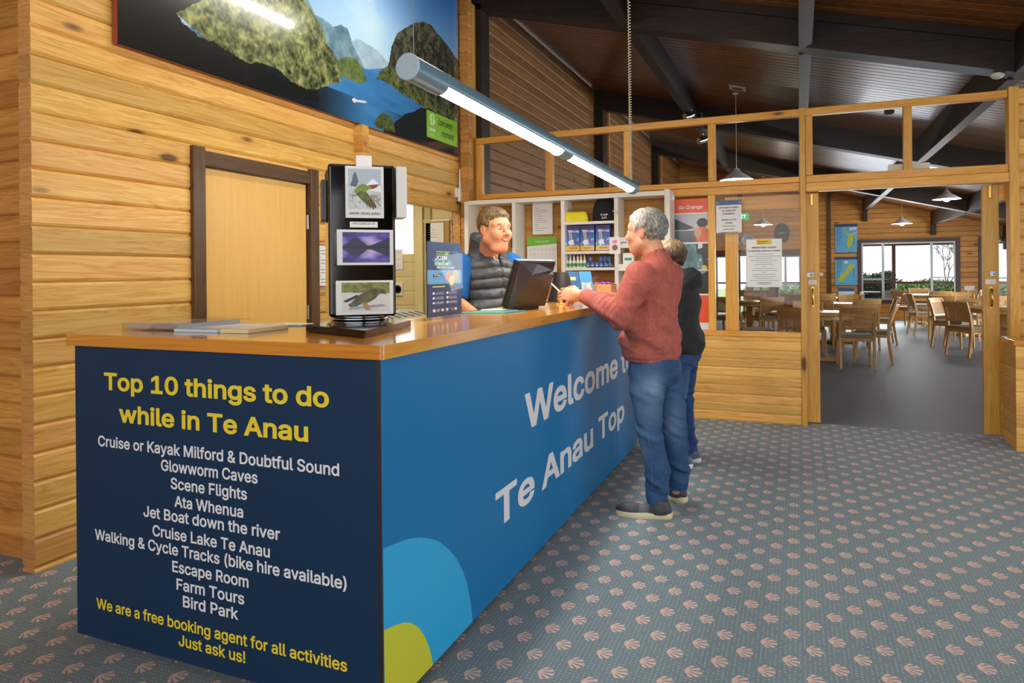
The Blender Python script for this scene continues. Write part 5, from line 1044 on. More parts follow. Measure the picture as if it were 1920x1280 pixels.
for k in range(8): m.bar((c.x, FY - .032, c.z), (c.x + .15 * math.cos(k * PI / 4), FY - .032, c.z + .15 * math.sin(k * PI / 4)), .012, .006, (0, 1, 0))
part(vt, m.build('grille', mat('vent_grey2', '7a8086', .5)))
ex = thg('exit_sign', 'green illuminated EXIT sign over the far doors', 'sign', (-1.6, FY, 2.8)); a, b = P(1372, 413, 'y', FY - .04), P(1403.5, 399, 'y', FY - .04); part(ex, MB().box(a.x, b.x, FY - .04, FY - .001, a.z, b.z).build('light_box', mat('exit_green', '1fa050', .5, emit=.9))); part(ex, text('EXIT', mat('exit_white', 'f0fff4', .5, emit=1.2), None, ((a.x + b.x) / 2, FY - .041, a.z + .055), (1, 0, 0), ZU, (b.x - a.x) * .72, .13, .02))
for nm, x_, z_ in (('first', 1530.5, 571), ):
    pass
sk = thg('wall_socket', 'white wall socket with a hanging lead to the right of the far window', 'socket', (4.1, FY, .75)); c = P(1819, 540, 'y', FY - .02); part(sk, MB().box(c.x - .13, c.x + .10, FY - .02, FY - .001, c.z - .06, c.z + .06).build('plate', WHITE)); m = MB(); m.tube([(c.x - .05, FY - .03, c.z - .06), (c.x - .05, FY - .03, .45)], .03, 6); m.tube([(c.x + .08, FY - .03, c.z), (c.x + .16, FY - .03, c.z - .2), (c.x + .12, FY - .03, .45)], .008, 6); part(sk, m.build('lead', WHITE))
sk2 = thg('light_switch', 'small white switch on the far wall beside the door stile', 'switch', (.3, FY, 1.1)); c = P(1540, 514, 'y', FY - .01); part(sk2, MB().box(c.x - .045, c.x + .045, FY - .012, FY - .001, c.z - .045, c.z + .045).build('plate', WHITE, None, bevel=.004))
# cone pendants
def cone_lamp(px, py, y, label, first=[]):
    c = P(px, py, 'y', y); zt = cz(c.x)
    if not first:
        r = thing('cone_pendant', label, 'light', tuple(c), 0, 'cone pendants of the dining room')
        MB().rings([[(rr * math.cos(t), rr * math.sin(t), h) for t in [k * 2 * PI / 28 for k in range(28)]] for rr, h in ((.235, -.005), (.237, .0), (.06, .115), (.035, .16), (.033, .165))], False).build('shade', mat('shade_white', 'cfd2d2', .4), r)
        MB().lathe([(.02, .06), (.045, .04), (.062, .0), (.05, -.04), (.02, -.058)], (0, 0, .01), 16).build('bulb', mat('warm_bulb', (1, .93, .82, 1), .4, emit=40), r)
        first.append(r); o = r
    else: o = dup(first[0], tuple(c), 0, label)
    l = bpy.data.lights.new('bulb_light', 'POINT'); l.energy = 22; l.color = (1, .9, .76); l.shadow_soft_size = .05; lo_ = bpy.data.objects.new('bulb_light', l); C.objects.link(lo_); lo_.location = (c.x, c.y, c.z - .10)
    m = MB(); m.tube([(0, 0, .165), (0, 0, zt - c.z - .012)], .004, 6); m.build('cord', WHITE, o); MB().lathe([(.045, -.014), (.05, -.001)], (0, 0, zt - c.z - .001), 14).build('ceiling_rose', WHITE, o)
    return o
cone_lamp(1381, 337, 10.6, 'white cone pendant seen through the transom glass, largest of the cone pendants')
cone_lamp(1775, 373, 15.2, 'white cone pendant hanging in front of the dark rafter over the doorway')
cone_lamp(1691, 419, 19.6, 'white cone pendant with a long cord above the far window')
cone_lamp(1431, 421, 19.4, 'small white cone pendant above the winter information sheet')
# ceiling speaker, sensor, spots
def on_ceiling(x, y):
    d = ray(x, y); t = (cz(0) - H) / (d.z - SL * d.x); return Vector((0, 0, H)) + d * t
c = on_ceiling(1383, 165); sl = Vector((1, 0, SL)).normalized(); dn = Vector((SL, 0, -1)).normalized()
cs = thg('ceiling_speaker', 'square white speaker set in the sloping board ceiling', 'speaker', tuple(c)); part(cs, MB().obox(c + dn * .006, sl, (0, 1, 0), dn, .11, .11, .0055).build('frame', WHITE)); m = MB(); m.rings([[c + dn * .0125 + sl * (r_ * math.cos(t)) + Vector((0, r_ * math.sin(t), 0)) for t in [k * PI / 12 for k in range(24)]] for r_ in (.085, .03, .004)], False, False); part(cs, m.build('grille', mat('speaker_grey', '5a5c60', .6)))
c = P(1870, 143, 'y', 6.93); c.z = cz(c.x) - .336; sn = thg('smoke_detector', 'small white dome fixed under the dark rafter above the doorway post', 'detector', tuple(c)); part(sn, MB().lathe([(.05, 0), (.052, -.015), (.035, -.035), (.012, -.045), (.002, -.046)], tuple(c), 18).build('dome', mat('sensor_white', 'c8c4b8', .5)))
c = on_ceiling(1667, 208); s2 = thg('smoke_detector', 'dark round detector on the ceiling boards behind the transom', 'detector', tuple(c)); part(s2, MB().lathe([(.06, 0.02), (.06, -.03), (.03, -.05)], tuple(c), 16).build('dome', mat('sensor_dark', '2a2826', .5)))
for (px_, py_), lb in (((1292, 217), 'chrome spot lamp under the purlin just above the transom rail'), ((1318, 262), 'chrome spot lamp seen through the transom glass under the purlin')):
    c = P(px_, py_, 'y', 11.0); r = thg('spot_lamp', lb, 'light', tuple(c)); zc_ = cz(-1.58) - .335; part(r, MB().lathe([(.05, 0), (.05, .012)], (c.x, c.y, c.z + .085), 14).build('mount', CHROME)); m = MB(); m.tube([(c.x, c.y, c.z + .085), (c.x, c.y, c.z + .02)], .012, 8); part(r, m.build('stem', CHROME))
    m = MB(); m.tube([(c.x - .06, c.y - .05, c.z - .02), (c.x, c.y, c.z), (c.x + .07, c.y + .03, c.z + .03)], [.055, .05, .03], 14); part(r, m.build('lamp_head', CHROME)); m = MB(); m.tube([(c.x, c.y, c.z + .09), (c.x - .02, c.y + .02, min(zc_, cz(c.x)) if py_ < 240 else zc_)], .012, 8); part(r, m.build('drop_rod', STEEL))

# ------------------------------------------------------------------ dining chairs and tables
k = NT('cane_panel'); k.b.inputs['Base Color'].default_value = hexc('c79a62'); k.b.inputs['Roughness'].default_value = .6
_v = k.coord((1, 1, 1)); _s = k.n('ShaderNodeSeparateXYZ'); k.link(_v, _s.inputs[0])
_a = k.math('LESS_THAN', k.math('FRACT', k.math('MULTIPLY', k.math('ADD', _s.outputs[0], 9.0), 90.0)), .55); _c = k.math('LESS_THAN', k.math('FRACT', k.math('MULTIPLY', k.math('ADD', _s.outputs[2], 9.0), 90.0)), .45)
k.link(k.math('MAXIMUM', _a, _c), k.b.inputs['Alpha']); CANE = k.m
SEATF = mat('seat_beige', '8f8672', 0.7, var=.08, vs=40)
def chair(label):
    t = thing('dining_chair', label, 'chair', (0, 0, 0), 0, 'timber dining chairs')
    for s in (-1, 1):
        MB().rings([[(s * .215 + dx * w, y + dy * w, z) for dx, dy in ((-1, -1), (1, -1), (1, 1), (-1, 1))] for y, z, w in ((-.26, 0, .015), (-.215, .30, .019), (-.205, .45, .02), (-.235, .66, .018), (-.29, .83, .016))], True, False).build('rear_leg', CHAIRWOOD, t, bevel=.004)
        MB().rings([[(s * .215 + dx * w, y + dy * w, z) for dx, dy in ((-1, -1), (1, -1), (1, 1), (-1, 1))] for y, z, w in ((.235, 0, .014), (.22, .43, .02))], True, False).build('front_leg', CHAIRWOOD, t, bevel=.004)
        MB().bar((s * .215, -.185, .405), (s * .215, .20, .405), .022, .05).build('side_rail', CHAIRWOOD, t)
    MB().bar((-.196, .22, .405), (.196, .22, .405), .022, .05).build('front_rail', CHAIRWOOD, t); MB().bar((-.194, -.21, .405), (.194, -.21, .405), .022, .05).build('back_rail', CHAIRWOOD, t)
    R = [[(x, y - .018 * (1 - (x / .21) ** 2) + dy, z) for dy, z in ((-.235, .432), (.245, .432), (.25, .455), (.235, .475), (-.215, .475), (-.235, .46))] for x in (-.21, -.19, -.1, 0, .1, .19, .21) for y in (0,)]
    MB().rings(R, True, False).build('seat_pad', SEATF, t, bevel=.008)
    def slat(z0, z1, th, bow):
        R = []
        for k in range(9):
            x = -.235 + .47 * k / 8; b_ = -bow * (1 - (x / .235) ** 2); yy = lambda z: -.235 - (z - .66) * .33 + b_
            R.append([(x, yy(z0) - th, z0), (x, yy(z0) + th, z0), (x, yy(z1) + th, z1), (x, yy(z1) - th, z1)])
        return MB().rings(R, True, False)
    slat(.775, .865, .011, .045).build('top_rail', CHAIRWOOD, t, bevel=.006); slat(.545, .585, .010, .03).build('lower_rail', CHAIRWOOD, t, bevel=.004); slat(.586, .774, .0035, .04).build('back_panel', CANE, t)
    return t
def table(label, x, y, r, first=[]):
    if not first:
        t = thing('dining_table', label, 'table', (x, y, 0), 0, 'round timber dining tables'); TT = wood('table_top', 'a87a44', 'c49a62', 'd2ae78', 'x', .22, 0, 1, .05, .6)
        MB().lathe([(r - .02, .715), (r, .722), (r, .738), (r - .012, .748), (0.01, .749)], (0, 0, 0), 48).build('table_top', TT, t); MB().lathe([(r - .08, .66), (r - .08, .714)], (0, 0, 0), 40).build('apron', CHAIRWOOD, t)
        MB().box(-.07, .07, -.07, .07, .06, .66).build('pedestal', CHAIRWOOD, t, bevel=.01)
        MB().box(-.33, .33, -.04, .04, 0.0, .059).build('foot', CHAIRWOOD, t, bevel=.015); MB().box(-.04, .04, .041, .33, 0.0, .055).build('foot', CHAIRWOOD, t, bevel=.015); MB().box(-.04, .04, -.33, -.041, 0.0, .055).build('foot', CHAIRWOOD, t, bevel=.015)
        first.append(t); return t
    return dup(first[0], (x, y, 0), .3 * x, label)
TB = dict(a=(.20, 11.50, 'nearest the doorway on the left'), b=(.62, 14.5, 'second from the doorway on the left'), c=(.2, 17.6, 'farthest on the left side'), d=(-.95, 15.4, 'seen through the glass behind the winter sheet'), e=(3.12, 13.55, 'nearest the doorway on the right'), f=(3.25, 16.7, 'in the middle on the right'), g=(3.0, 19.7, 'beside the far window'))
for k, (x, y, s) in TB.items(): table('round timber dining table ' + s, x, y, .62)
proto_c = None
CH = [(.735, 11.02, .05, 'with its back to the doorway, largest in view', 'a'), (1.02, 11.72, 1.45, 'side on with its back to the open floor', 'a'), (-.02, 10.78, -.15, 'partly hidden by the door stile', 'a'), (.15, 12.35, 3.2, 'facing the doorway across the table', 'a'), (-.62, 11.6, -1.5, 'behind the glass on its inner side', 'a'),
 (1.0, 13.72, .3, 'with its back to the doorway', 'b'), (1.38, 14.6, 1.6, 'side on to the open floor', 'b'), (.38, 13.62, -.2, 'beside another with its back to the doorway', 'b'), (1.0, 15.4, 3.3, 'on the far side', 'b'), 
 (.45, 16.75, .2, 'with its back to the doorway', 'c'), (1.0, 17.7, 1.5, 'side on to the open floor', 'c'), (-.1, 16.8, -.2, 'on the near inner side', 'c'), (.2, 18.45, 3.1, 'on the far side', 'c'),
 (-.60, 14.72, .4, 'with its back to the glass', 'd'), (-.30, 15.85, 2.2, 'turned side on', 'd'), (-1.35, 14.7, -.4, 'showing between two posts', 'd'), (-.95, 16.25, 3.1, 'on the far side', 'd'),
 (2.52, 13.0, -.95, 'turned half side on beside the door stile', 'e'), (2.50, 14.25, -2.2, 'on the far inner side', 'e'), (3.15, 12.70, .1, 'with its back to the doorway', 'e'), (3.85, 13.6, 1.6, 'on the outer side', 'e'),
 (2.62, 15.75, -.35, 'with its back to the doorway, second one in', 'f'), (2.42, 16.75, -1.4, 'side on to the open floor', 'f'), (3.35, 15.85, .1, 'with its back toward the near table', 'f'), (3.3, 17.55, 3.1, 'on the far side', 'f'),
 (2.42, 19.15, -.7, 'turned toward the far window', 'g'), (3.0, 18.85, .05, 'with its back to the doorway', 'g'), (3.75, 19.6, 1.5, 'on the outer side', 'g'), (2.9, 20.55, 3.1, 'under the window', 'g')]
for x, y, rz, s, k in CH:
    lb = 'timber chair %s, at the %s table' % (s, dict(a='near left', b='second left', c='far left', d='glassed side', e='near right', f='middle right', g='window')[k])
    if proto_c is None: proto_c = chair(lb); proto_c.location = (x, y, 0); proto_c.rotation_euler = (0, 0, rz)
    else: dup(proto_c, (x, y, 0), rz, lb)

# ------------------------------------------------------------------ timber cabinet on the right with a leaflet rack
cab = thg('timber_cabinet', 'low pine-boarded cabinet standing in front of the doorway post', 'cabinet', (2.0, 6.5, 0)); cx0, cy0 = 1.515, 6.335
m = MB(); log_wall(m, lambda l, d, z: (cx0 + .006 + d, l, z), cy0 + .026, 6.69, .80, .018, (), pitch=.0885, z0=.003, groove=.004); part(cab, m.build('side_boards', [wood('cabinet_side', 'a8783e', 'bd8c50', 'cda068', 'y', .5, .08), ENDGRAIN]))
m = MB(); log_wall(m, lambda l, d, z: (l, cy0 + .006 + d, z), cx0 + .006, 2.5, .80, .018, (), pitch=.0885, z0=.003, groove=.004); part(cab, m.build('front_boards', [PINEX, ENDGRAIN]))
part(cab, MB().box(cx0 - .012, 2.5, cy0 - .012, 6.70, .801, .842).build('cabinet_top', COUNTERX, None, bevel=.006)); part(cab, MB().box(2.48, 2.5, cy0 + .03, 6.69, .001, .80).build('end_panel', PINEZ))
lr = thg('leaflet_holder', 'small clear holder of blue and yellow leaflets on the cabinet', 'holder', (1.66, 6.42, .843)); part(lr, MB().box(1.585, 1.80, 6.36, 6.46, .8435, .85).build('base', ACRYL)); part(lr, MB().obox((1.68, 6.43, .92), (1, 0, 0), Vector((0, 1, .25)).normalized(), Vector((0, -.25, 1)).normalized(), .08, .006, .07).build('leaflet', mat('leaf_yellow2', 'd8cc6a', .4))); part(lr, MB().obox((1.69, 6.416, .895), (1, 0, 0), Vector((0, 1, .25)).normalized(), Vector((0, -.25, 1)).normalized(), .065, .004, .03).build('blue_band', mat('leaf_blue2', '2f7fc0', .4)))

# ------------------------------------------------------------------ outside: veranda and hedge
deck = st(MB().box(-6, 9, 21.95, 24.6, -.14, -.02).build('floor_deck', mat('deck_grey', 'b0b0ac', .7, var=.1)))
st(MB().box(-14, 18, 24.6, 60, -.3, -.15).build('ground_lawn', mat('lawn', '8a9a6a', .9, var=.2, vs=5)))
vb = mat('veranda_brown', '6a4844', .6)
vr = struct('trim_veranda')
for x in (-3.4, -1.9, .05, 2.72, 5.4): MB().box(x - .05, x + .05, 24.35, 24.45, -.02, 2.28).build('post', vb, vr)
MB().box(-6, 9, 24.36, 24.42, .93, .99).build('rail', vb, vr); MB().box(-6, 9, 24.36, 24.44, 2.10, 2.28).build('fascia', vb, vr)
for x in np.arange(-5.0, 8.6, .9): MB().bar((x, 21.95, 2.62), (x + .0, 24.7, 2.20), .05, .10).build('rafter_tail', mat('rafter_pale', 'b8b4b0', .6), vr)
st(MB().add([(-6, 21.9, 2.68), (9, 21.9, 2.68), (9, 24.8, 2.25), (-6, 24.8, 2.25)], [(0, 1, 2, 3)]).build('ceiling_veranda', mat('soffit_grey', '8c8884', .7)))
MB().bar((-1.25, 24.3, .0), (-.75, 24.3, .93), .05, .05).build('brace', vb, vr); MB().bar((-1.25, 24.3, .93), (-.75, 24.3, .0), .05, .05).build('brace', vb, vr)
def hedge(name, label, x0, x1, y, h, d, c1, c2, n, seed):
    g = np.random.default_rng(seed); r = thg(name, label, 'hedge', ((x0 + x1) / 2, y, -.15)); m = MB()
    m.rings([[(x, y + dy * d * .8, -.14 + z * (h * .97 + .05 * math.sin(x * 5))) for dy, z in ((-1, 0), (-1, .8), (-.6, 1), (.6, 1), (1, .8), (1, 0))] for x in np.linspace(x0 + .05, x1 - .05, 12)], True, False); part(r, m.build('core', mat('hedge_core' + name, c1, .9)))
    m = MB()
    for i in range(n):
        x, z = g.uniform(x0, x1), g.uniform(0.02, h); yy = y - d * (.75 + .3 * g.random()) if z < h * .9 else y + g.uniform(-d, d); s = g.uniform(.03, .065); zc_ = z - .14 + (.05 * math.sin(x * 5)); n3 = Vector((g.normal(), g.normal() - 1, g.normal() + .6)).normalized(); a_ = n3.orthogonal().normalized(); b_ = n3.cross(a_); p = Vector((x, yy, zc_ + (.03 * g.random())))
        m.add([p - a_ * s, p - b_ * s * .5, p + a_ * s, p + b_ * s * .5], [(0, 1, 2, 3)], g.random())
    k = NT('leaf_' + name); k.link(k.ramp(k.attr('tint'), [(0, hexc(c1)), (1, hexc(c2))]), k.b.inputs['Base Color']); k.b.inputs['Roughness'].default_value = .6
    o = part(r, m.build('foliage', k.m)); o['kind'] = 'stuff'; return r
hedge('clipped_hedge', 'tall dark green clipped hedge beyond the left panes of the far window', 1.2, 2.85, 25.6, 1.42, .5, '1c2a22', '66806a', 2600, 1)
hedge('garden_hedge', 'lower bright green hedge beyond the right panes of the far window', 3.0, 6.6, 26.4, 1.15, .45, '2c4a1c', '98b860', 3600, 2)
hedge('garden_shrub', 'pale green shrub beyond the far glazed doors', -1.9, .1, 27.2, 1.0, .5, '5a7a4a', 'b8cc98', 1600, 3)
bt_ = thg('bare_tree', 'bare branching tree beyond the right pane of the far window', 'tree', (5.2, 31, -.15)); m = MB(); g = random.Random(5)
def br(p, d, L, r, dep):
    q = p + d * L; m.tube([p, q], [r, r * .7], 5)
    if dep == 0: return
    for i in range(3):
        nd = (d + Vector((g.uniform(-1, 1), g.uniform(-.4, .4), g.uniform(-.35, .7))) * .8).normalized(); br(q, nd, L * .72, r * .62, dep - 1)
br(Vector((5.2, 31, -.15)), Vector((.05, 0, 1)), .85, .055, 5); part(bt_, m.build('branches', mat('bark_grey', '6a6460', .9)))
for lb, nm, x, y in (('metal garden chair outside the far window', 'garden_chair', 2.55, 22.9),):
    r = thg(nm, lb, 'chair', (x, y, -.02)); m = MB()
    for a0 in (0,): m.tube([(x - .27, y, .62), (x - .26, y - .25, .68), (x - .1, y - .3, .80), (x + .1, y - .3, .80), (x + .26, y - .25, .68), (x + .27, y, .62)], .014, 8)
    part(r, m.build('arm_rail', ALU)); part(r, MB().lathe([(.01, .42), (.24, .42), (.245, .435)], (x, y, 0), 20).build('seat', ALU))
    m = MB(); m.rings([[(x + .25 * math.cos(t), y - .02 + .27 * math.sin(t), z) for t in [PI + k * PI / 10 for k in range(11)]] for z in (.5, .74)], False, True, False); part(r, m.build('back_mesh', mat('mesh_grey', '9aa0a4', .5)))
    for dx, dy in ((-.2, -.18), (.2, -.18), (-.2, .18), (.2, .18)): mm_ = MB(); mm_.tube([(x + dx * 1.1, y + dy * 1.1, -.02), (x + dx, y + dy, .42)], .012, 8); part(r, mm_.build('leg', ALU))
r = thg('garden_table', 'round metal garden table outside the left pane of the far window', 'table', (1.75, 22.8, -.02)); part(r, MB().lathe([(.01, .70), (.45, .70), (.455, .72), (.44, .73)], (1.75, 22.8, 0), 28).build('table_top', ALU)); m = MB(); m.tube([(1.75, 22.8, 0.01), (1.75, 22.8, .70)], .03, 10); part(r, m.build('stem', ALU)); part(r, MB().lathe([(.25, -.02), (.25, 0.0), (.05, .02)], (1.75, 22.8, 0), 20).build('foot', ALU))
# ------------------------------------------------------------------ people: implicit surfaces meshed into continuous skins
_T3 = np.random.default_rng(11).random((32, 32, 32)).astype(np.float32)
def n3(p, s):
    q = p * s; i = np.floor(q).astype(int); f = q - i; f = f * f * (3 - 2 * f); i %= 32; j = (i + 1) % 32; r = 0
    for a in (0, 1):
        for b in (0, 1):
            for c in (0, 1):
                w = (f[:, 0] if a else 1 - f[:, 0]) * (f[:, 1] if b else 1 - f[:, 1]) * (f[:, 2] if c else 1 - f[:, 2])
                r = r + w * _T3[(j if a else i)[:, 0], (j if b else i)[:, 1], (j if c else i)[:, 2]]
    return r - .5
def V3(*a): return np.array(a, float)
def cap(a, b, ra, rb=None):
    a, b = np.array(a, float), np.array(b, float); rb = ra if rb is None else rb; d = b - a; dd = max(d @ d, 1e-9)
    def f(p): t = np.clip((p - a) @ d / dd, 0, 1); return np.linalg.norm(p - a - t[:, None] * d, axis=1) - (ra + (rb - ra) * t)
    return f
def ell(c, r, M=None):
    c, r = np.array(c, float), np.array(r, float)
    def f(p):
        q = p - c
        if M is not None: q = q @ M.T
        k0 = np.linalg.norm(q / r, axis=1); k1 = np.linalg.norm(q / (r * r), axis=1); return k0 * (k0 - 1) / np.maximum(k1, 1e-6)
    return f
def smin(a, b, k):
    if k <= 0: return np.minimum(a, b)
    h = np.clip(.5 + .5 * (b - a) / k, 0, 1); return b * (1 - h) + a * h - k * h * (1 - h)
def smax(a, b, k): return -smin(-a, -b, k)
def U_(prims):
    """smooth union of (function, blend radius); a negative blend radius carves"""
    def f(p):
        d = None
        for g, k in prims:
            e = g(p)
            if d is None: d = e
            elif k < 0: d = smax(d, -e, -k)
            else: d = smin(d, e, k)
        return d
    return f
def sdf_mesh(fn, lo, hi, h, B=8):
    lo, hi = np.array(lo, float), np.array(hi, float); nb = np.ceil((hi - lo) / (h * B)).astype(int); n = nb * B + 1
    cb = np.stack(np.meshgrid(*[np.arange(k) for k in nb], indexing='ij'), -1).reshape(-1, 3); cen_ = lo + (cb + .5) * h * B
    d0 = fn(cen_); act = np.abs(d0) < h * B * 1.15 + .012
    D = np.full(n, 1.0, np.float32)
    for bk, s in zip(cb[~act], d0[~act]):
        if s < 0: x, y, z = bk * B; D[x:x + B + 1, y:y + B + 1, z:z + B + 1] = -1
    loc = np.stack(np.meshgrid(*[np.arange(B + 1)] * 3, indexing='ij'), -1).reshape(-1, 3); A = cb[act]
    for s in range(0, len(A), 400):
        idx = (A[s:s + 400, None, :] * B + loc[None]).reshape(-1, 3); D[idx[:, 0], idx[:, 1], idx[:, 2]] = fn(lo + idx * h)
    ins = D < 0; sl = lambda a, b, c: np.s_[a:n[0] - 1 + a, b:n[1] - 1 + b, c:n[2] - 1 + c]
    cnt = sum(ins[sl(a, b, c)].astype(np.int8) for a in (0, 1) for b in (0, 1) for c in (0, 1)); cells = np.argwhere((cnt > 0) & (cnt < 8))
    acc = np.zeros((len(cells), 3)); num = np.zeros(len(cells)); cor = [(a, b, c) for a in (0, 1) for b in (0, 1) for c in (0, 1)]
    val = {o: D[cells[:, 0] + o[0], cells[:, 1] + o[1], cells[:, 2] + o[2]] for o in cor}
    for o in cor:
        for ax in range(3):
            if o[ax] == 0:
                q = list(o); q[ax] = 1; q = tuple(q); a, b = val[o], val[q]; m = (a < 0) != (b < 0); t = a / np.where(m, a - b, 1); pnt = np.tile(np.array(o, float), (len(cells), 1)); pnt[:, ax] += t; acc[m] += pnt[m]; num[m] += 1
    V = lo + (cells + acc / np.maximum(num, 1)[:, None]) * h; ID = np.full(n - 1, -1, np.int32); ID[cells[:, 0], cells[:, 1], cells[:, 2]] = np.arange(len(cells)); Q = []
    for ax in range(3):
        u, v = (ax + 1) % 3, (ax + 2) % 3; s0 = [slice(None)] * 3; s1 = [slice(None)] * 3; s0[ax] = slice(0, -1); s1[ax] = slice(1, None)
        e = np.argwhere(ins[tuple(s0)] != ins[tuple(s1)]); e = e[(e[:, u] > 0) & (e[:, v] > 0) & (e[:, u] < n[u] - 1) & (e[:, v] < n[v] - 1)]
        flip = ins[e[:, 0], e[:, 1], e[:, 2]]; k = []
        for du, dv in ((1, 1), (0, 1), (0, 0), (1, 0)): g = e.copy(); g[:, u] -= du; g[:, v] -= dv; k.append(ID[g[:, 0], g[:, 1], g[:, 2]])
        q = np.stack(k, 1); q[~flip] = q[~flip][:, ::-1]; Q.append(q[(q >= 0).all(1)])
    return V, np.concatenate(Q)
def skin(name, fn, lo, hi, h, m, parent, col=None, smooth_it=1):
    V, Q = sdf_mesh(fn, lo, hi, h); me = bpy.data.meshes.new(name); me.from_pydata(V.tolist(), [], Q.tolist()); me.polygons.foreach_set('use_smooth', [True] * len(me.polygons))
    if col is not None:
        L = np.clip(col(V), 0, 1); L = np.where(L <= 0.04045, L / 12.92, ((L + 0.055) / 1.055) ** 2.4); at = me.color_attributes.new('col', 'FLOAT_COLOR', 'POINT'); at.data.foreach_set('color', np.concatenate([L, np.ones((len(V), 1))], 1).ravel().astype(np.float32))
    me.materials.append(m); o = bpy.data.objects.new(name, me); C.objects.link(o)
    if smooth_it: s = o.modifiers.new('relax', 'SMOOTH'); s.iterations = smooth_it; s.factor = .5
    o.parent = parent; o.location = tuple(-Vector(parent.location)); return o
class Frame:
    def __init__(s, o, F, up=(0, 0, 1), sc=1.0):
        F = np.array(F, float); F /= np.linalg.norm(F); up = np.array(up, float); up = up - (up @ F) * F; up /= np.linalg.norm(up); s.o = np.array(o, float); s.F, s.U, s.sc = F, up, sc; s.L = np.cross(up, F); s.M = np.stack([s.F, s.L, s.U])
    def w(s, f, l, u): return s.o + s.sc * (f * s.F + l * s.L + u * s.U)
    def q(s, p): return (p - s.o) @ s.M.T / s.sc
def head_prims(fr, smile=False, jowl=1.0):
    c = lambda a, b, ra, rb=None: cap(fr.w(*a), fr.w(*b), ra * fr.sc, (rb or ra) * fr.sc)
    e = lambda a, r: ell(fr.w(*a), np.array(r) * fr.sc, fr.M)
    P_ = [(e((-.012, 0, .034), (.098, .077, .087)), 0), (e((.024, 0, -.036), (.068, .062 * jowl, .074)), .02), (e((.018, 0, .03), (.078, .070, .062)), .02), (e((.068, 0, -.089), (.022, .023, .018)), .045), (c((.0, .048 * jowl, -.062), (.056, .013, -.092), .024, .017), .045), (c((.0, -.048 * jowl, -.062), (.056, -.013, -.092), .024, .017), .045),
      (c((.078, .014, .030), (.064, .052, .026), .013), .018), (c((.078, -.014, .030), (.064, -.052, .026), .013), .018), (e((.062, .042, -.022), (.030, .028, .026)), .022), (e((.062, -.042, -.022), (.030, .028, .026)), .022),
      (e((.099, .031, .006), (.017, .018, .012)), -.010), (e((.099, -.031, .006), (.017, .018, .012)), -.010),
      (c((.088, 0, .022), (.113, 0, -.022), .0085, .0135), .010), (e((.103, .013, -.027), (.014, .010, .010)), .006), (e((.103, -.013, -.027), (.014, .010, .010)), .006),
      (e((.083, 0, -.052), (.020, .034, .024)), .018), ]
    if smile: P_ += [(c((.080, s * .030, -.046), (.0935, 0, -.0535), .0048), .006) for s in (1, -1)] + [(c((.080, s * .029, -.0485), (.0915, 0, -.0685), .0055, .006), .006) for s in (1, -1)]
    else: P_ += [(c((.086, s * .024, -.0555), (.0935, 0, -.053), .005), .006) for s in (1, -1)] + [(c((.085, s * .020, -.066), (.092, 0, -.068), .006), .006) for s in (1, -1)]
    if smile:
        P_ += [(e((.070, .038, -.038), (.024, .018, .022)), .03), (e((.070, -.038, -.038), (.024, .018, .022)), .03), ]
    else: P_ += [(c((.086, s * .026, -.060), (.100, 0, -.0605), .0024), -.003) for s in (1, -1)]
    for s in (1, -1):
        P_ += [(e((-.012, s * .080, -.004), (.020, .009, .033)), .006), (e((-.008, s * .088, -.002), (.010, .006, .020)), -.005)]
    return P_
def skin_col(fr, base, lip, redness=.5, stubble=None):
    b, lp = rgb(base), rgb(lip)
    def f(V):
        q = fr.q(V); A = np.tile(b, (len(V), 1)); n = n3(V, 60)[:, None]; A = A * (1 + .06 * n)
        ck = np.exp(-(((np.abs(q[:, 1]) - .045) / .025) ** 2 + ((q[:, 2] + .025) / .03) ** 2))[:, None] * (q[:, 0] > .03)[:, None]; ns = np.exp(-(((q[:, 0] - .112) / .02) ** 2 + (q[:, 1] / .016) ** 2 + ((q[:, 2] + .02) / .018) ** 2))[:, None]
        er = np.exp(-(((np.abs(q[:, 1]) - .085) / .012) ** 2 + (q[:, 2] / .05) ** 2 + ((q[:, 0] + .01) / .03) ** 2))[:, None]
        A = A * (1 - redness * .35 * (ck + ns + er)) + rgb('c8674e') * redness * .35 * (ck + ns + er)
        li = (q[:, 0] > .0785) & (np.abs(q[:, 1]) < .031) & (np.abs(q[:, 2] + .0605 - 9 * q[:, 1] ** 2) < .0095); A[li] = A[li] * .35 + lp * .65
        if stubble is not None:
            sb_ = np.clip(1.3 - np.abs(q[:, 2] + .085) / .04, 0, 1)[:, None] * (q[:, 0] > .0)[:, None]; A = A * (1 - .22 * sb_) + rgb(stubble) * .22 * sb_
        return A
    return f
SKIN = vcol_mat('skin', .5, spec=.4); _b = SKIN.node_tree.nodes['Principled BSDF']; _b.inputs['Subsurface Weight'].default_value = .12; _b.inputs['Subsurface Radius'].default_value = (.012, .005, .003); _b.inputs['Subsurface Scale'].default_value = .5
HAIRM = vcol_mat('hair', .55, spec=.4); CLOTH = vcol_mat('cloth', .85, spec=.2, bump=.25)
EYEM = [mat('eye_white', 'e6e0da', .25), mat('iris_blue_grey', '2c3a44', .2)]
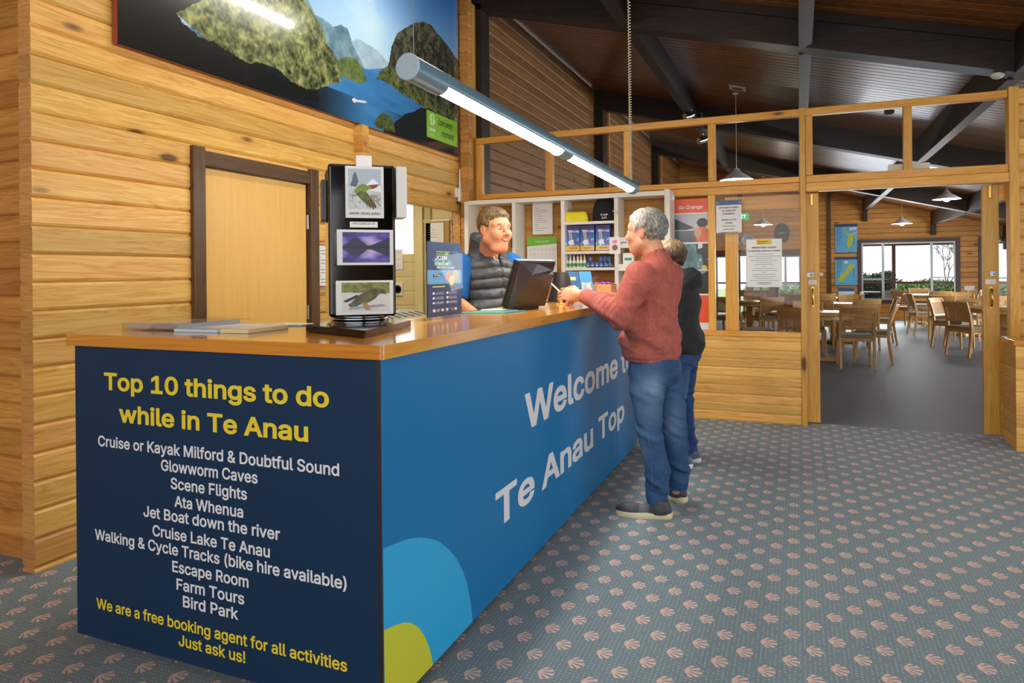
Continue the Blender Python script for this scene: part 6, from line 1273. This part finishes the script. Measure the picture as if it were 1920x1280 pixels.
def eyes(fr, root, squint=.8, brow='6a5038'):
    for s in (1, -1):
        m = MB(); c = fr.w(.0835, s * .031, .006); r = .0115 * fr.sc; R = []
        for k in range(9):
            a = PI * k / 8; R.append([tuple(c + r * (math.cos(a) * fr.F + max(math.sin(a), .02) * (math.cos(t) * fr.L + squint * math.sin(t) * fr.U))) for t in [2 * PI * i / 12 for i in range(12)]])
        m.rings(R, False); 
        for i in range(len(m.mi)): m.mi[i] = 1 if i < 24 else 0
        o = m.build('eye', EYEM, root); o.location = tuple(-Vector(root.location))
        m = MB(); pts = [fr.w(.088, s * .014, .026), fr.w(.090, s * .028, .0305), fr.w(.083, s * .044, .029), fr.w(.072, s * .054, .024)]; m.tube([tuple(p) for p in pts], [.003 * fr.sc, .0045 * fr.sc, .004 * fr.sc, .002 * fr.sc], 6); o = m.build('eyebrow', mat('brow_' + brow, brow, .8), root); o.location = tuple(-Vector(root.location))
def hair(fr, root, hp, c1, c2, thick, line, strand=1.0, h=.0042, tip=None):
    """hair follows the skull; line(q) is positive where hair grows"""
    sk = U_(hp[:3])
    def f(p):
        q = fr.q(p); d = sk(p); ang = np.arctan2(q[:, 1], q[:, 2] + .02); n = n3(np.stack([ang * .35, q[:, 0] * 2.2, q[:, 2] * 2.2], 1), 12) * .008 * strand + n3(np.stack([q[:, 1] * 4, q[:, 0] * 2, q[:, 2] * 1.2], 1), 50) * .006 * strand
        t = thick(q) if callable(thick) else thick; ln = line(q) + .014 * n3(np.stack([q[:, 1] * 2, q[:, 0], q[:, 2] * .6], 1), 90); t = t * np.clip(ln / .022, .25, 1)
        return smax(d - (t + n) * fr.sc, -ln * fr.sc, .005)
    c = fr.o; R = .16 * fr.sc
    def col(V):
        q = fr.q(V); n = np.clip(.5 + 1.3 * n3(np.stack([q[:, 1] * 3, q[:, 0] * 2.0, q[:, 2] * .8], 1), 95) + .4 * n3(V, 25), 0, 1)[:, None]; A = rgb(c1) * (1 - n) + rgb(c2) * n
        if tip is not None: w = tip[1](q)[:, None]; A = A * (1 - w) + rgb(tip[0]) * w * (.8 + .4 * n)
        return A
    return skin('hair', f, c - R, c + R, h * fr.sc, HAIRM, root, col, 0)
def hand_prims(wr, d, nrm, side, curl=.5, s=1.0, spread=.1):
    """wr wrist, d along the hand, nrm out of the back of the hand, side +1 if the thumb lies towards nrm x d"""
    d = np.array(d, float); d /= np.linalg.norm(d); nrm = np.array(nrm, float); nrm -= (nrm @ d) * d; nrm /= np.linalg.norm(nrm); t = np.cross(nrm, d) * side; wr = np.array(wr, float)
    W = lambda a, b, c: wr + s * (a * d + b * t + c * nrm); P_ = [(cap(W(-.02, 0, 0), W(.02, 0, 0), .026 * s, .026 * s), .02), (ell(W(.052, 0, 0), np.array((.050, .042, .017)) * s, np.stack([d, t, nrm])), .018)]
    for i, (b, L, r) in enumerate(((.030, .072, .0092), (.010, .080, .0095), (-.011, .074, .0090), (-.030, .058, .0080))):
        a0 = np.array((.088 - .004 * abs(i - 1), b, .002)); sp = spread * (b / .03); ang = 0; pts = [a0]
        for j, fr_ in enumerate((.45, .32, .23)): ang += curl * (.55 if j == 0 else .85); pts.append(pts[-1] + L * fr_ * np.array((math.cos(ang), sp * .35, -math.sin(ang))))
        for j in range(3): P_.append((cap(W(*pts[j]), W(*pts[j + 1]), r * s * (1 - .07 * j), r * s * (.93 - .07 * j)), .007 if j == 0 else .003))
    th = [np.array((.022, .030, -.004)), np.array((.052, .054, -.016)), np.array((.080, .060, -.026)), np.array((.102, .056, -.032))]
    for j, r in enumerate((.0135, .0110, .0095)): P_.append((cap(W(*th[j]), W(*th[j + 1]), r * s, r * s * .9), .010 if j == 0 else .003))
    return P_
def shoe(root, heel, toe, h_up, sole_m, up_col, wid=.047, name='shoe'):
    heel, toe = np.array(heel, float), np.array(toe, float); d = toe - heel; L = np.linalg.norm(d); fr = Frame(heel, d); e = lambda a, r: ell(fr.w(*a), r, fr.M)
    foot = U_([(e((.075, 0, .045), (.075, wid * .80, .062)), 0), (e((L - .085, 0, .034), (.088, wid, .040)), .05), (cap(fr.w(.07, 0, .05), fr.w(.065, 0, h_up), .046, .044), .03)])
    f = lambda p: smax(foot(p), .022 - p[:, 2], .004)
    lo, hi = np.minimum(heel, toe) - .08, np.maximum(heel, toe) + .08; lo[2] = -.01; hi[2] = h_up + .06; g = lambda p: smax(f(p), p[:, 2] - h_up, .004)
    def col(V):
        q = fr.q(V); A = np.tile(rgb(up_col[0]), (len(V), 1)) * (1 + .2 * n3(V, 90)[:, None]); A[(q[:, 0] > L * .40) & (q[:, 0] < L * .58)] = rgb(up_col[1]); return A
    o = skin(name, g, lo, hi, .0045, vcol_mat('shoe_upper', .55), root, col)
    m = MB(); n = 28; ol = []
    for k in range(n):
        t = 2 * PI * k / n; x = L / 2 + (L / 2 + .004) * math.cos(t); w = (wid + .006) * (.80 if x < L * .35 else .80 + .2 * min(1, (x - L * .35) / (L * .25))) * abs(math.sin(t)) ** .55 * (1 if math.sin(t) > 0 else -1); ol.append((x, w))
    m.rings([[tuple(fr.w(x + (L / 2 - x) * s_, w * (1 - s_), z)) for x, w in ol] for z, s_ in ((.0, .03), (.004, 0), (.026, 0), (.031, .03))], True); so = m.build('sole', sole_m, o); return o

# ---- man in the red jumper
O = V3(-.80, 4.10, 0); fM = V3(-.97, .24, 0); lM = V3(-.24, -.97, 0)
def M_(f, l, z): return O + fM * f + lM * l + V3(0, 0, z)
man = thing('person', 'grey-haired person in a red jumper and blue jeans leaning on the counter', 'person', (-.80, 4.10, 0))
hf = Frame(M_(.035, .01, 1.628), fM + V3(0, .02, -.02), (-.05, 0, 1), 1.10)
hp = head_prims(hf, False, 1.05)
jp = {k: np.array(P(*v)) for k, v in dict(lk=(1217, 812, 'y', 3.97), lcalf=(1232, 880, 'y', 3.97), la=(1232, 940, 'y', 3.96), lth=(1214, 735, 'y', 3.98), rk=(1262, 800, 'y', 4.22), rcalf=(1272, 880, 'y', 4.26), ra=(1268, 918, 'y', 4.26), rth=(1252, 725, 'y', 4.20)).items()}
sL, eL, wL = M_(-.02, .205, 1.37), M_(.055, .29, 1.155), np.array((-1.185, 3.945, 1.262))
sR, eR, wR = M_(-.015, -.205, 1.375), M_(.10, -.27, 1.140), np.array((-1.20, 4.27, 1.240))
def man_body(g):   # g shrinks the limbs under the clothes
    return [(ell(M_(.02, 0, 1.08), (.155 - g, .205 - g, .22), Frame(O, fM).M), 0), (ell(M_(-.02, 0, 1.30), (.115 - g, .195 - g, .16), Frame(O, fM).M), .05), (ell(M_(-.01, 0, .86), (.125 - g, .175 - g, .12), Frame(O, fM).M), .05),
      (cap(sL, eL, .088 - g, .072 - g), .05), (cap(eL, wL, .072 - g, .043 - g * .8), .02), (cap(sR, eR, .088 - g, .072 - g), .05), (cap(eR, wR, .072 - g, .043 - g * .8), .02), (ell(M_(-.065, 0, 1.33), (.085 - g * .6, .17 - g, .15), Frame(O, fM).M), .05)]
def man_legs(g):
    return [(ell(M_(-.015, 0, .83), (.140 - g, .180 - g, .13), Frame(O, fM).M), 0), (cap(M_(-.01, .09, .80), jp['lth'], .105 - g, .092 - g), .04), (cap(jp['lth'], jp['lk'], .092 - g, .072 - g), .03), (cap(jp['lk'], jp['lcalf'], .072 - g, .066 - g), .02), (cap(jp['lcalf'], jp['la'], .066 - g, .062 - g), .02),
      (cap(M_(-.02, -.09, .80), jp['rth'], .105 - g, .092 - g), .04), (cap(jp['rth'], jp['rk'], .092 - g, .072 - g), .03), (cap(jp['rk'], jp['rcalf'], .072 - g, .066 - g), .02), (cap(jp['rcalf'], jp['ra'], .066 - g, .062 - g), .02)]
neck = [(cap(hf.w(-.025, 0, -.045), M_(-.03, 0, 1.44), .058, .07), .03)]
hL = hand_prims(wL + (-.028, .004, .0), (-.95, .20, .03), (-.12, -.80, .58), -1, .62, 1.12, .35); hR = hand_prims(wR + (-.028, -.008, .0), (-.96, -.12, -.10), (.05, .35, .93), 1, .5, 1.05)
bd = U_(hp + neck + man_body(.03) + man_legs(.03) + hL + hR)
skin('body', bd, (-1.42, 3.66, .02), (-.52, 4.52, 1.80), .0042, SKIN, man, skin_col(hf, 'c68d6e', 'b06a5c', .6, '9a8478'))
eyes(hf, man, .75, '8a8078')
def man_line(q): return np.minimum(np.maximum(np.minimum(q[:, 2] - .045 + .35 * np.clip(.07 - q[:, 0], -.1, .2) * .2, .085 - q[:, 0] + .25 * (q[:, 2] - .04)), np.minimum(-q[:, 0] - .018 + .0 * q[:, 2], q[:, 2] + .075)) , 1) 
def hl(q):
    a = q[:, 2] - (.030 + .038 * np.clip(q[:, 0] / .08, 0, 1)); side = np.minimum(.040 - q[:, 0], q[:, 2] - .010 + .8 * np.clip(np.abs(q[:, 0] + .008) - .022, 0, .03) * (q[:, 0] > 0)); back = np.minimum(-.022 - q[:, 0], q[:, 2] + .082 + .25 * (q[:, 0] + .1)); return np.maximum(np.maximum(a, side), back)
hair(hf, man, hp, '4e4b46', '9c9a92', .015, hl, 1.0, tip=('c6c2b6', lambda q: np.clip((q[:, 0] + .045 + .6 * np.clip(q[:, 2] - .06, 0, .05)) / .12, 0, .75)))
def jumper(p):
    d = U_([x for x in man_body(0)])(p); q = (p - O) @ np.stack([fM, lM, V3(0, 0, 1)]).T; z = p[:, 2]
    hem = ell(M_(.005, 0, .93), (.162, .205, .16), Frame(O, fM).M)(p); d = smin(d, hem, .04)
    fold = n3(np.stack([q[:, 0] * 1.2 + z * .6, q[:, 1] * 1.2, z * 2.2 - q[:, 0] * 1.4], 1), 6.5) * .050 * np.clip(1.15 - np.abs(z - 1.0) / .24, 0, 1) + n3(p, 9) * .016
    arm = n3(np.stack([p[:, 0] * 2, p[:, 1], p[:, 2]], 1), 14) * .014 * (np.linalg.norm(p - eL, axis=1) < .2)
    f1 = z + .42 * q[:, 1] - .30 * q[:, 0] + .07 * n3(p, 4.5); f2 = z - .35 * q[:, 0] + .25 * q[:, 1] + .06 * n3(p + 3.3, 5)
    rdg = lambda f_, k: np.exp(-(((f_ * k) % 1 - .5) / .16) ** 2)
    fold = fold + .016 * rdg(f1, 10.5) * np.clip(1.2 - np.abs(z - .985) / .10, 0, 1) * (.5 + n3(p + 7, 6)).clip(0, 1) + .012 * rdg(f2, 8) * np.clip(1.1 - np.abs(z - 1.14) / .10, 0, 1) * (.5 + n3(p + 1, 5)).clip(0, 1)
    ar = (p - eL) @ ((wL - eL) / np.linalg.norm(wL - eL)); fold = fold + .009 * rdg(ar + .03 * n3(p, 9) + .3 * (z - 1.2), 24) * np.clip(1.3 - np.linalg.norm(p - (eL * .75 + wL * .25), axis=1) / .10, 0, 1)
    d = d - fold - arm; rib = np.sin(np.arctan2(q[:, 1], q[:, 0]) * 110) * .0016 * ((z < .895) & (np.abs(q[:, 1]) < .3)); d = d - rib + .006 * (z < .895)
    col_ = cap(M_(-.035, 0, 1.425), M_(-.005, 0, 1.50), .090, .078)(p); inner = cap(M_(-.035, 0, 1.40), M_(.005, 0, 1.56), .078, .064)(p); tilt = z - 1.512 + .42 * (q[:, 0] + .02)
    co = smax(smax(col_, -inner, .004), tilt, .006) - np.sin(np.arctan2(q[:, 1], q[:, 0] + .03) * 60) * .0015; d = smin(d, co, .018); d = smax(d, -(inner + .002), .004)
    lowz = .852 + .05 * (q[:, 0]) + .02 * np.sin(q[:, 1] * 9); d = smax(d, lowz - z, .006)
    for w_, e_ in ((wL, eL), (wR, eR)):
        dr = (w_ - e_) / np.linalg.norm(w_ - e_); t = (p - w_) @ dr; near = np.linalg.norm(p - w_, axis=1) < .14; d = np.where(near, smax(d, t + .006, .004) - np.where(t > -.055, .0012 * np.sin(t * 900), 0), d)
    return d
def jcol(V):
    q = (V - O) @ np.stack([fM, lM, V3(0, 0, 1)]).T; A = np.tile(rgb('a3584d'), (len(V), 1)); A *= 1 + .22 * n3(V, 160)[:, None] + .12 * n3(V, 22)[:, None]
    tr_ = np.maximum(np.exp(-((q[:, 2] - 1.50) / .02) ** 2) * .3 * (np.abs(q[:, 1]) < .12), 0); pn = ((np.abs(q[:, 0] - .075) < .035) & (q[:, 2] < 1.10) & (q[:, 1] > .08)); A[pn] = A[pn] * .82 + rgb('9a7468') * .18 + .03 * np.sin(q[pn, 0] * 700)[:, None]
    el = np.linalg.norm(V - (eL * .45 + wL * .55 + V3(0, -.03, -.02)), axis=1); A = A * (1 - .3 * np.clip(1 - el / .07, 0, 1))[:, None] + rgb('b09a8c') * (.3 * np.clip(1 - el / .07, 0, 1))[:, None]
    cf = np.minimum(np.linalg.norm(V - wL, axis=1), np.linalg.norm(V - wR, axis=1)); k = np.clip(1.5 - cf / .04, 0, 1)[:, None] * .6; return A * (1 - k) + rgb('8a7470') * k
skin('jumper', jumper, (-1.30, 3.64, .80), (-.50, 4.56, 1.62), .0055, CLOTH, man, jcol)
def denim(fn, folds, top, cuffs):
    def f(p):
        d = fn(p); z = p[:, 2]; w = np.clip(1.2 - np.abs(z - .48) / .10, 0, 1) + np.clip(1.2 - np.abs(z - .17) / .10, 0, 1) + .5 * np.clip(1.2 - np.abs(z - .72) / .10, 0, 1)
        d = d - n3(np.stack([p[:, 0] * .8, p[:, 1] * .8, p[:, 2] * 2.6 + p[:, 0] * 1.2], 1), 13) * folds * w - n3(p, 7) * .012; d = smax(d, z - top, .006); return smax(d, cuffs - z, .004)
    return f
def dcol(base, light, fade):
    def f(V):
        A = np.tile(rgb(base), (len(V), 1)); A *= 1 + .22 * n3(V, 120)[:, None] + .15 * n3(np.stack([V[:, 0], V[:, 1], V[:, 2] * 2.5], 1), 16)[:, None]
        for c, r in fade: w = np.exp(-((np.linalg.norm((V - np.array(c)) / np.array(r), axis=1)) ** 2))[:, None] * .5; A = A * (1 - w) + rgb(light) * w
        return A
    return f
DENIM = vcol_mat('denim', .8, spec=.2, bump=.2)
jn = skin('jeans', denim(U_(man_legs(0)), .032, .93, .075), (-1.10, 3.70, .03), (-.48, 4.50, .98), .0055, DENIM, man, dcol('2f4b70', '8aa0b4', [(tuple(jp['lth'] + V3(.02, -.07, -.02)), (.09, .06, .16)), (tuple(jp['lth'] + V3(.05, -.05, .05)), (.05, .06, .06)), (tuple(jp['rk'] + V3(.0, -.06, .05)), (.07, .06, .16)), (tuple(jp['lk'] + V3(-.04, -.06, -.1)), (.05, .05, .10))]))
pk = MB(); pc_ = np.array(P(1240, 728, 'y', 3.90)); pts = [(1214, 723), (1258, 726), (1254, 740), (1235, 747), (1214, 739), (1214, 723)]
fnj = denim(U_(man_legs(0)), .032, .93, .075)
def on_surface(px, y0=3.7):
    o_ = np.array((0, 0, H)); d_ = np.array(ray(*px)); d_ /= np.linalg.norm(d_); t = 3.4
    for _ in range(60):
        s = float(fnj((o_ + d_ * t)[None])[0]); t += s * .7
    return o_ + d_ * (t - .002)
def stitch(pxs, name='seam_stitching', r=.0012):
    m = MB(); pp_ = []
    for a, b in zip(pxs[:-1], pxs[1:]):
        for k in range(6): pp_.append(tuple(on_surface((a[0] + (b[0] - a[0]) * k / 6, a[1] + (b[1] - a[1]) * k / 6))))
    m.tube(pp_, r, 5); o = m.build(name, mat('denim_stitch', '5d7292', .8), man); o.location = tuple(-Vector(man.location))
stitch(pts, 'pocket_stitching'); stitch([(1199, 702), (1203, 745), (1209, 790), (1219, 840), (1222, 880), (1223, 925)])
SOLE = mat('sole_cream', 'cfc4a0', .6)
shoe(man, (-.675, 3.955, 0), (-.985, 3.908, 0), .10, SOLE, ('3c3c42', '55585e')); shoe(man, (-.640, 4.255, 0), (-.905, 4.40, 0), .10, SOLE, ('3c3c42', '55585e'))
pend_card = None

# ---- staff man behind the counter
OS = V3(-2.00, 4.38, 0); fS = V3(.93, -.37, 0); fS /= np.linalg.norm(fS); lS = np.cross(V3(0, 0, 1), fS); MS = np.stack([fS, lS, V3(0, 0, 1)])
def S_(f, l, z): return OS + fS * f + lS * l + V3(0, 0, z)
stf = thing('person', 'smiling person in a dark padded vest and blue shirt standing behind the counter', 'person', tuple(OS))
hs = Frame(np.array(P(927, 430, 'y', 4.24)) + V3(0, 0, 0), fS + V3(.05, -.10, -.06), (0.06, -.03, 1), 1.14); hq = head_prims(hs, True, 1.17)
sRs, eRs, wRs = S_(-.02, -.25, 1.455), S_(.00, -.305, 1.215), np.array((-1.865, 4.02, 1.085)); sLs, eLs, wLs = S_(-.02, .25, 1.455), S_(.06, .30, 1.19), S_(.12, .20, 1.06)
def st_torso(g): return [(ell(S_(.01, 0, 1.06), (.172 - g, .222 - g, .28), MS), 0), (ell(S_(-.01, 0, 1.355), (.140 - g, .235 - g, .20), MS), .05), (ell(S_(0, 0, .82), (.135 - g, .185 - g, .14), MS), .06)]
def st_arms(g): return [(cap(sRs, eRs, .074 - g, .062 - g), .03), (cap(eRs, wRs, .056 - g, .034 - g * .5), .02), (cap(sLs, eLs, .074 - g, .062 - g), .03), (cap(eLs, wLs, .056 - g, .034 - g * .5), .02)]
hSR = hand_prims(wRs + (.02, .012, .0), (.95, .22, -.10), (0, -.3, .95), 1, .35, 1.05); hSL = hand_prims(wLs + fS * .025, fS + V3(0, 0, -.1), (0, .2, .95), -1, .4, 1.05)
legS = [(cap(S_(0, s * .09, .80), S_(.02, s * .10, .46), .085, .066), .05) for s in (1, -1)] + [(cap(S_(.02, s * .10, .46), S_(-.02, s * .10, .08), .066, .045), .03) for s in (1, -1)]
skin('body', U_(hq + [(cap(hs.w(-.03, 0, -.05), S_(-.02, 0, 1.48), .058, .080), .03), (ell(hs.w(.045, 0, -.115), np.array((.050, .062, .032)), hs.M), .03)] + st_torso(.03) + st_arms(.008) + hSR + hSL + legS), (-2.48, 3.88, .02), (-1.52, 4.90, 1.90), .0042, SKIN, stf, skin_col(hs, 'c48763', 'a85c50', .6))
eyes(hs, stf, .5, '5a4228')
headS = U_(hq)
def decal(name, fn, fr, W_, top, bot, m_, root, off, nx=17, nz=4):
    V = []
    for k in range(nx):
        x = -W_ + 2 * W_ * k / (nx - 1)
        for j in range(nz + 1):
            z = top(x) + (bot(x) - top(x)) * j / nz; f_ = .16
            for _ in range(40): f_ -= float(fn(fr.w(f_, x, z)[None])[0]) / fr.sc * .6
            V.append(tuple(fr.w(f_ + off, x, z)))
    o = MB().add(V, [(k * (nz + 1) + j, k * (nz + 1) + j + 1, (k + 1) * (nz + 1) + j + 1, (k + 1) * (nz + 1) + j) for k in range(nx - 1) for j in range(nz)], .5, True).build(name, m_, root); o.location = tuple(-Vector(root.location)); return o
mt_ = lambda x: -.0560 + 11 * x * x; ml_ = lambda x: mt_(x) - .0125 * (1 - (x / .0305) ** 2) - .0006
decal('mouth', headS, hs, .030, mt_, ml_, mat('mouth_dark', '5a2420', .6), stf, .0006)
decal('teeth', headS, hs, .024, lambda x: mt_(x) - .0008, lambda x: mt_(x) - .0008 - .0068 * (1 - (x / .0245) ** 2), mat('teeth', 'd0c6b6', .35), stf, .0012)
def hl2(q):
    a = q[:, 2] - (.032 + .036 * np.clip(q[:, 0] / .08, 0, 1)); side = np.minimum(.036 - q[:, 0], q[:, 2] - .010); back = np.minimum(-.024 - q[:, 0], q[:, 2] + .070 + .25 * (q[:, 0] + .1)); return np.maximum(np.maximum(a, side), back)
hair(hs, stf, hq, '3c2c1c', '80663f', lambda q: .009 + .008 * np.clip(q[:, 2] / .1, 0, 1), hl2, .9)
def shirt(p):
    d = U_(st_torso(.012) + [(cap(sRs, eRs + (eRs - sRs) * .05, .088, .084), .04), (cap(sLs, eLs, .088, .084), .04)])(p); d = d - n3(np.stack([p[:, 0], p[:, 1], p[:, 2] * 1.5], 1), 11) * .016
    inner = cap(S_(-.02, 0, 1.44), S_(.02, 0, 1.62), .088, .076)(p)
    for s_, e_ in ((sRs, eRs), (sLs, eLs)):
        dr = (e_ - s_) / np.linalg.norm(e_ - s_); near = np.linalg.norm(p - e_, axis=1) < .15; d = np.where(near, smax(d, (p - e_) @ dr + .012, .004), d)
    d = smin(d, smax(smax(cap(S_(-.02, 0, 1.46), S_(.0, 0, 1.54), .096, .088)(p), -inner, .003), p[:, 2] - 1.55 + .5 * ((p - OS) @ fS), .004), .01); return smax(smax(d, -inner, .004), .80 - p[:, 2], .004)
skin('shirt', shirt, (-2.50, 3.92, .74), (-1.60, 4.88, 1.68), .0055, CLOTH, stf, lambda V: np.tile(rgb('1f5c9e'), (len(V), 1)) * (1 + .12 * n3(V, 90)[:, None] + .15 * n3(V, 14)[:, None]))
def vest(p):
    q = (p - OS) @ MS.T; z = p[:, 2]; d = U_(st_torso(-.012))(p) ; wave = z + .10 * np.abs(q[:, 1]) * (q[:, 0] > 0) + .02 * n3(p, 5); bands = np.abs(np.sin(wave * PI / .072)) ** .6
    d = d - .016 * bands - n3(np.stack([p[:, 0] * 2, p[:, 1] * 2, z], 1), 17) * .012; d = d + .010 * np.exp(-(q[:, 1] / .010) ** 2) * (q[:, 0] > 0)
    for s in (1, -1): d = smax(d, -(ell(S_(-.01, s * .300, 1.37), (.125, .092, .19), MS)(p)), .02)
    inner = cap(S_(-.01, 0, 1.43), S_(.030, 0, 1.70), .092, .094)(p); col_ = cap(S_(-.03, 0, 1.46), S_(.0, 0, 1.64), .122, .122)(p)
    open_ = np.abs(q[:, 1]) - np.clip((z - 1.45) * .36, 0, .2); openc = smax(open_, -(q[:, 0] - .02), .01)
    co = smax(smax(col_, -inner, .004), z - 1.625 + .55 * q[:, 0], .012); d = smin(d, co, .02); d = smax(d, -inner, .006); d = smax(d, -(openc), .006); return smax(d, .84 - z, .01)
skin('vest', vest, (-2.42, 3.96, .78), (-1.62, 4.82, 1.74), .0055, mat('vest_charcoal', '363a3e', .5, bump=.3, vs=160), stf)
m = MB(); zp = [S_(.178, 0, z) for z in (1.0,)]
def surf(fn, px, t0):
    o_ = np.array((0, 0, H)); d_ = np.array(ray(*px)); d_ /= np.linalg.norm(d_); t = t0
    for _ in range(60): t += min(float(fn((o_ + d_ * t)[None])[0]), .2) * .7
    t = min(max(t, t0 - .5), t0 + 1.2)
    return o_ + d_ * (t - .003)
for nm, px in (('chest_mark', [(925, 481), (929, 488)]), ('chest_mark', [(931, 486), (935, 489)]), ('maker_mark', [(957, 486), (966, 484)])):
    a, b = [surf(vest, x, 4.2) for x in px]; m = MB(); m.tube([tuple(a), tuple(b)], .004 if nm[0] == 'c' else .003, 6); o = m.build(nm, LW, stf); o.location = tuple(-Vector(stf.location))
skin('trousers', U_([(ell(S_(0, 0, .80), (.145, .195, .13), MS), 0)] + [(cap(S_(0, s * .09, .80), S_(.02, s * .10, .46), .10, .08), .05) for s in (1, -1)] + [(cap(S_(.02, s * .10, .46), S_(-.02, s * .10, .06), .08, .066), .03) for s in (1, -1)]), (-2.4, 4.0, .02), (-1.7, 4.75, .95), .009, mat('trousers_navy', '1c2430', .8), stf)
for s in (1, -1): a = S_(-.07, s * .10, 0); shoe(stf, a, a + fS * .28, .09, mat('sole_black', '101010', .6), ('1a1a1c', '1a1a1c'))

# ---- woman beside him
OW = V3(-.80, 5.11, 0); fW = V3(-.98, .18, 0); lW = np.cross(V3(0, 0, 1), fW); MWm = np.stack([fW, lW, V3(0, 0, 1)])
def Wn(f, l, z): return OW + fW * f + lW * l + V3(0, 0, z)
wom = thing('person', 'short-haired person in a black hooded top and jeans, half hidden behind the person in red', 'person', tuple(OW))
hw2 = Frame(Wn(.075, .0, 1.475), fW + V3(0, .25, -.12), (-.16, 0, 1), 1.04); hr = head_prims(hw2, False, .95)
arm = [(cap(Wn(-.01, s * .19, 1.25), Wn(.03, s * .235, 1.0), .055, .05), .04) for s in (1, -1)] + [(cap(Wn(.03, s * .235, 1.0), Wn(.27, s * .16, 1.10), .048, .034), .03) for s in (1, -1)]
tw = lambda g: [(ell(Wn(-.01, 0, 1.16), (.115 - g, .185 - g, .19), MWm), 0), (ell(Wn(.0, 0, .90), (.145 - g, .195 - g, .20), MWm), .08)]
lg = lambda g: [(ell(Wn(-.01, 0, .80), (.135 - g, .18 - g, .13), MWm), 0)] + [(cap(Wn(-.01, s * .085, .76), Wn(.015, s * .09, .43), .095 - g, .07 - g), .04) for s in (1, -1)] + [(cap(Wn(.015, s * .09, .43), Wn(-.04, s * .09, .07), .07 - g, .052 - g), .03) for s in (1, -1)]
hands_w = hand_prims(Wn(.28, .155, 1.105), fW + V3(0, .05, .1), (0, -.2, .95), -1, .5, .92) + hand_prims(Wn(.28, -.155, 1.105), fW + V3(0, .05, .1), (0, .2, .95), 1, .5, .92)
skin('body', U_(hr + [(cap(hw2.w(-.03, 0, -.05), Wn(.0, 0, 1.30), .050, .06), .03)] + tw(.03) + arm + lg(.025) + hands_w), (-1.32, 4.79, .02), (-.56, 5.43, 1.72), .0055, SKIN, wom, skin_col(hw2, 'd8a488', 'b86a60', .5))
eyes(hw2, wom, .8, '6a5038')
def hl3(q): return np.maximum(np.minimum(.078 + .2 * (q[:, 2] - .06) - q[:, 0], q[:, 2] - .02 + .0 * q[:, 0]), np.maximum(np.minimum(.02 - q[:, 0], q[:, 2] + .004), np.minimum(-.016 - q[:, 0], q[:, 2] + .12)))
hair(hw2, wom, hr, '2a1f18', '5e4430', lambda q: .016 + .014 * np.clip(q[:, 2] / .1, 0, 1), hl3, 1.7, tip=('cdb083', lambda q: np.clip((q[:, 2] - .045) / .09, 0, .42)))
def hoodie(p):
    q = (p - OW) @ MWm.T; z = p[:, 2]; d = U_(tw(-.02) + [(cap(Wn(-.01, s * .19, 1.25), Wn(.03, s * .235, 1.0), .075, .07), .05) for s in (1, -1)] + [(cap(Wn(.03, s * .235, 1.0), Wn(.26, s * .16, 1.095), .066, .048), .03) for s in (1, -1)])(p); d = d - n3(np.stack([p[:, 0], p[:, 1], z * 1.8], 1), 9) * .026
    hood = U_([(ell(Wn(-.085, 0, 1.33), (.075, .135, .085), MWm), 0), (ell(Wn(-.03, 0, 1.36), (.10, .12, .05), MWm), .03)])(p) - n3(np.stack([p[:, 0] * 2, p[:, 1], z * 3], 1), 12) * .016; d = smin(d, hood, .03)
    inner = cap(Wn(-.01, 0, 1.30), Wn(.06, 0, 1.50), .068, .075)(p); d = smax(d, -inner, .008); tip_ = Wn(.26, .16, 1.095); d = np.where(q[:, 0] > .2, smax(d, q[:, 0] - .262, .004), d); return smax(d, .735 - .12 * np.clip(q[:, 0], -.2, .2) - z, .01)
skin('hooded_top', hoodie, (-1.20, 4.77, .66), (-.54, 5.45, 1.50), .0065, mat('black_fleece', '1e2023', .9, bump=.3, vs=200), wom)
skin('jeans', denim(U_(lg(0)), .028, .90, .06), (-1.1, 4.82, .03), (-.56, 5.40, .95), .0065, DENIM, wom, dcol('24406a', '6f88a4', [((-.72, 5.0, .5), (.08, .08, .2))]))
for s in (1, -1): a = Wn(-.11, s * .09, 0); shoe(wom, a, a + fW * .255, .085, mat('sole_white', 'd6d8da', .5), ('4a5a70', '6a7c92'), .042)
